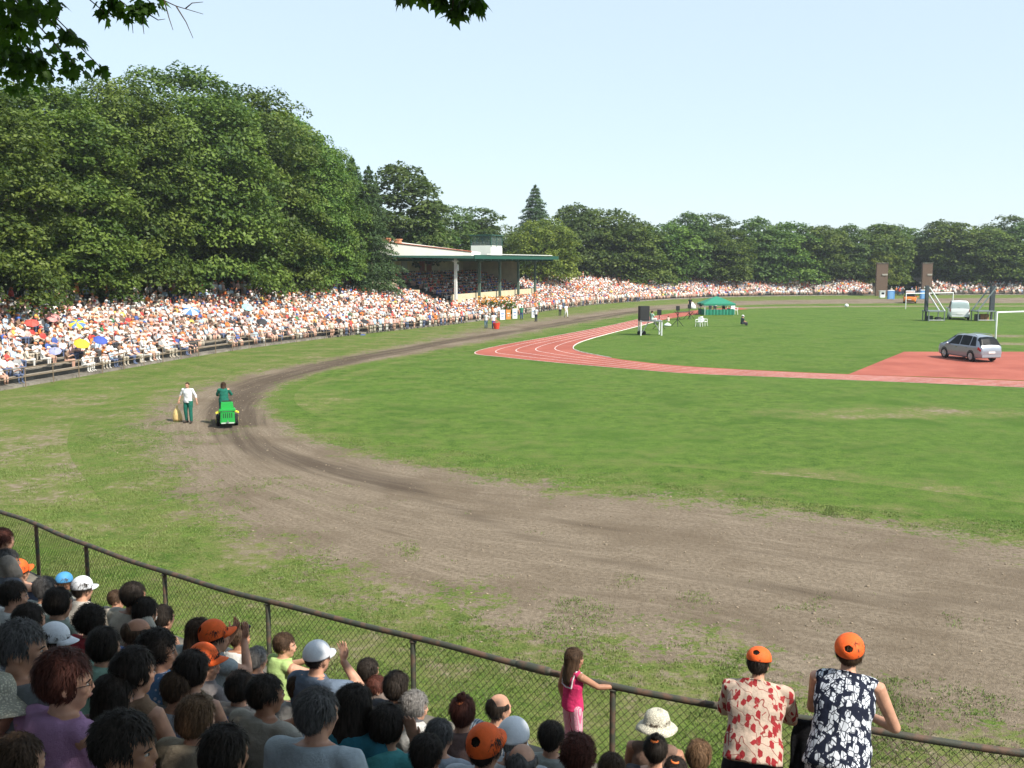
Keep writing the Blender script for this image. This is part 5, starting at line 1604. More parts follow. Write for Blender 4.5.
def leaves(C, D, size, r_, up=.55, asp=.62, fold=.25):
    """leaf quads (two bent halves kept as one quad) at C, facing roughly D"""
    n_ = len(C)
    nrm = D * (1 - up) + np.array([0, 0, up]) + r_.normal(0, .38, (n_, 3)); nrm /= np.linalg.norm(nrm, axis=1)[:, None]
    t = r_.normal(0, 1, (n_, 3)); t[:, 2] -= .5
    t -= nrm * (t * nrm).sum(1)[:, None]; t /= np.linalg.norm(t, axis=1)[:, None]
    b = np.cross(nrm, t)
    s = size * r_.uniform(.6, 1.25, n_)[:, None]
    a0 = C - t * s; a1 = C + b * s * asp - nrm * s * fold; a2 = C + t * s - nrm * s * .2; a3 = C - b * s * asp - nrm * s * fold
    v = np.stack([a0, a1, a2, a3], 1).reshape(-1, 3)
    return v, np.arange(n_ * 4).reshape(-1, 4)

def crown_mesh(name, rx, rz, cz, nclump, nleaf, lsize, seed, cr=(.9, 1.7), shape='round', ground=.25, inner=.25):
    r_ = np.random.default_rng(seed)
    C, D, VR = [], [], []
    k = 0
    big = r_.normal(0, 1, (9, 3)); big /= np.linalg.norm(big, axis=1)[:, None]; bw = r_.uniform(-.16, .18, 9)
    while k < nclump:
        d = r_.normal(0, 1, 3); d /= np.linalg.norm(d)
        if d[2] < -.75: continue
        lob = 1 + sum(w_ * max(0, d @ b_) ** 3 for w_, b_ in zip(bw, big))
        rr = (1 if r_.random() > inner else r_.uniform(.45, .85)) * lob * r_.uniform(.90, 1.03)
        zz = d[2]
        if shape == 'round': w_ = 1.0
        elif shape == 'dome':
            w_ = 1.0; 
            if zz < 0: w_ = 1.0 / max(math.hypot(d[0], d[1]), .55) * .97; zz *= 1.0
        elif shape == 'tall': w_ = 1.0 if zz < 0 else 1 - .15 * zz
        c = np.array([d[0] * rx * rr * w_, d[1] * rx * rr * w_, cz + zz * rz * rr])
        rad = r_.uniform(*cr)
        nl = int(nleaf * (rad / cr[1]) ** 2) + 6
        e = r_.normal(0, 1, (nl, 3)); e /= np.linalg.norm(e, axis=1)[:, None]
        e[:, 2] = np.where(e[:, 2] < -.25, -e[:, 2] * .6, e[:, 2])
        q = c + e * rad * r_.uniform(.55, 1.0, nl)[:, None] ** .6 * np.array([1.0, 1.0, .62])
        q[:, 2] -= .22 * ((q[:, 0] - c[0]) ** 2 + (q[:, 1] - c[1]) ** 2) / rad
        C.append(q); D.append(e * .6 + d * .4); VR.append(np.full(nl, r_.uniform(.1, .75)) + r_.normal(0, .16, nl)); k += 1
    C = np.concatenate(C); D = np.concatenate(D); D /= np.linalg.norm(D, axis=1)[:, None] + 1e-6
    v, q = leaves(C, D, lsize, r_)
    return fast_mesh(name, v, q, fattr={'var': np.clip(np.concatenate(VR), 0, 1)})

def conifer_mesh(name, h, rb, seed, layers=26, z0=1.0, per=11, droop=.25, ls=.20):
    r_ = np.random.default_rng(seed); C, D, VR = [], [], []
    for i in range(layers):
        f = i / (layers - 1); z = z0 + (h - z0) * f ** .9
        L = rb * (1 - f) ** .75 * r_.uniform(.75, 1.1) + .15
        nb = max(4, int(per * (1 - .5 * f)))
        for j in range(nb):
            a = 2 * math.pi * (j + r_.random() * .7) / nb + i; l = L * r_.uniform(.65, 1.12)
            nn = int(18 + l * 30); t = r_.uniform(.12, 1, nn) ** .7
            w_ = .36 * l * (1 - .6 * t) + .18
            o = r_.uniform(-1, 1, nn) * w_
            x = t * l * math.cos(a) - o * math.sin(a); y = t * l * math.sin(a) + o * math.cos(a)
            zz = z + l * (.18 * t - droop * t ** 2) - np.abs(o) * .15 + r_.normal(0, .12, nn)
            C.append(np.c_[x, y, zz]); D.append(np.tile([math.cos(a) * .4, math.sin(a) * .4, .8], (nn, 1))); VR.append(np.full(nn, r_.uniform(.2, .8)) + r_.normal(0, .15, nn))
    C = np.concatenate(C); D = np.concatenate(D)
    v, q = leaves(C, D, ls, r_, up=.5, asp=.30)
    return fast_mesh(name, v, q, fattr={'var': np.clip(np.concatenate(VR), 0, 1)})

def trunk_mesh(name, h, r0, seed, limbs=7, spread=3.0, lz=(.35, .8)):
    r_ = np.random.default_rng(seed); g = MB()
    pts = [(0, 0, -.4)] + [(r_.normal(0, .06) * i, r_.normal(0, .06) * i, h * i / 6) for i in range(1, 7)]
    g.tube(pts, [r0 * 1.35] + [r0 * (1 - .13 * i) for i in range(1, 7)], 10)
    for k in range(limbs):
        z = h * r_.uniform(*lz); a = 2 * math.pi * (k + r_.random() * .6) / limbs; L = spread * r_.uniform(.7, 1.1)
        g.tube([(0, 0, z - .2), (math.cos(a) * L * .45, math.sin(a) * L * .45, z + L * .35), (math.cos(a) * L, math.sin(a) * L, z + L * .75)], [r0 * .45, r0 * .28, r0 * .10], 7)
    return g.mesh(name, True)

TM = dict(
 maple0=(crown_mesh('crown', 6.2, 9.8, 8.4, 380, 200, .175, 21, (1.0, 1.9), 'dome'), trunk_mesh('trunk', 12, .42, 1, 9, 4.5), LEAF),
 maple1=(crown_mesh('crown', 6.6, 9.4, 8.1, 400, 200, .175, 22, (1.0, 2.0), 'dome'), trunk_mesh('trunk', 12, .40, 2, 9, 4.5), LEAF),
 maple2=(crown_mesh('crown', 5.6, 10.0, 8.7, 350, 200, .175, 23, (.9, 1.8), 'dome'), trunk_mesh('trunk', 12, .38, 3, 9, 4.0), LEAF),
 oak0=(crown_mesh('crown', 5.6, 7.0, 7.6, 260, 85, .27, 31, (1.0, 2.0)), trunk_mesh('trunk', 10, .36, 4, 7, 3.4), LEAF),
 oak1=(crown_mesh('crown', 5.0, 7.6, 8.0, 240, 85, .27, 32, (.9, 1.9), 'tall'), trunk_mesh('trunk', 10, .33, 5, 7, 3.2), LEAF_D),
 oak2=(crown_mesh('crown', 5.9, 6.6, 7.0, 270, 85, .27, 33, (1.0, 2.1), 'dome'), trunk_mesh('trunk', 9, .36, 6, 7, 3.6), LEAF),
 airy=(crown_mesh('crown', 4.6, 6.8, 10.5, 95, 80, .26, 34, (.8, 1.7), 'round', inner=.4), trunk_mesh('trunk', 14, .30, 7, 9, 3.4, (.45, .9)), LEAF_D),
 yellow=(crown_mesh('crown', 6.4, 6.8, 7.4, 260, 90, .25, 35, (1.0, 2.0), 'dome'), trunk_mesh('trunk', 9, .34, 8, 7, 3.8), LEAF_Y),
 spruce=(conifer_mesh('crown', 19, 4.4, 36, 40, 1.2, 13, .22, .26), trunk_mesh('trunk', 17, .30, 9, 0), NEEDLE),
 cedar=(conifer_mesh('crown', 18, 6.8, 37, 26, 1.0, 14, .34, .27), trunk_mesh('trunk', 16, .36, 10, 0), NEEDLE),
)
TREE_H = dict(maple0=19.0, maple1=18.3, maple2=19.6, oak0=15.4, oak1=16.2, oak2=14.6, airy=17.8, yellow=14.8, spruce=19.2, cedar=18.2)
def tree(kind, x, y, z, height, label, wid=1.0, group=None, name='tree', rot=None):
    crown, trunk, lm = TM[kind]
    k = height / TREE_H[kind]
    root = empty(name, (x, y, z), random.uniform(0, 6.28) if rot is None else rot, (k * wid, k * wid, k))
    tag(root, label, 'tree', group)
    link('crown', crown, root, [lm]); link('trunk', trunk, root, [BARK])
    return root
def tree_px(kind, px, depth, top, label, wid=1.0, base=TOPZ, group=None, name='tree', **kw):
    q = at_depth(px, 262, depth); t = at_depth(px, top, depth)
    return tree(kind, q[0], depth, base, t[2] - base, label, wid, group, name, **kw)

G1 = 'big maples behind the far stand'
def back_depth(px, extra):
    q = FAR.pos(px2s(px), .8 + RUN * NROW + extra)
    return q
BIG = [(-190, 3.2, 40, 'maple0', 1.2, None), (-62, 3.5, 72, 'maple1', 1.12, 'big maple cut by the left edge of the photo'),
       (28, 3.6, 76, 'maple2', 1.16, 'big maple behind the yellow and blue umbrella'), (100, 4.4, 76, 'maple0', 1.02, 'big bright maple standing between the yellow umbrella and the walking man'),
       (176, 4.2, 70, 'maple1', 1.0, 'tallest big maple, above the white and blue umbrella'), (238, 4.6, 84, 'maple2', 1.06, 'big maple right of the white and blue umbrella'),
       (280, 4.4, 114, 'maple0', .95, 'lower rounded maple sloping down towards the cedar'), (314, 4.2, 150, 'maple1', .84, 'lowest maple at the right end of the big group')]
for px, ex, top, kind, wd, lab in BIG:
    s = px2s(px, .8 + RUN * NROW + ex) if px > -100 else px2s(-60, .8 + RUN * NROW + ex) - 9
    q = FAR.pos(s, .8 + RUN * NROW + ex - 1.7)
    t = at_depth(px, top, q[1])
    tree(kind, q[0], q[1], TOPZ - .1, t[2] - TOPZ, lab or 'big maple standing beyond the left edge of the stand', wd, G1, 'maple_tree')
# second rank filling in behind
for k, (px, ex, top) in enumerate(((-10, 13, 96), (64, 13, 92), (140, 13, 92), (205, 13, 96), (262, 13, 112), (305, 12, 140))):
    q = FAR.pos(px2s(px, .8 + RUN * NROW + ex), .8 + RUN * NROW + ex); t = at_depth(px, top, q[1])
    lb = ['dark maple top behind the maple of the yellow and blue umbrella', 'dark maple hidden behind the gap left of the bright maple', 'dark maple behind the bright and the tallest maple', 'dark maple behind the tallest maple on its right', 'dark maple behind the lower rounded maple', 'dark maple behind the lowest maple by the cedar'][k]
    tree('maple%d' % (k % 3), q[0], q[1], TOPZ - .1, t[2] - TOPZ, lb, 1.05, 'maples of the second rank', 'maple_tree')
tree_px('cedar', 370, 121, 166, 'dark layered cedar overlapping the left end of grandstand', .80, name='cedar_tree')
tree_px('spruce', 354, 136, 158, 'slim conifer peak between the lowest maple and the cedar', 1.15, name='conifer_tree')
tree_px('cedar', 535, 215, 185, 'pointed conifer rising highest behind the grandstand', .95, name='spruce_tree')
yt = at_depth(546, 262, 176); tree_px('yellow', 543, 176, 218, 'yellow-green tree beside the right end of the grandstand canopy', 1.0, base=TOPZ - 2)
G2 = 'trees along the far edge of the ground'
BK = [('oak1', 398, 150, 166, 1.0, 'dark round tree top directly above the grandstand attic'), ('airy', 446, 172, 199, 1.1, 'open-crowned tree left of the spruce above the rooftop box'), ('airy', 482, 180, 202, 1.1, 'feathery tree just left of the pointed spruce'),
      ('oak0', 420, 168, 214, 1.1, 'bushy tree low behind the white grandstand attic'), ('oak2', 466, 180, 222, 1.1, 'bushy tree behind the rooftop glass box'),
      ('oak1', 572, 198, 206, 1.0, 'dark tree between the yellow-green tree and the first round crown'), ('oak0', 604, 202, 206, 1.05, 'round green tree behind the left end of the running track'), ('oak2', 634, 205, 220, 1.0, 'low tree behind the black loudspeaker stack'),
      ('oak0', 662, 210, 222, 1.0, 'green tree right of the black loudspeaker stack'), ('oak1', 690, 214, 214, .95, 'dark narrow tree above the tripod speakers'), ('airy', 716, 222, 208, 1.0, 'ragged airy tree above the green gazebo'),
      ('oak0', 722, 216, 226, 1.0, 'round tree directly behind the green gazebo'), ('oak1', 757, 222, 219, 1.0, 'dark tree right of the green gazebo'), ('oak2', 788, 224, 222, 1.0, 'broad tree above the crouching figure'),
      ('oak0', 818, 226, 224, 1.0, 'round tree midway between gazebo and brick pillar'), ('oak1', 846, 228, 226, 1.0, 'dark tree left of the taller brick pillar'), ('oak2', 872, 232, 224, 1.0, 'broad tree just left of the brick pillars'),
      ('yellow', 880, 226, 250, .8, 'low yellowish bush-like tree beside the left brick pillar'), ('airy', 888, 246, 220, 1.1, 'thin-topped tree above the left brick pillar'), ('oak0', 914, 250, 226, 1.0, 'tree between the two brick pillars'),
      ('oak1', 938, 236, 222, 1.15, 'dense dark tree above the white van'), ('oak0', 966, 232, 221, 1.15, 'dense dark round tree right of the white van'), ('airy', 1010, 238, 210, 1.05, 'tall ragged tree at the right edge'),
      ('oak2', 994, 230, 228, 1.1, 'low dark tree between the white van and right edge'), ('oak1', 1028, 230, 222, 1.1, 'dark tree cut by the right edge')]
for kind, px, dp, top, wd, lab in BK:
    tree_px(kind, px, dp, top, lab, wd * 1.22, (TOPZ if px < 860 else 2.5) - (2.4 if px > 560 else 0), G2)
for k, (px, top) in enumerate(((600, 226), (648, 228), (705, 226), (770, 228), (830, 230), (900, 234), (980, 230), (1080, 226), (1140, 224), (500, 224), (430, 222))):
    tree_px('oak%d' % (k % 3), px, 262 if px > 560 else 205, top, 'tree in the hidden second row behind the far edge trees', 1.35, 2.5, 'second row of far trees')
tree_px('oak2', 896, 238, 254, 'low bushy tree filling the left half of the far gateway', 1.2, -1.5, 'bushy trees in the far gateway')
tree_px('oak0', 916, 240, 250, 'low bushy tree filling the right half of the far gateway', 1.2, -1.5, 'bushy trees in the far gateway')
# undergrowth that closes the view below the crowns
r_ = np.random.default_rng(5); C = []
for i in range(2600):
    s = r_.uniform(2, FAR.L - 2); q = FAR.pos(s, .8 + RUN * NROW + r_.uniform(9, 15)); hh = r_.uniform(.3, 4.2)
    c = np.array([q[0], q[1], TOPZ + hh]); nn = 16
    C.append(c + r_.normal(0, .75, (nn, 3)))
C = np.concatenate(C); D = r_.normal(0, 1, C.shape); D /= np.linalg.norm(D, axis=1)[:, None]
v, q = leaves(C, D, .42, r_)
tag(link('undergrowth', fast_mesh('undergrowth', v, q, fattr={'var': r_.uniform(0, .5, len(C))}, mats=[LEAF_D])), 'dark undergrowth closing the view beneath the tree crowns', kind='stuff')

# ------------------------------------------------------------------ trees above the near stand (their shade falls on it)
SPRAY = leaf_mat('overhanging_maple_leaves', (.035, .080, .014), (.110, .190, .034), .5)
def maple_leaf_pts():
    half = [(0, 0), (.10, .03), (.34, -.02), (.30, .16), (.50, .30), (.36, .40), (.40, .58), (.20, .52), (.10, .70), (0, 1.0)]
    return half
def big_leaves(C, Dn, T, size, r_):
    """real leaf outlines for the nearby foliage: 2 x 8 pointed halves, folded on the midrib"""
    h = np.array(maple_leaf_pts()); vs = []; fs = []; b = 0
    out = []
    for c, n_, t, s in zip(C, Dn, T, size):
        t = t / np.linalg.norm(t); n_ = n_ - t * n_.dot(t); n_ /= np.linalg.norm(n_) + 1e-6; bb = np.cross(n_, t)
        for sg in (1, -1):
            P = c + s * (h[:, 1][:, None] * t + sg * h[:, 0][:, None] * bb - (np.abs(h[:, 0]) * .35)[:, None] * n_ - (h[:, 1] ** 2 * .18)[:, None] * n_)
            vs.append(P)
            for a in range(1, 9): fs.append((b, b + a, b + a + 1))
            b += 10
    return np.concatenate(vs), np.array(fs)
r_ = np.random.default_rng(77)
TR = [np.array(p) for p in ((11.5, -5.0), (5.0, -9.5), (-3.5, -6.5), (14, -12), (-9, 1.5))]
cl = []
tries = 0
while len(cl) < 880 and tries < 60000:
    tries += 1
    s = r_.uniform(NEAR.L * .04, NEAR.L * .97); p = r_.uniform(4.4, 17.5)
    if p < 5.2 and r_.random() < .4: continue
    a = NEAR.pos(s, p); z0 = near_tread(p) + 1.0
    z = r_.uniform(10.2, 15.5); t = (z - z0) / SUN_DIR[2]
    c = np.array([a[0] + SUN_DIR[0] * t, a[1] + SUN_DIR[1] * t, z])
    q = proj(c[None])[0]; rad = r_.uniform(.8, 1.35)
    if q[2] > .5 and q[1] > -FPX * (rad * .9 + .25) / q[2]: continue
    cl.append((c, rad))
GR = [[] for _ in TR]
for c, rad in cl:
    GR[int(np.argmin([np.linalg.norm(c[:2] - t) for t in TR]))].append((c, rad))
LAB = ['maple behind the camera shading the right part of the near terrace', 'maple behind the camera shading the middle of near terrace', 'maple behind the camera with branches hanging in at the top left', 'maple far behind the camera on the right', 'maple at the left end of near terrace']
twig_specs = {2: [], 1: []}
for gi, (t0, L) in enumerate(zip(TR, GR)):
    base = np.array([t0[0], t0[1], 0.0]); sN, pN = NEAR.sp(t0[0], t0[1]); base[2] = near_tread(max(pN, 1.6)) if pN < 30 else 0
    root = empty('maple_tree', base); tag(root, LAB[gi], 'tree', 'maples over the near terrace')
    C, D, VR = [], [], []
    g = MB(); top = base + np.array([0, 0, 9.0])
    g.tube([base * 0, V(.1, 0, 4), V(.0, .1, 9.0 - base[2] * .3)], [.38, .30, .22], 12)
    if L:
        cen = np.mean([c for c, _ in L], 0)
        for k in range(0, len(L), 12):
            c = L[k][0]; m_ = (top * .5 + c * .5) + V(0, 0, .8)
            q = proj(np.array([m_, c])); 
            g.tube([V(0, 0, 8.0 - base[2] * .3), m_ - base, c - base], [.13, .07, .02], 6)
    for c, rad in L:
        nn = int(105 * rad)
        e = r_.normal(0, 1, (nn, 3)); e /= np.linalg.norm(e, axis=1)[:, None]
        C.append(c + e * rad * r_.uniform(.3, 1, (nn, 1)) * V(1, 1, .6) - base); D.append(e); VR.append(np.clip(r_.uniform(.1, .7) + r_.normal(0, .15, nn), 0, 1))
    if C:
        v, q = leaves(np.concatenate(C), np.concatenate(D), .155, r_, up=.6, asp=.75)
        link('crown', fast_mesh('crown', v, q, fattr={'var': np.concatenate(VR)}), root, [LEAF])
    g.build('trunk', BARK, root, True)
    # sprays that hang into the top of the view
    sprays = []
    if gi == 2:
        for (px, py, dp, rad, nn) in ((8, 6, 6.4, .24, 70), (28, 12, 6.6, .19, 44), (14, 50, 7.0, .24, 44), (44, 66, 7.1, .2, 30), (20, 78, 7.2, .2, 26), (50, 4, 6.4, .12, 16), (16, 32, 6.8, .16, 24), (64, 34, 6.7, .09, 14), (78, 40, 6.7, .05, 6), (36, 58, 7.0, .20, 36), (74, 64, 7.0, .14, 20), (102, 69, 7.0, .06, 8),
                                      (6, 62, 7.0, .20, 26), (112, 4, 6.2, .10, 16), (132, 10, 6.2, .11, 20), (150, 2, 6.2, .09, 12), (104, 12, 6.2, .05, 6), (-12, 24, 6.6, .26, 44)):
            sprays.append((at_depth(px, py, dp), rad, nn))
    if gi == 1:
        for (px, py, dp, rad, nn) in ((444, 0, 5.6, .07, 14), (462, 4, 5.6, .08, 18), (478, 6, 5.6, .06, 12), (452, 12, 5.6, .035, 5), (402, -4, 5.6, .04, 6), (420, -8, 5.6, .08, 12), (470, -10, 5.6, .12, 26)):
            sprays.append((at_depth(px, py, dp), rad, nn))
    if sprays:
        C, Dn, T, S_ = [], [], [], []
        for c, rad, nn in sprays:
            e = r_.normal(0, 1, (nn, 3)); e /= np.linalg.norm(e, axis=1)[:, None]
            pts = c + e * rad * r_.uniform(.2, 1, (nn, 1)) * V(1, .9, .75)
            for p_, e_ in zip(pts, e):
                C.append(p_ - base); T.append(V(e_[0] * .7, e_[1] * .5, -.75) + r_.normal(0, .25, 3)); Dn.append(V(0, -.25, .8) + r_.normal(0, .5, 3)); S_.append(r_.uniform(.055, .10))
        v, f = big_leaves(C, Dn, T, S_, r_)
        link('foliage', fast_mesh('foliage', v, f, fattr={'var': np.repeat(r_.uniform(.0, .5, len(C)), 16)}), root, [SPRAY])
        tw = MB()
        cc = np.array([c for c, _, _ in sprays]); anchor = cc[0] + V(-.6 if gi == 2 else .3, -1.4, .9)
        for c, rad, nn in sprays:
            m_ = (anchor + c) / 2 + V(0, 0, .12)
            tw.tube([anchor - base, m_ - base, c - base], [.016, .009, .003], 6)
        if gi == 2:
            for (a, b, c) in (((150, -6), (176, 6), (203, 14)), ((176, 6), (186, 22), (193, 38)), ((164, 0), (169, 18), (173, 30)), ((145, 12), (158, 20), (165, 19)), ((186, 8), (192, 3), (203, 2)), ((131, 8), (132, 22), (133, 33)), ((142, 14), (143, 26), (144, 34))):
                tw.tube([at_depth(*a, 6.2) - base, at_depth(*b, 6.2) - base, at_depth(*c, 6.2) - base], [.0045, .003, .0016], 5)
            tw.tube([anchor - base, at_depth(150, -6, 6.2) - base], [.014, .006], 6)
        tw.tube([V(0, 0, 8.0 - base[2] * .3), (anchor - base) * .6 + V(0, 0, 1.4), anchor - base], [.10, .05, .018], 7)
        tw.build('twigs', BARK, root, True)
# ------------------------------------------------------------------ vehicles
TYRE = mat('tyre_rubber', (.02, .02, .022), .85); RIM = mat('alloy_rim', (.45, .46, .48), .3, .8)
DGLASS = mat('dark_car_glass', (.010, .013, .016), .3, spec=.08); REDL = mat('red_lamp', (.45, .02, .02), .2, spec=.5); PLATE = mat('number_plate', (.75, .75, .72), .5)
BLK = mat('black_plastic', (.025, .025, .027), .6); CHROME = mat('chrome_trim', (.6, .6, .62), .2, .9)
MPV = dict(x=[-2.40, -2.36, -2.28, -2.16, -2.02, -1.78, -1.40, -.5, .3, .75, 1.10, 1.45, 1.75, 2.05, 2.25, 2.36, 2.40],
           zb=[.45, .34, .28, .25, .24, .24, .24, .24, .24, .24, .24, .24, .24, .24, .26, .32, .45],
           zt=[.72, .95, 1.05, 1.24, 1.44, 1.56, 1.62, 1.66, 1.62, 1.52, 1.33, 1.13, 1.03, .96, .86, .74, .60],
           w=[.72, .82, .87, .90, .92, .93, .935, .935, .935, .93, .92, .91, .90, .87, .80, .70, .60],
           belt=.93, wr=[.98, .96, .93, .84, .75, .70, .68, .68, .69, .72, .78, .85, .92, .95, .95, .96, .98])
VAN = dict(x=[-2.30, -2.26, -2.20, -2.12, -2.02, -1.9, -1.5, -.5, .5, .95, 1.3, 1.6, 1.85, 2.1, 2.28, 2.36],
           zb=[.45, .36, .32, .30, .28, .28, .28, .28, .28, .28, .28, .28, .28, .3, .32, .45],
           zt=[.85, 1.10, 1.30, 1.62, 1.82, 1.90, 1.95, 1.97, 1.93, 1.78, 1.50, 1.22, 1.10, 1.02, .9, .7],
           w=[.80, .88, .93, .95, .96, .965, .97, .97, .97, .96, .95, .94, .93, .90, .82, .70],
           belt=1.08, wr=[.98, .95, .92, .88, .84, .82, .80, .80, .80, .82, .86, .90, .93, .95, .95, .97])
def car_surface(T, x, t):
    """t in [0,1]: bottom edge of the left side, up, over the roof, down the right side; the left is +Y when the nose is +X"""
    f = lambda k: np.interp(x, T['x'], T[k])
    zb, zt, w, wr = f('zb'), f('zt'), f('w'), f('wr')
    belt = np.minimum(T['belt'], zb + (zt - zb) * .72)
    a = 1 - abs(2 * t - 1); sg = 1 if t < .5 else -1
    kx = np.array([0, .06, .22, .42, .48, .72, .80, 1.0])
    one = np.ones_like(x)
    ys = np.stack([w * .90, w * .96, w, w * .985, w * .965, w * wr * 1.0, w * wr * .86, 0 * one])
    zs = np.stack([zb, zb + .05, zb + (belt - zb) * .45, belt - .03, belt + .02, zt - .10 * np.clip((zt - belt) / .3, .1, 1), zt - .02, zt + .012])
    y = np.array([np.interp(a, kx, ys[:, i]) for i in range(len(x))]); z = np.array([np.interp(a, kx, zs[:, i]) for i in range(len(x))])
    return np.stack([x, y * sg, z], 1)
def car_patch(T, x0, x1, t0, t1, nx, nt, off=0.0, xskew=None):
    xs = np.linspace(x0, x1, nx); P = []
    for t in np.linspace(t0, t1, nt):
        q = xs if xskew is None else xskew(t, xs)
        P.append(car_surface(T, q, t))
    P = np.array(P)
    if off:
        du = np.gradient(P, axis=1); dv = np.gradient(P, axis=0); n_ = np.cross(du, dv); n_ /= np.linalg.norm(n_, axis=2)[..., None] + 1e-9
        c = P - np.array([P[..., 0].mean() * .4, 0, .9]); s_ = np.sign((n_ * c).sum(2).mean()); P = P + n_ * s_ * off
    v = P.reshape(-1, 3); i = np.arange(nt - 1)[:, None] * nx + np.arange(nx - 1)[None]
    q = np.stack([i, i + 1, i + nx + 1, i + nx], -1).reshape(-1, 4)
    return v, [tuple(r) for r in q]
def build_car(name, T, paint, loc, heading, sc, label, cat, lamp_t=(.30, .44), low=None, wheel_x=(-1.42, 1.45), wr_=.33, roofrack=False, rearglass=None):
    root = empty(name, loc, heading, sc); tag(root, label, cat)
    g = MB(); v, f = car_patch(T, T['x'][0], T['x'][-1], 0, 1, 110, 65); g.add(v, f)
    n = 65 * 110
    rear = [k * 110 for k in range(65)]; fr = [k * 110 + 109 for k in range(65)]
    g.f += [tuple(rear), tuple(fr[::-1])]; g.m += [0, 0]
    # floor pan
    bl = [j for j in range(110)]; br_ = [64 * 110 + j for j in range(110)]
    for j in range(109): g.f.append((bl[j], br_[j], br_[j + 1], bl[j + 1])); g.m.append(0)
    g.build('body', paint, root, True)
    xr, xf = T['x'][0], T['x'][-1]
    iw = int(np.argmax(np.array(T['zt'])))
    # glass
    def glass(x0, x1, t0, t1, nm='window', sk=None):
        g = MB(); v, f = car_patch(T, x0, x1, t0, t1, 40, 45, .014, sk); g.add(v, f); return g.build(nm, DGLASS, root, True)
    xb = np.interp(T['belt'] + .14, T['zt'][:6], T['x'][:6]); xt = np.interp(T['zt'][iw] - .12, T['zt'][:iw + 1], T['x'][:iw + 1])
    glass(xb, xt, .335, .665, 'rear_window').material_slots[0].material = rearglass or DGLASS
    xa = np.interp(-(T['zt'][iw] - .10), [-z for z in T['zt'][iw:]], T['x'][iw:]); xc = np.interp(-(T['belt'] + .10), [-z for z in T['zt'][iw:]], T['x'][iw:])
    glass(xa, xc, .35, .65, 'windscreen')
    for s_ in (0, 1):
        def tt(a): return a if s_ == 0 else 1 - a
        L = T['x'][-1] - T['x'][0]
        for (a, b) in ((-1.88, -1.28), (-1.20, -.22), (-.14, .80)):
            def sk(t, xs, a=a, b=b):
                aa = 1 - abs(2 * t - 1); u = (aa - .49) / .2
                if a < -1.8: return np.linspace(a + .22 * u, b, len(xs))
                if b > .7: return np.linspace(a, b + .34 - .62 * u, len(xs))
                return xs
            glass(a, b, tt(.247), tt(.368), 'window', sk)
        # lamps, handles, mirror, sill
        g = MB(); v, f = car_patch(T, xr + .05, xr + .32, tt(.17), tt(.235 if T is MPV else .30), 8, 6, .010); g.add(v, f); g.build('tail_lamp', REDL, root, True)
        g = MB(); v, f = car_patch(T, xf - .42, xf - .08, tt(.16), tt(.215), 8, 6, .010); g.add(v, f); g.build('headlamp', mat('headlamp_glass', (.6, .62, .64), .1), root, True)
        sy = 1 if s_ == 0 else -1
        g = MB(); g.ell((.98, sy * 1.02, T['belt'] + .05), (.07, .13, .085)); g.build('mirror', paint, root, True)
        for x in (-.95, .12):
            g = MB(); P = car_surface(T, np.array([x]), tt(.19))[0]; g.box((x, P[1] + sy * .012, P[2]), (.2, .03, .03)); g.build('handle', CHROME, root)
        for x in wheel_x:
            w = np.interp(x, T['x'], T['w'])
            wl = empty('wheel', (x, sy * (w - .10), wr_)); wl.parent = root
            g = MB(); a = np.linspace(0, 2 * math.pi, 37)[:-1]
            rr = [(V(0, -.11, 0), .70), (V(0, -.11, 0), .95), (V(0, -.07, 0), 1.0), (V(0, .08, 0), 1.0), (V(0, .115, 0), .95), (V(0, .115, 0), .66)]
            g.rings([(c, V(r * wr_, 0, 0), V(0, 0, r * wr_)) for c, r in rr], 36); g.build('tyre', TYRE, wl, False)
            g = MB(); g.rings([(V(0, sy * .10, 0), V(.66 * wr_, 0, 0), V(0, 0, .66 * wr_)), (V(0, sy * .122, 0), V(.64 * wr_, 0, 0), V(0, 0, .64 * wr_))], 30)
            for k in range(7):
                a_ = k * 2 * math.pi / 7; g.tube([(0, sy * .125, 0), (.6 * wr_ * math.cos(a_), sy * .125, .6 * wr_ * math.sin(a_))], .022, 6)
            g.build('rim', RIM, wl)
            # dark arch
            g = MB(); vs = []; 
            for k in range(25):
                a_ = math.pi * (k / 24) * 1.16 - .25
                for r in (wr_ * 1.02, wr_ * 1.20):
                    px_, pz = x + r * math.cos(a_), wr_ + r * math.sin(a_)
                    vs.append((px_, sy * (np.interp(px_, T['x'], T['w']) * (1.0 if pz > .42 else .985) + .006), pz))
            g.add(vs, [(2 * k, 2 * k + 1, 2 * k + 3, 2 * k + 2) for k in range(24)]); g.build('wheel_arch', BLK, root)
    g = MB(); g.box((xr - .012, 0, .62), (.03, .52, .115)); g.build('number_plate', PLATE, root)
    g = MB(); v, f = car_patch(T, xr + .004, xr + .16, .025, .975, 6, 50, .012); 
    keep = []
    g.box((xr + .05, 0, .40), (.12, 1.5, .16)); g.build('bumper', low or BLK, root)
    g = MB(); g.tube([(xb - .02, .02, T['belt'] + .16), (xb + .03, .45, T['belt'] + .20)], .012, 6); g.build('wiper', BLK, root)
    if roofrack:
        for sy in (-1, 1):
            g = MB(); zt = np.interp(-.4, T['x'], T['zt']); g.tube([(-1.6, sy * .60, zt - .06), (-1.4, sy * .61, zt + .02), (.2, sy * .61, zt + .02), (.5, sy * .60, zt - .06)], .02, 6); g.build('roof_rail', CHROME, root, True)
    return root
SILVER = mat('silver_paint', (.33, .37, .42), .34, .5, spec=.5); WHITEP = mat('white_paint', (.76, .78, .78), .3, spec=.5); ORANGEP = mat('orange_paint', (.75, .22, .03), .35, spec=.5)
cpos = at(968, 359.5)
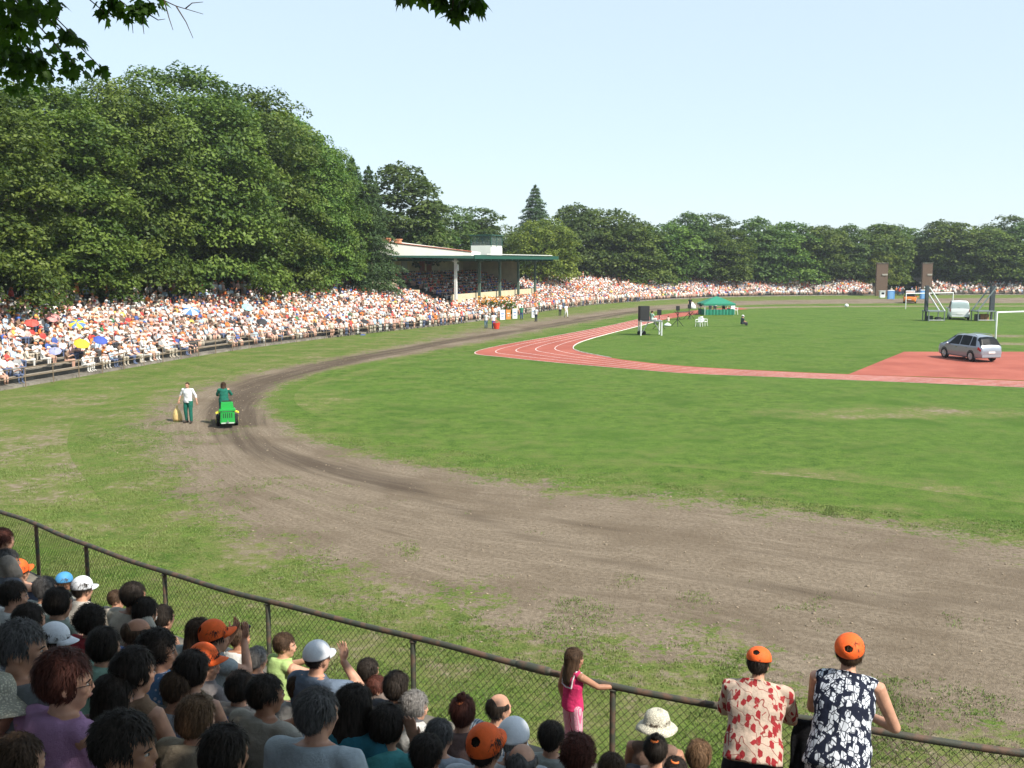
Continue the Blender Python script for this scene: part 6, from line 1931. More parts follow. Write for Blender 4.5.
build_car('parked_car', MPV, SILVER, (cpos[0], cpos[1], .012), R(103), (1.04, 1.04, 1.17), 'silver people carrier parked on the red tartan apron', 'car', roofrack=True, low=mat('silver_bumper', (.32, .36, .40), .4, .4))
vpos = at(958, 319)
build_car('parked_van', VAN, WHITEP, (vpos[0], vpos[1], .006), R(70), (1.05, 1.22, 1.20), 'white minivan seen from behind between the two scaffold towers', 'van', low=WHITEP, rearglass=mat('painted_sky_glass', (.34, .42, .42), .15))  # pale glass colour stands in for the sky reflected in the rear window
opos = at(910, 303)
oc = build_car('parked_car', MPV, ORANGEP, (opos[0], opos[1], .006), R(66), 1.12, 'small orange and white service car in front of the brick gateway', 'car')
g = MB(); g.box((-.3, 0, 1.80), (2.0, 1.25, .28)); g.build('roof_box', WHITEP, oc)
for s_ in (-1, 1):
    g = MB(); v, f = car_patch(MPV, -.1, 2.0, .03 if s_ > 0 else .97, .22 if s_ > 0 else .78, 14, 6, .012); g.add(v, f); g.build('white_panel', WHITEP, oc, True)

# ------------------------------------------------------------------ scaffold towers
STEEL = mat('grey_steel', (.22, .25, .25), .5, .4); WSTEEL = mat('white_steel', (.72, .74, .74), .5); DSTEEL = mat('dark_panel', (.05, .06, .07), .6)
def tower(px0, px1, post_px, white, label, items):
    b0, b1 = at(px0, 320.8), at(px1, 320.8); c = (b0 + b1) / 2; wd = abs(b1[0] - b0[0]); left = post_px < (px0 + px1) / 2
    root = empty('scaffold_tower', c); tag(root, label, 'scaffold')
    sx = -1 if left else 1
    ht = at_depth(px0, 285.5, c[1])[2]; pl = at_depth(px0, 311, c[1])[2]
    for (u, v_) in ((-1, -1), (1, -1), (1, 1), (-1, 1)):
        g = MB(); g.tube([(u * wd / 2, v_ * .9, 0), (u * wd / 2, v_ * .9, pl)], .07, 6, round_=False); g.build('leg', STEEL, root)
    g = MB(); g.box((0, 0, pl), (wd + .2, 2.0, .14)); g.build('platform', STEEL, root)
    g = MB(); g.box((sx * wd / 2, 0, (ht + pl) / 2), (.34 if left else .5, .4, ht - pl)); g.box((sx * wd / 2, 0, pl * .5), (.20, .2, pl)); g.build('mast', DSTEEL, root)
    for v_ in (-.8, .8):
        g = MB(); g.tube([(sx * wd / 2, v_, ht - .25), (-sx * (wd / 2 + .1), v_, pl - .05)], .085, 6); g.build('brace', white, root)
    g = MB(); g.tube([(-wd / 2, -.9, .12), (wd / 2, -.9, .12)], .05, 6); g.build('ledger', STEEL, root)
    return c
tl = tower(925.5, 941, 926, WSTEEL, 'left scaffold tower with dark mast and white brace', 0)
tr_ = tower(974.5, 991, 990.5, STEEL, 'right scaffold tower with dark mast and grey brace', 0)
for k, (dx, s_, c, lab) in enumerate(((-.55, .8, (.03, .05, .035), 'dark green crate under the left scaffold tower'), (.55, .6, (.05, .05, .05), 'small dark crate under the left scaffold tower'))):
    g = MB(); g.box((0, 0, s_ * .35), (s_, s_ * .8, s_ * .7), taper=.94); g.box((0, 0, s_ * .72), (s_ * 1.04, s_ * .84, .06)); o = g.build('crate', mat('crate_plastic', c, .6)); o.location = tl + V(dx, 0, .006); tag(o, lab, 'crate')
for k, (dx, c, lab) in enumerate(((-.7, (.05, .05, .05), 'dark speaker case under the right scaffold tower'), (-.15, (.30, .14, .07), 'brown case under the right scaffold tower'), (.45, (.32, .17, .09), 'brown crate beside the right scaffold mast'))):
    g = MB(); g.box((0, 0, .4), (.5, .6, .8)); g.box((0, -.31, .4), (.4, .02, .68)); g.box((0, 0, .82), (.2, .06, .05)); o = g.build('case', mat('case_board', c, .7)); o.location = tr_ + V(dx, .1 * k, .006); tag(o, lab, 'case')

# ------------------------------------------------------------------ goals
def goal(base_pts, top_y, r, label, depth_dir):
    a, b = base_pts; root = empty('football_goal', a); tag(root, label, 'goal')
    h = at_depth(0, top_y, a[1])[2]; d = b - a
    for q in (V(0, 0, 0), d):
        g = MB(); g.tube([q, q + V(0, 0, h)], r, 8); g.build('post', WSTEEL, root, True)
    g = MB(); g.tube([V(0, 0, h), d + V(0, 0, h)], r, 8); g.build('crossbar', WSTEEL, root, True)
    for q in ():
        g = MB(); g.tube([q + V(0, 0, h), q + depth_dir * .9 + V(0, 0, h), q + depth_dir * 1.9 + V(0, 0, 0)], r * .5, 6); g.build('net_stay', WSTEEL, root, True)
a = at(905.5, 309); b = at_depth(952.5, 307.6, a[1] + 4); b[2] = 0
goal((a, b), 293.6, .075, 'far white football goal behind the left scaffold tower', V(.3, 1, 0))
a = at(995.5, 339); b = at(1110, 333.5)
goal((a, b), 312.5, .085, 'near white football goal behind the silver car', V(-.2, 1.0, 0))

# ------------------------------------------------------------------ brick pillars and gateway things
n = NT('brown_brick'); oc_ = n.objco()
br = n.node('ShaderNodeTexBrick'); br.inputs['Scale'].default_value = 3.2
br.inputs['Color1'].default_value = (.17, .10, .065, 1); br.inputs['Color2'].default_value = (.13, .075, .05, 1); br.inputs['Mortar'].default_value = (.19, .15, .12, 1)
mp = n.node('ShaderNodeMapping'); mp.inputs['Rotation'].default_value = (math.pi / 2, 0, 0); n.link(oc_, mp.inputs['Vector']); n.link(mp.outputs[0], br.inputs['Vector'])
n.link(br.outputs[0], n.b.inputs['Base Color']); n.b.inputs['Roughness'].default_value = .9; BRICK = n.m
for (x0, x1, top, lab) in ((877.2, 889.6, 263.5, 'left square brick pillar of the far gateway'), (923, 933.6, 263.5, 'right square brick pillar of the far gateway')):
    dp = 212; q0 = at_depth(x0, 290, dp); q1 = at_depth(x1, 290, dp); ht = at_depth(x0, top, dp)[2]; wd = q1[0] - q0[0]
    root = empty('brick_pillar', ((q0[0] + q1[0]) / 2, dp + wd / 2, 0), R(-14)); tag(root, lab, 'pillar')
    g = MB(); g.box((0, 0, ht / 2), (wd * .86, wd * .8, ht)); g.build('shaft', BRICK, root)
    g = MB(); g.box((0, 0, ht + .09), (wd * .92, wd * .86, .2)); g.build('capping', CONC, root)
    g = MB(); g.box((wd * .2, -wd * .42, ht * .66), (wd * .42, .1, .34)); g.build('plaque', mat('stone_plaque', (.42, .38, .33), .8), root)
# portable blue cabins, white box
for (x0, x1, y0, y1, lab) in ((887.5, 893.8, 290.3, 299.2, 'blue portable cabin beside the left brick pillar'), (920.2, 925.4, 290, 299, 'blue portable cabin beside the right brick pillar')):
    b = at((x0 + x1) / 2, y1); wd = (x1 - x0) * b[1] / FPX; ht = at_depth(0, y0, b[1])[2]
    root = empty('portable_toilet', b, R(-12)); tag(root, lab, 'cabin'); bl = mat('blue_plastic', (.10, .30, .62), .5)
    g = MB(); g.box((0, 0, ht * .47), (wd, wd, ht * .94)); g.build('body', bl, root)
    g = MB(); g.box((0, 0, ht * .97), (wd * 1.05, wd * 1.05, ht * .05)); g.box((0, 0, ht * 1.01), (wd * .8, wd * .8, ht * .05)); g.build('roof', WHITEP, root)
    g = MB(); g.box((0, -wd * .51, ht * .45), (wd * .62, .05, ht * .8)); g.build('door', mat('pale_blue_plastic', (.20, .42, .70), .5), root)
b = at(882, 297.5); root = empty('booth', b); tag(root, 'small white ticket booth at the foot of the left brick pillar', 'booth')
g = MB(); g.box((0, 0, .65), (1.0, .8, 1.3)); g.build('body', WHITEP, root); g = MB(); g.box((0, 0, 1.34), (1.2, 1.0, .1)); g.build('roof', WHITEP, root); g = MB(); g.box((0, -.41, .85), (.6, .03, .4)); g.build('window', DGLASS, root)

# ------------------------------------------------------------------ gazebo
n = NT('green_tent_cloth'); n.b.inputs['Base Color'].default_value = (.015, .20, .12, 1); n.b.inputs['Roughness'].default_value = .7; n.bump(n.noise(n.objco(), 2.5, 4), .4, .08)
TENT = n.m
c0 = at(716, 314.5); k_ = c0[1] / FPX; hw = 14.6 * k_
gz = empty('gazebo', c0, R(4)); tag(gz, 'green pavilion tent with low side cloths beside the running track', 'tent')
ze = at_depth(0, 303.2, c0[1])[2]; zt = at_depth(0, 296.2, c0[1])[2]; zs = at_depth(0, 308.8, c0[1])[2]
g = MB(); e = 1.10; ps = []
for lv, (r, z) in enumerate(((e, ze), (.66, ze + (zt - ze) * .42), (.34, ze + (zt - ze) * .74), (.02, zt))):
    ps += [(-hw * r, -hw * .8 * r, z), (hw * r, -hw * .8 * r, z), (hw * r, hw * .8 * r, z), (-hw * r, hw * .8 * r, z)]
g.add(ps, [(l * 4 + i, l * 4 + (i + 1) % 4, l * 4 + 4 + (i + 1) % 4, l * 4 + 4 + i) for l in range(3) for i in range(4)]); g.build('roof', TENT, gz)
g = MB(); vs = []; nn = 40
for i in range(nn + 1):
    f = i / nn * 4; sd = int(min(f, 3.999)); u = f - sd; cs = [(-1, -1), (1, -1), (1, 1), (-1, 1), (-1, -1)]
    x = cs[sd][0] * (1 - u) + cs[sd + 1][0] * u; y = cs[sd][1] * (1 - u) + cs[sd + 1][1] * u
    vs += [(x * hw * e, y * hw * .8 * e, ze), (x * hw * e, y * hw * .8 * e, ze - .22 - .07 * (i % 2))]
g.add(vs, [(2 * i, 2 * i + 1, 2 * i + 3, 2 * i + 2) for i in range(nn)]); g.build('valance', TENT, gz)
for (x, y) in ((-1, -1), (1, -1), (1, 1), (-1, 1)):
    g = MB(); g.tube([(x * hw, y * hw * .8, 0), (x * hw, y * hw * .8, ze)], .05, 6); g.build('pole', WSTEEL, gz)
for (x0, y0, x1, y1) in ((-1, -1, 1, -1), (-1, 1, -1, -1), (1, -1, 1, 1)):
    g = MB(); nn = 30; vs = []
    for i in range(nn + 1):
        u = i / nn; x = x0 + (x1 - x0) * u; y = y0 + (y1 - y0) * u; w_ = .06 * math.sin(i * 1.9)
        for z in (.04, zs): vs.append((x * hw * 1.03 + w_ * abs(y1 - y0) / 2, y * hw * .83 + w_ * abs(x1 - x0) / 2, z))
    g.add(vs, [(2 * i, 2 * i + 1, 2 * i + 3, 2 * i + 2) for i in range(nn)]); g.build('side_cloth', TENT, gz)
def simple_person(kind, loc, yaw, label, shirt, trs, hair='short', hc='brown', hat=None, hatm=None, sc=1.03, group=None, sk=0):
    return stand_person(kind, loc, yaw, sc, label, SKIN[sk], fabric(shirt), fabric(trs), hair, hc, hat, hatm, group)
for (px, dy, lab, c, yw) in ((711, -.6, 'person in a dark top inside the green pavilion tent', (.10, .10, .12), 20), (717, .3, 'person in a white shirt at the middle of the green tent', (.74, .74, .72), 160), (724, -.9, 'person in white jacket at the right end of the green tent', (.76, .76, .74), 190)):
    q = at(px, 313.8); simple_person('idle', (q[0], q[1] + dy + 1.2, .01), R(yw), lab, c, (.1, .1, .12), 'short', 'brown', group='people in the green tent', sc=1.2)
# white plastic chairs by the tent and on the grass
def chair(loc, yaw, sc, lab, c=(.78, .79, .78)):
    root = empty('plastic_chair', loc, yaw, sc); tag(root, lab, 'chair'); m = mat('white_plastic', c, .45)
    g = MB(); g.box((0, 0, .43), (.48, .46, .04)); g.build('seat', m, root)
    g = MB(); g.box((0, -.24, .66), (.46, .05, .46), M=rotx(R(12))); g.build('backrest', m, root)
    for s_ in (-1, 1):
        g = MB(); g.tube([(s_ * .25, .2, .43), (s_ * .26, .2, .64), (s_ * .26, -.24, .66)], .028, 6); g.build('armrest', m, root)
        for y in (-.2, .2):
            g = MB(); g.tube([(s_ * .2, y, .42), (s_ * .25, y * 1.2, 0)], .026, 6); g.build('leg', m, root)
    return root
q = at(734, 314.6); chair((q[0], q[1], .006), R(200), 1.5, 'white plastic chair at the right corner of the green tent')
for px, py, yw, lab in ((699, 326.6, 140, 'left one of the two white plastic chairs on the grass below the tripod speakers'), (704, 326, 230, 'right one of the two white plastic chairs on the grass below the tripod speakers')):
    q = at(px, py); chair((q[0], q[1], .006), R(yw), 1.2, lab)

# clods and pebbles scattered on the dirt
r_ = np.random.default_rng(3); v0, f0 = ico(1); f0 = np.array(f0); VV = []; FF = []; b0 = 0
ii_ = r_.integers(30, 330, 1500); tt_ = r_.uniform(-.05, 1.03, 1500)
PP = D_OUT[ii_] + (D_IN[ii_] - D_OUT[ii_]) * tt_[:, None] + r_.normal(0, .6, (1500, 2))
for p_ in PP:
    sz = r_.uniform(.008, .035) * (1.6 if r_.random() < .06 else 1)
    VV.append(v0 * r_.uniform(.6, 1.2, v0.shape) * sz * V(1.2, 1, .6) + V(p_[0], p_[1], .012)); FF.append(f0 + b0); b0 += len(v0)
tag(link('dirt_clods', fast_mesh('dirt_clods', np.concatenate(VV), np.concatenate(FF), mats=[mat('dry_clod', (.26, .21, .15), .95, var=.4, vscale=3)])), 'loose clods and pebbles scattered over the dirt track', kind='stuff')

# ------------------------------------------------------------------ loudspeakers
q = at(650, 335.0); k_ = q[1] / FPX
root = empty('speaker_platform', q); tag(root, 'white-legged trestle platform carrying the big black loudspeaker', 'platform')
zp = at_depth(0, 320.8, q[1])[2]; w2_ = 10.3 * k_
for s_ in (-1, 1):
    for v_ in (-.8, .8):
        g = MB(); g.tube([(s_ * w2_, v_, 0), (s_ * w2_, v_, zp)], .075, 6); g.build('leg', WSTEEL, root)
    g = MB(); g.tube([(s_ * w2_ * .3, -.8, zp - .1), (s_ * w2_ * .96, -.8, .15)], .045, 6); g.build('brace', STEEL, root)
g = MB(); g.box((0, 0, zp), (w2_ * 2 + .2, 1.8, .07)); g.build('deck', STEEL, root)
def cabinet(x, y, z, w, d, h, lab, yaw=0.0, name='loudspeaker'):
    root = empty(name, (x, y, z), yaw); tag(root, lab, 'loudspeaker')
    g = MB(); g.box((0, 0, h / 2), (w, d, h), taper=.99); g.build('cabinet', mat('black_speaker_box', (.018, .018, .02), .7), root)
    g = MB(); g.box((0, -d / 2 - .012, h / 2), (w * .92, .02, h * .94)); g.build('grille', mat('speaker_grille', (.03, .03, .032), .8, bump=.4, bscale=150), root)
    return root
x0 = at_depth(643.3, 320, q[1])[0]; hh = at_depth(0, 306, q[1])[2] - zp
cabinet(x0, q[1] - .3, zp + .055, 9.8 * k_, .8, hh - .05, 'big black loudspeaker standing on the white-legged platform', R(6))
st = simple_person('sitter', (at_depth(651.5, 320, q[1])[0], q[1], zp - .38), R(-60), 'person in pale green shirt sitting on the speaker platform', (.42, .62, .52), (.60, .60, .56), sc=1.1)
def tripod(px, py, ytop, lab, wpx):
    q = at(px, py); k_ = q[1] / FPX; h = at_depth(0, ytop, q[1])[2]; bh = wpx * 1.25 * k_
    root = empty('speaker_stand', q); tag(root, 'black tripod stand under the ' + lab, 'speaker stand')
    g = MB(); g.tube([(0, 0, .25), (0, 0, h - bh)], .04, 6); g.build('pole', BLK, root)
    for a in (0.4, 2.5, 4.6):
        g = MB(); g.tube([(0, 0, .8), (.75 * math.cos(a), .75 * math.sin(a), .02)], .03, 6); g.build('leg', BLK, root)
    cabinet(q[0], q[1], h - bh + .0, wpx * k_, wpx * .8 * k_, bh, lab, R(-8))
tripod(659, 329.5, 309.6, 'black loudspeaker just right of the big one', 4.3)
tripod(677.5, 326.5, 306, 'black loudspeaker on the tripod left of the folding table', 3.6)
tripod(689, 319, 304.5, 'black loudspeaker on the tripod right of the folding table', 3.0)
tripod(700.6, 314.5, 302.8, 'black loudspeaker at the left corner of the green tent', 2.8)
# folding table between the tripods
q = at(684, 319.5); k_ = q[1] / FPX; root = empty('folding_table', q, R(30)); tag(root, 'dark folding table between the tripod speakers', 'table')
g = MB(); g.box((0, 0, .95), (2.6, .9, .06)); g.build('table_top', BLK, root)
for u in (-1.1, 1.1):
    for v_ in (-.35, .35):
        g = MB(); g.tube([(u, v_, .95), (-u * .2 + u, -v_, 0)], .035, 6); g.build('leg', BLK, root)
# small things lying on the grass
q = at(667.5, 326.5); g = MB(); g.ell((0, 0, .16), (.42, .26, .18)); g.tube([(-.2, 0, .3), (0, 0, .46), (.2, 0, .3)], .03, 6); o = g.build('bag', fabric((.66, .72, .72)), smooth=True); o.location = q; tag(o, 'small pale bag on the grass near the loudspeaker platform', 'bag')
q = at(668.5, 321); simple_person('sitter', (q[0], q[1], -.38), R(30), 'person in beige sitting on the grass edge by the track', (.60, .50, .42), (.6, .6, .58), sc=.8)
q = at(692, 304.5 + 4); g = MB(); g.rings([(V(0, 0, 0), V(.7, 0, 0), V(0, .7, 0)), (V(0, 0, .55), V(.5, 0, 0), V(0, .5, 0)), (V(0, 0, 1.0), V(.1, 0, 0), V(0, .1, 0))], 12); o = g.build('marker_cone', WHITEP, smooth=True); o.location = q; tag(o, 'white cone-shaped cover on the track beyond the folding table', 'cone')
q = at(641 + 0.5, 334.5); g = MB(); g.ell((0, 0, .2), (.45, .3, .22)); g.box((0, 0, .1), (.8, .5, .2)); o = g.build('bag', fabric((.03, .03, .03)), smooth=False); o.location = q; tag(o, 'black bag lying under the loudspeaker platform', 'bag')
q = at(742, 325.5); simple_person('sitter', (q[0], q[1], -.36), R(-75), 'crouching person in dark clothes with a pale cap alone on the grass', (.06, .08, .09), (.05, .05, .06), 'short', 'black', 'cap', WHITECAP, 1.25)
# white ball far on the grass
q = at(846.5, 307.5); g = MB(); g.ell((0, 0, .3), (.32, .32, .3)); o = g.build('ball', WHITEP, smooth=True); o.location = q; tag(o, 'white ball lying on the grass in front of the far crowd', 'ball')

# ------------------------------------------------------------------ people along the dirt track
TP = [(486, 328.5, 'official in white shirt kneeling left of the red bucket on the dirt', (.72, .72, .70), (.20, .30, .40), 160), (493.5, 328.8, 'official in white shirt and blue trousers beside the red bucket', (.76, .75, .72), (.06, .12, .35), 200),
      (536, 321.6, 'man in white shirt standing by the white sign on the grass strip', (.70, .72, .74), (.05, .06, .09), 150), (560, 315.8, 'person in white top at the crowd edge right of the white sign', (.76, .75, .72), (.05, .05, .06), 170), (566, 317.5, 'person all in white walking on the grass strip', (.78, .78, .76), (.70, .70, .68), 210),
      (521.5, 319.5, 'person in green next to the flower display', (.05, .20, .12), (.06, .10, .2), 180), (690, 309, 'dark-dressed steward standing on the far track', (.03, .03, .035), (.03, .03, .03), 180)]
for px, py, lab, a, b_, yw in TP:
    q = at(px, py); simple_person('idle' if px != 566 else 'walk', (q[0], q[1], .006), R(yw), lab, a, b_, 'short', 'brown', group='people along the track')
q = at(496.5, 329); g = MB(); g.rings([(V(0, 0, 0), V(.28, 0, 0), V(0, .28, 0)), (V(0, 0, .62), V(.38, 0, 0), V(0, .38, 0)), (V(0, 0, .66), V(.40, 0, 0), V(0, .40, 0))], 14)
g.tube([(-.38, 0, .64), (0, 0, .95), (.38, 0, .64)], .03, 6); o = g.build('bucket', mat('red_plastic', (.65, .06, .03), .5)); o.location = q; tag(o, 'red bucket on the dirt beside two officials', 'bucket')
# panels in front of the grandstand
def panel(px, py, wpx, hpx, c, lab, stripes=()):
    q = at(px, py); k_ = q[1] / FPX; root = empty('sign_board', q, R(18)); tag(root, lab, 'sign board')
    g = MB(); g.box((0, 0, hpx * k_ / 2), (wpx * k_, .1, hpx * k_)); g.build('board', mat('painted_board', c, .6), root)
    g = MB(); g.box((0, -.07, hpx * k_ * .62), (wpx * k_ * .6, .03, hpx * k_ * .12)); g.box((0, -.07, hpx * k_ * .36), (wpx * k_ * .45, .03, hpx * k_ * .08)); g.build('print', mat('board_print', stripes or (.25, .35, .55), .6), root)
    for u in (-.4, .4):
        g = MB(); g.tube([(u * wpx * k_, .06, 0), (u * wpx * k_, .5, 0), (u * wpx * k_, .06, hpx * k_ * .9)], .04, 5); g.build('foot', STEEL, root)
panel(502.5, 319.8, 5.2, 10, (.76, .77, .78), 'white board in front of the grandstand, left of the orange board')
panel(508.3, 319.3, 4.6, 9.5, (.72, .26, .06), 'orange board between two white boards in front of the grandstand', (.75, .7, .6))
panel(514.8, 318.6, 5.0, 10, (.76, .77, .78), 'white board in front of the grandstand, right of the orange board')
panel(533.5, 317.6, 4.0, 10, (.76, .77, .78), 'lone white board on the grass strip by the standing man')
# flower display
q = FAR.pos(px2s(505), 1.2); root = empty('flower_display', (q[0], q[1], .4)); tag(root, 'bank of orange flowers and green plants before the grandstand', 'flower display')
r_ = np.random.default_rng(9); C = r_.uniform(-1, 1, (900, 3)) * V(2.6, 1.2, .8) + V(0, 0, 1.0); D = r_.normal(0, 1, C.shape); v, qd = leaves(C, D, .16, r_)
link('foliage', fast_mesh('foliage', v, qd, fattr={'var': r_.random(900)}, mats=[LEAF]), root)
C = r_.uniform(-1, 1, (260, 3)) * V(2.4, 1.1, .45) + V(0, -.1, 2.0); D = np.tile([0, 0, 1.0], (260, 1)); v, qd = leaves(C, D, .17, r_)
link('blossoms', fast_mesh('blossoms', v, qd, fattr={'var': r_.random(260)}, mats=[mat('orange_petals', (.70, .30, .04), .7)]), root)

# ------------------------------------------------------------------ umbrellas in the crowd
def stand_hit(px, py, up):
    d = ray(px, py)
    for t in np.arange(30, 260, .2):
        q = np.array([0, 0, CAM_Z]) + d / d[1] * t
        s, p = FAR.sp(q[0], q[1])
        if p > 0 and q[2] < far_tread(p) + up: return q
    return q
UMB = [(77.5, 319, 8.4, ((.72, .58, .05), (.10, .20, .42)), 'yellow and blue panelled umbrella open above the left crowd'), (79, 338, 8, ((.72, .50, .04), (.68, .46, .04)), 'plain yellow umbrella held low below the yellow and blue one'),
       (97, 335, 7.4, ((.06, .10, .42), (.05, .09, .36)), 'navy blue umbrella right of the plain yellow one'), (52, 312.5, 7, ((.66, .25, .24), (.70, .36, .34)), 'faded pink umbrella left of the yellow and blue one'),
       (31, 318.5, 7.4, ((.62, .10, .08), (.55, .08, .06)), 'red umbrella farthest to the left in the crowd'), (226 - 36, 307, 9.0, ((.76, .77, .80), (.10, .22, .55)), 'white and blue umbrella beneath the tallest maple'),
       (244.5, 303.5, 6.2, ((.30, .60, .64), (.34, .64, .68)), 'pale teal umbrella right of the white and blue one'), (260.5, 318, 5.8, ((.03, .03, .035), (.04, .04, .045)), 'black umbrella right of the pale teal umbrella'),
       (336, 317.5, 5.0, ((.03, .03, .035), (.035, .035, .04)), 'black umbrella in crowd below the left end of the cedar'), (361.5, 318.5, 4.4, ((.03, .03, .035), (.03, .03, .035)), 'small black umbrella just right of the other black one'),
       (96 + 265, 333, 4.6, ((.05, .08, .28), (.05, .08, .3)), 'dark blue umbrella near the crowd front'), (55, 345.5, 6.6, ((.32, .33, .52), (.28, .30, .48)), 'dull violet blue umbrella lying low near the bare steps')]
for px, py, wpx, cols, lab in UMB:
    q = stand_hit(px, py, 1.75); r = wpx * .98 * q[1] / FPX
    root = empty('umbrella', q - V(0, 0, 1.1), random.uniform(0, 6)); tag(root, lab, 'umbrella', 'umbrellas in the far crowd'); root.rotation_euler = (Vector((SUN_H[0] * .55, SUN_H[1] * .9, 1.0)) + Vector((random.uniform(-.2, .2), random.uniform(-.2, .2), 0))).to_track_quat('Z', 'Y').to_euler()
    for ci in (0, 1):
        g = MB()
        for k in range(8):
            if k % 2 != ci: continue
            vs = []; a0, a1 = k * math.pi / 4, (k + 1) * math.pi / 4
            for i in range(7):
                t = i / 6; th = t * 1.15
                for j in range(4):
                    a = a0 + (a1 - a0) * j / 3; sag = 1 - .10 * math.sin(math.pi * j / 3) * t
                    vs.append((r * math.sin(th) / math.sin(1.15) * math.cos(a) * sag, r * math.sin(th) / math.sin(1.15) * math.sin(a) * sag, 1.1 - .55 * r * (1 - math.cos(th))))
            g.add(vs, [(i * 4 + j, i * 4 + j + 1, (i + 1) * 4 + j + 1, (i + 1) * 4 + j) for i in range(6) for j in range(3)])
        o = g.build('canopy_panels', mat('umbrella_cloth', cols[ci], .7), root, True)
    g = MB(); g.tube([(0, 0, .15), (0, 0, 1.2)], .018, 6); g.build('shaft', STEEL, root)

# ------------------------------------------------------------------ the two workers, the sack and the mower
WG = fabric((.02, .14, .10)); WW = fabric((.76, .77, .78))
q = at(189, 423)
wk, _ = stand_person('walker', (q[0], q[1], .008), R(172), 1.10, 'man in white long-sleeved shirt and green trousers standing on the dirt', SKIN[0], WW, WG, 'crop', 'brown')
qs = at(177.5, 421.5); g = MB(); rr = []
for i, (r, z) in enumerate(((.05, .0), (.27, .03), (.31, .18), (.28, .42), (.20, .66), (.10, .82), (.05, .88), (.09, .98), (.03, .99))):
    rr.append((V(.02 * math.sin(i), 0, z), V(r, 0, 0), V(0, r * .8, 0)))
g.rings(rr, 20); o = g.build('sack', mat('straw_yellow_sacking', (.66, .48, .20), .85, var=.15, vscale=7, bump=.5, bscale=14), smooth=True); o.location = (qs[0], qs[1], .008); o.scale = (.72, .72, .74)
tag(o, 'yellowish tied sack standing on the dirt next to the walking man', 'sack')
qm = at(228, 428.5); hd = R(108)
MG = mat('mower_green', (.02, .34, .06), .4, spec=.5); MGD = mat('mower_dark_green', (.015, .18, .04), .45, spec=.5); MY = mat('mower_yellow', (.62, .58, .05), .5)
mw = empty('ride_on_mower', (qm[0], qm[1], .008), hd - math.pi / 2, (.88, .95, .95)); tag(mw, 'bright green ride-on mower with rear grass catcher, seen from behind', 'mower')
def part(nm, m, f, smooth=False):
    g = MB(); f(g); return g.build(nm, m, mw, smooth)
# local frame: +Y forward, the rear is at y=0
part('grass_catcher', MG, lambda g: (g.box((0, .22, .52), (.70, .52, .56), taper=.94), g.box((0, -.045, .52), (.60, .03, .44))))
part('vent_slots', BLK, lambda g: [g.box((x_, -.064, .60), (.035, .012, .22)) for x_ in (-.2, -.1, 0, .1, .2)])
part('tow_hitch', STEEL, lambda g: (g.box((0, -.14, .30), (.10, .16, .04)), g.tube([(0, -.20, .28), (0, -.20, .40)], .02, 6)))
part('catcher_lid', MG, lambda g: (g.box((0, .24, .84), (.78, .62, .07)), g.box((0, .30, 1.02), (.62, .34, .30), taper=.9)))
part('catcher_frame', mat('pale_trim', (.50, .62, .50), .5), lambda g: (g.box((0, -.075, .26), (.62, .04, .05)), g.box((0, -.02, .80), (.5, .05, .045))))
for s_ in (-1, 1):
    part('side_flap', MY, lambda g: g.box((s_ * .46, .18, .74), (.20, .36, .05), M=rotz(0) @ np.array([[math.cos(.4 * s_), 0, math.sin(.4 * s_)], [0, 1, 0], [-math.sin(.4 * s_), 0, math.cos(.4 * s_)]])))
part('chassis', MGD, lambda g: (g.box((0, 1.25, .42), (.55, 1.5, .16)), g.box((0, .95, .62), (.80, .45, .25), taper=.85)))
part('bonnet', MG, lambda g: (g.box((0, 1.85, .72), (.56, .85, .46), taper=.86)), False)
part('seat', mat('seat_vinyl', (.03, .03, .03), .5), lambda g: (g.box((0, .85, .80), (.48, .45, .12)), g.box((0, .62, 1.0), (.46, .10, .40))))
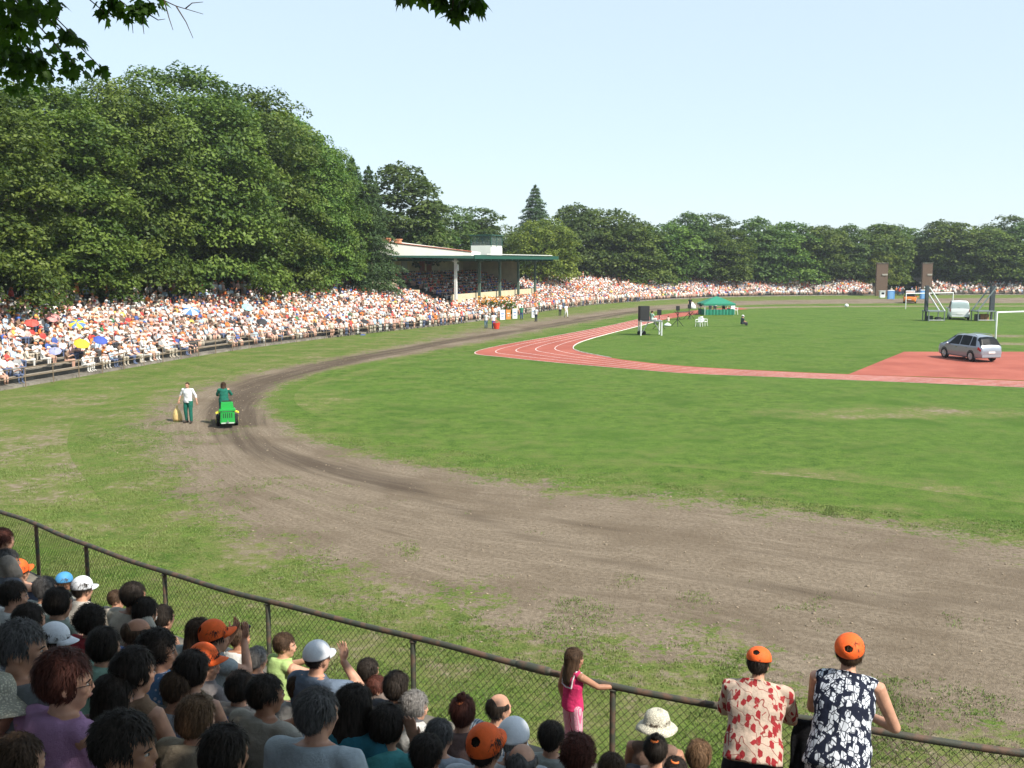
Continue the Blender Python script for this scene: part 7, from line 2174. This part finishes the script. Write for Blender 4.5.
part('steering_wheel', BLK, lambda g: (g.tube([(.19 * math.cos(t), 1.38 + .13 * math.sin(t), 1.06 + .13 * math.sin(t)) for t in np.linspace(0, 6.28, 18)], .018, 6), g.tube([(0, 1.38, 1.06), (0, 1.55, .8)], .02, 6)))
for (x, y, r, w_) in ((-.42, .80, .27, .22), (.42, .80, .27, .22), (-.38, 2.05, .19, .16), (.38, 2.05, .19, .16)):
    wl = empty('wheel', (x, y, r)); wl.parent = mw
    g = MB(); g.rings([(V(-w_ / 2, 0, 0), V(0, r * .8, 0), V(0, 0, r * .8)), (V(-w_ / 2.4, 0, 0), V(0, r, 0), V(0, 0, r)), (V(w_ / 2.4, 0, 0), V(0, r, 0), V(0, 0, r)), (V(w_ / 2, 0, 0), V(0, r * .8, 0), V(0, 0, r * .8))], 24); g.build('tyre', TYRE, wl)
    g = MB(); g.rings([(V(-w_ / 2 - .01, 0, 0), V(0, r * .5, 0), V(0, 0, r * .5)), (V(w_ / 2 + .01, 0, 0), V(0, r * .5, 0), V(0, 0, r * .5))], 20); g.build('rim', MY, wl)
dl = np.array([qm[0], qm[1], 0]) + rotz(hd - math.pi / 2) @ V(-.10, .90, 0)
dr_, _ = stand_person('driver', (dl[0], dl[1], .55), hd - math.pi / 2, 1.10, 'long-haired driver in green overalls riding the green mower', SKIN[0], WG, WG, 'long', 'brown')
n = len(bpy.data.objects); print('objects', n, SC_LOG)

# ------------------------------------------------------------------ thin summer haze
hm = bpy.data.materials.new('summer_haze'); hm.use_nodes = True; t_ = hm.node_tree
t_.nodes.remove(t_.nodes['Principled BSDF']); pv = t_.nodes.new('ShaderNodeVolumePrincipled')
pv.inputs['Color'].default_value = (.86, .93, 1.0, 1); pv.inputs['Density'].default_value = .00026; pv.inputs['Anisotropy'].default_value = .2
t_.links.new(pv.outputs[0], [x for x in t_.nodes if x.type == 'OUTPUT_MATERIAL'][0].inputs['Volume'])
g = MB(); g.box((0, 500, 17), (8100, 7200, 36)); hb = g.build('haze', hm); tag(hb, 'thin summer haze paling the far trees', kind='stuff')
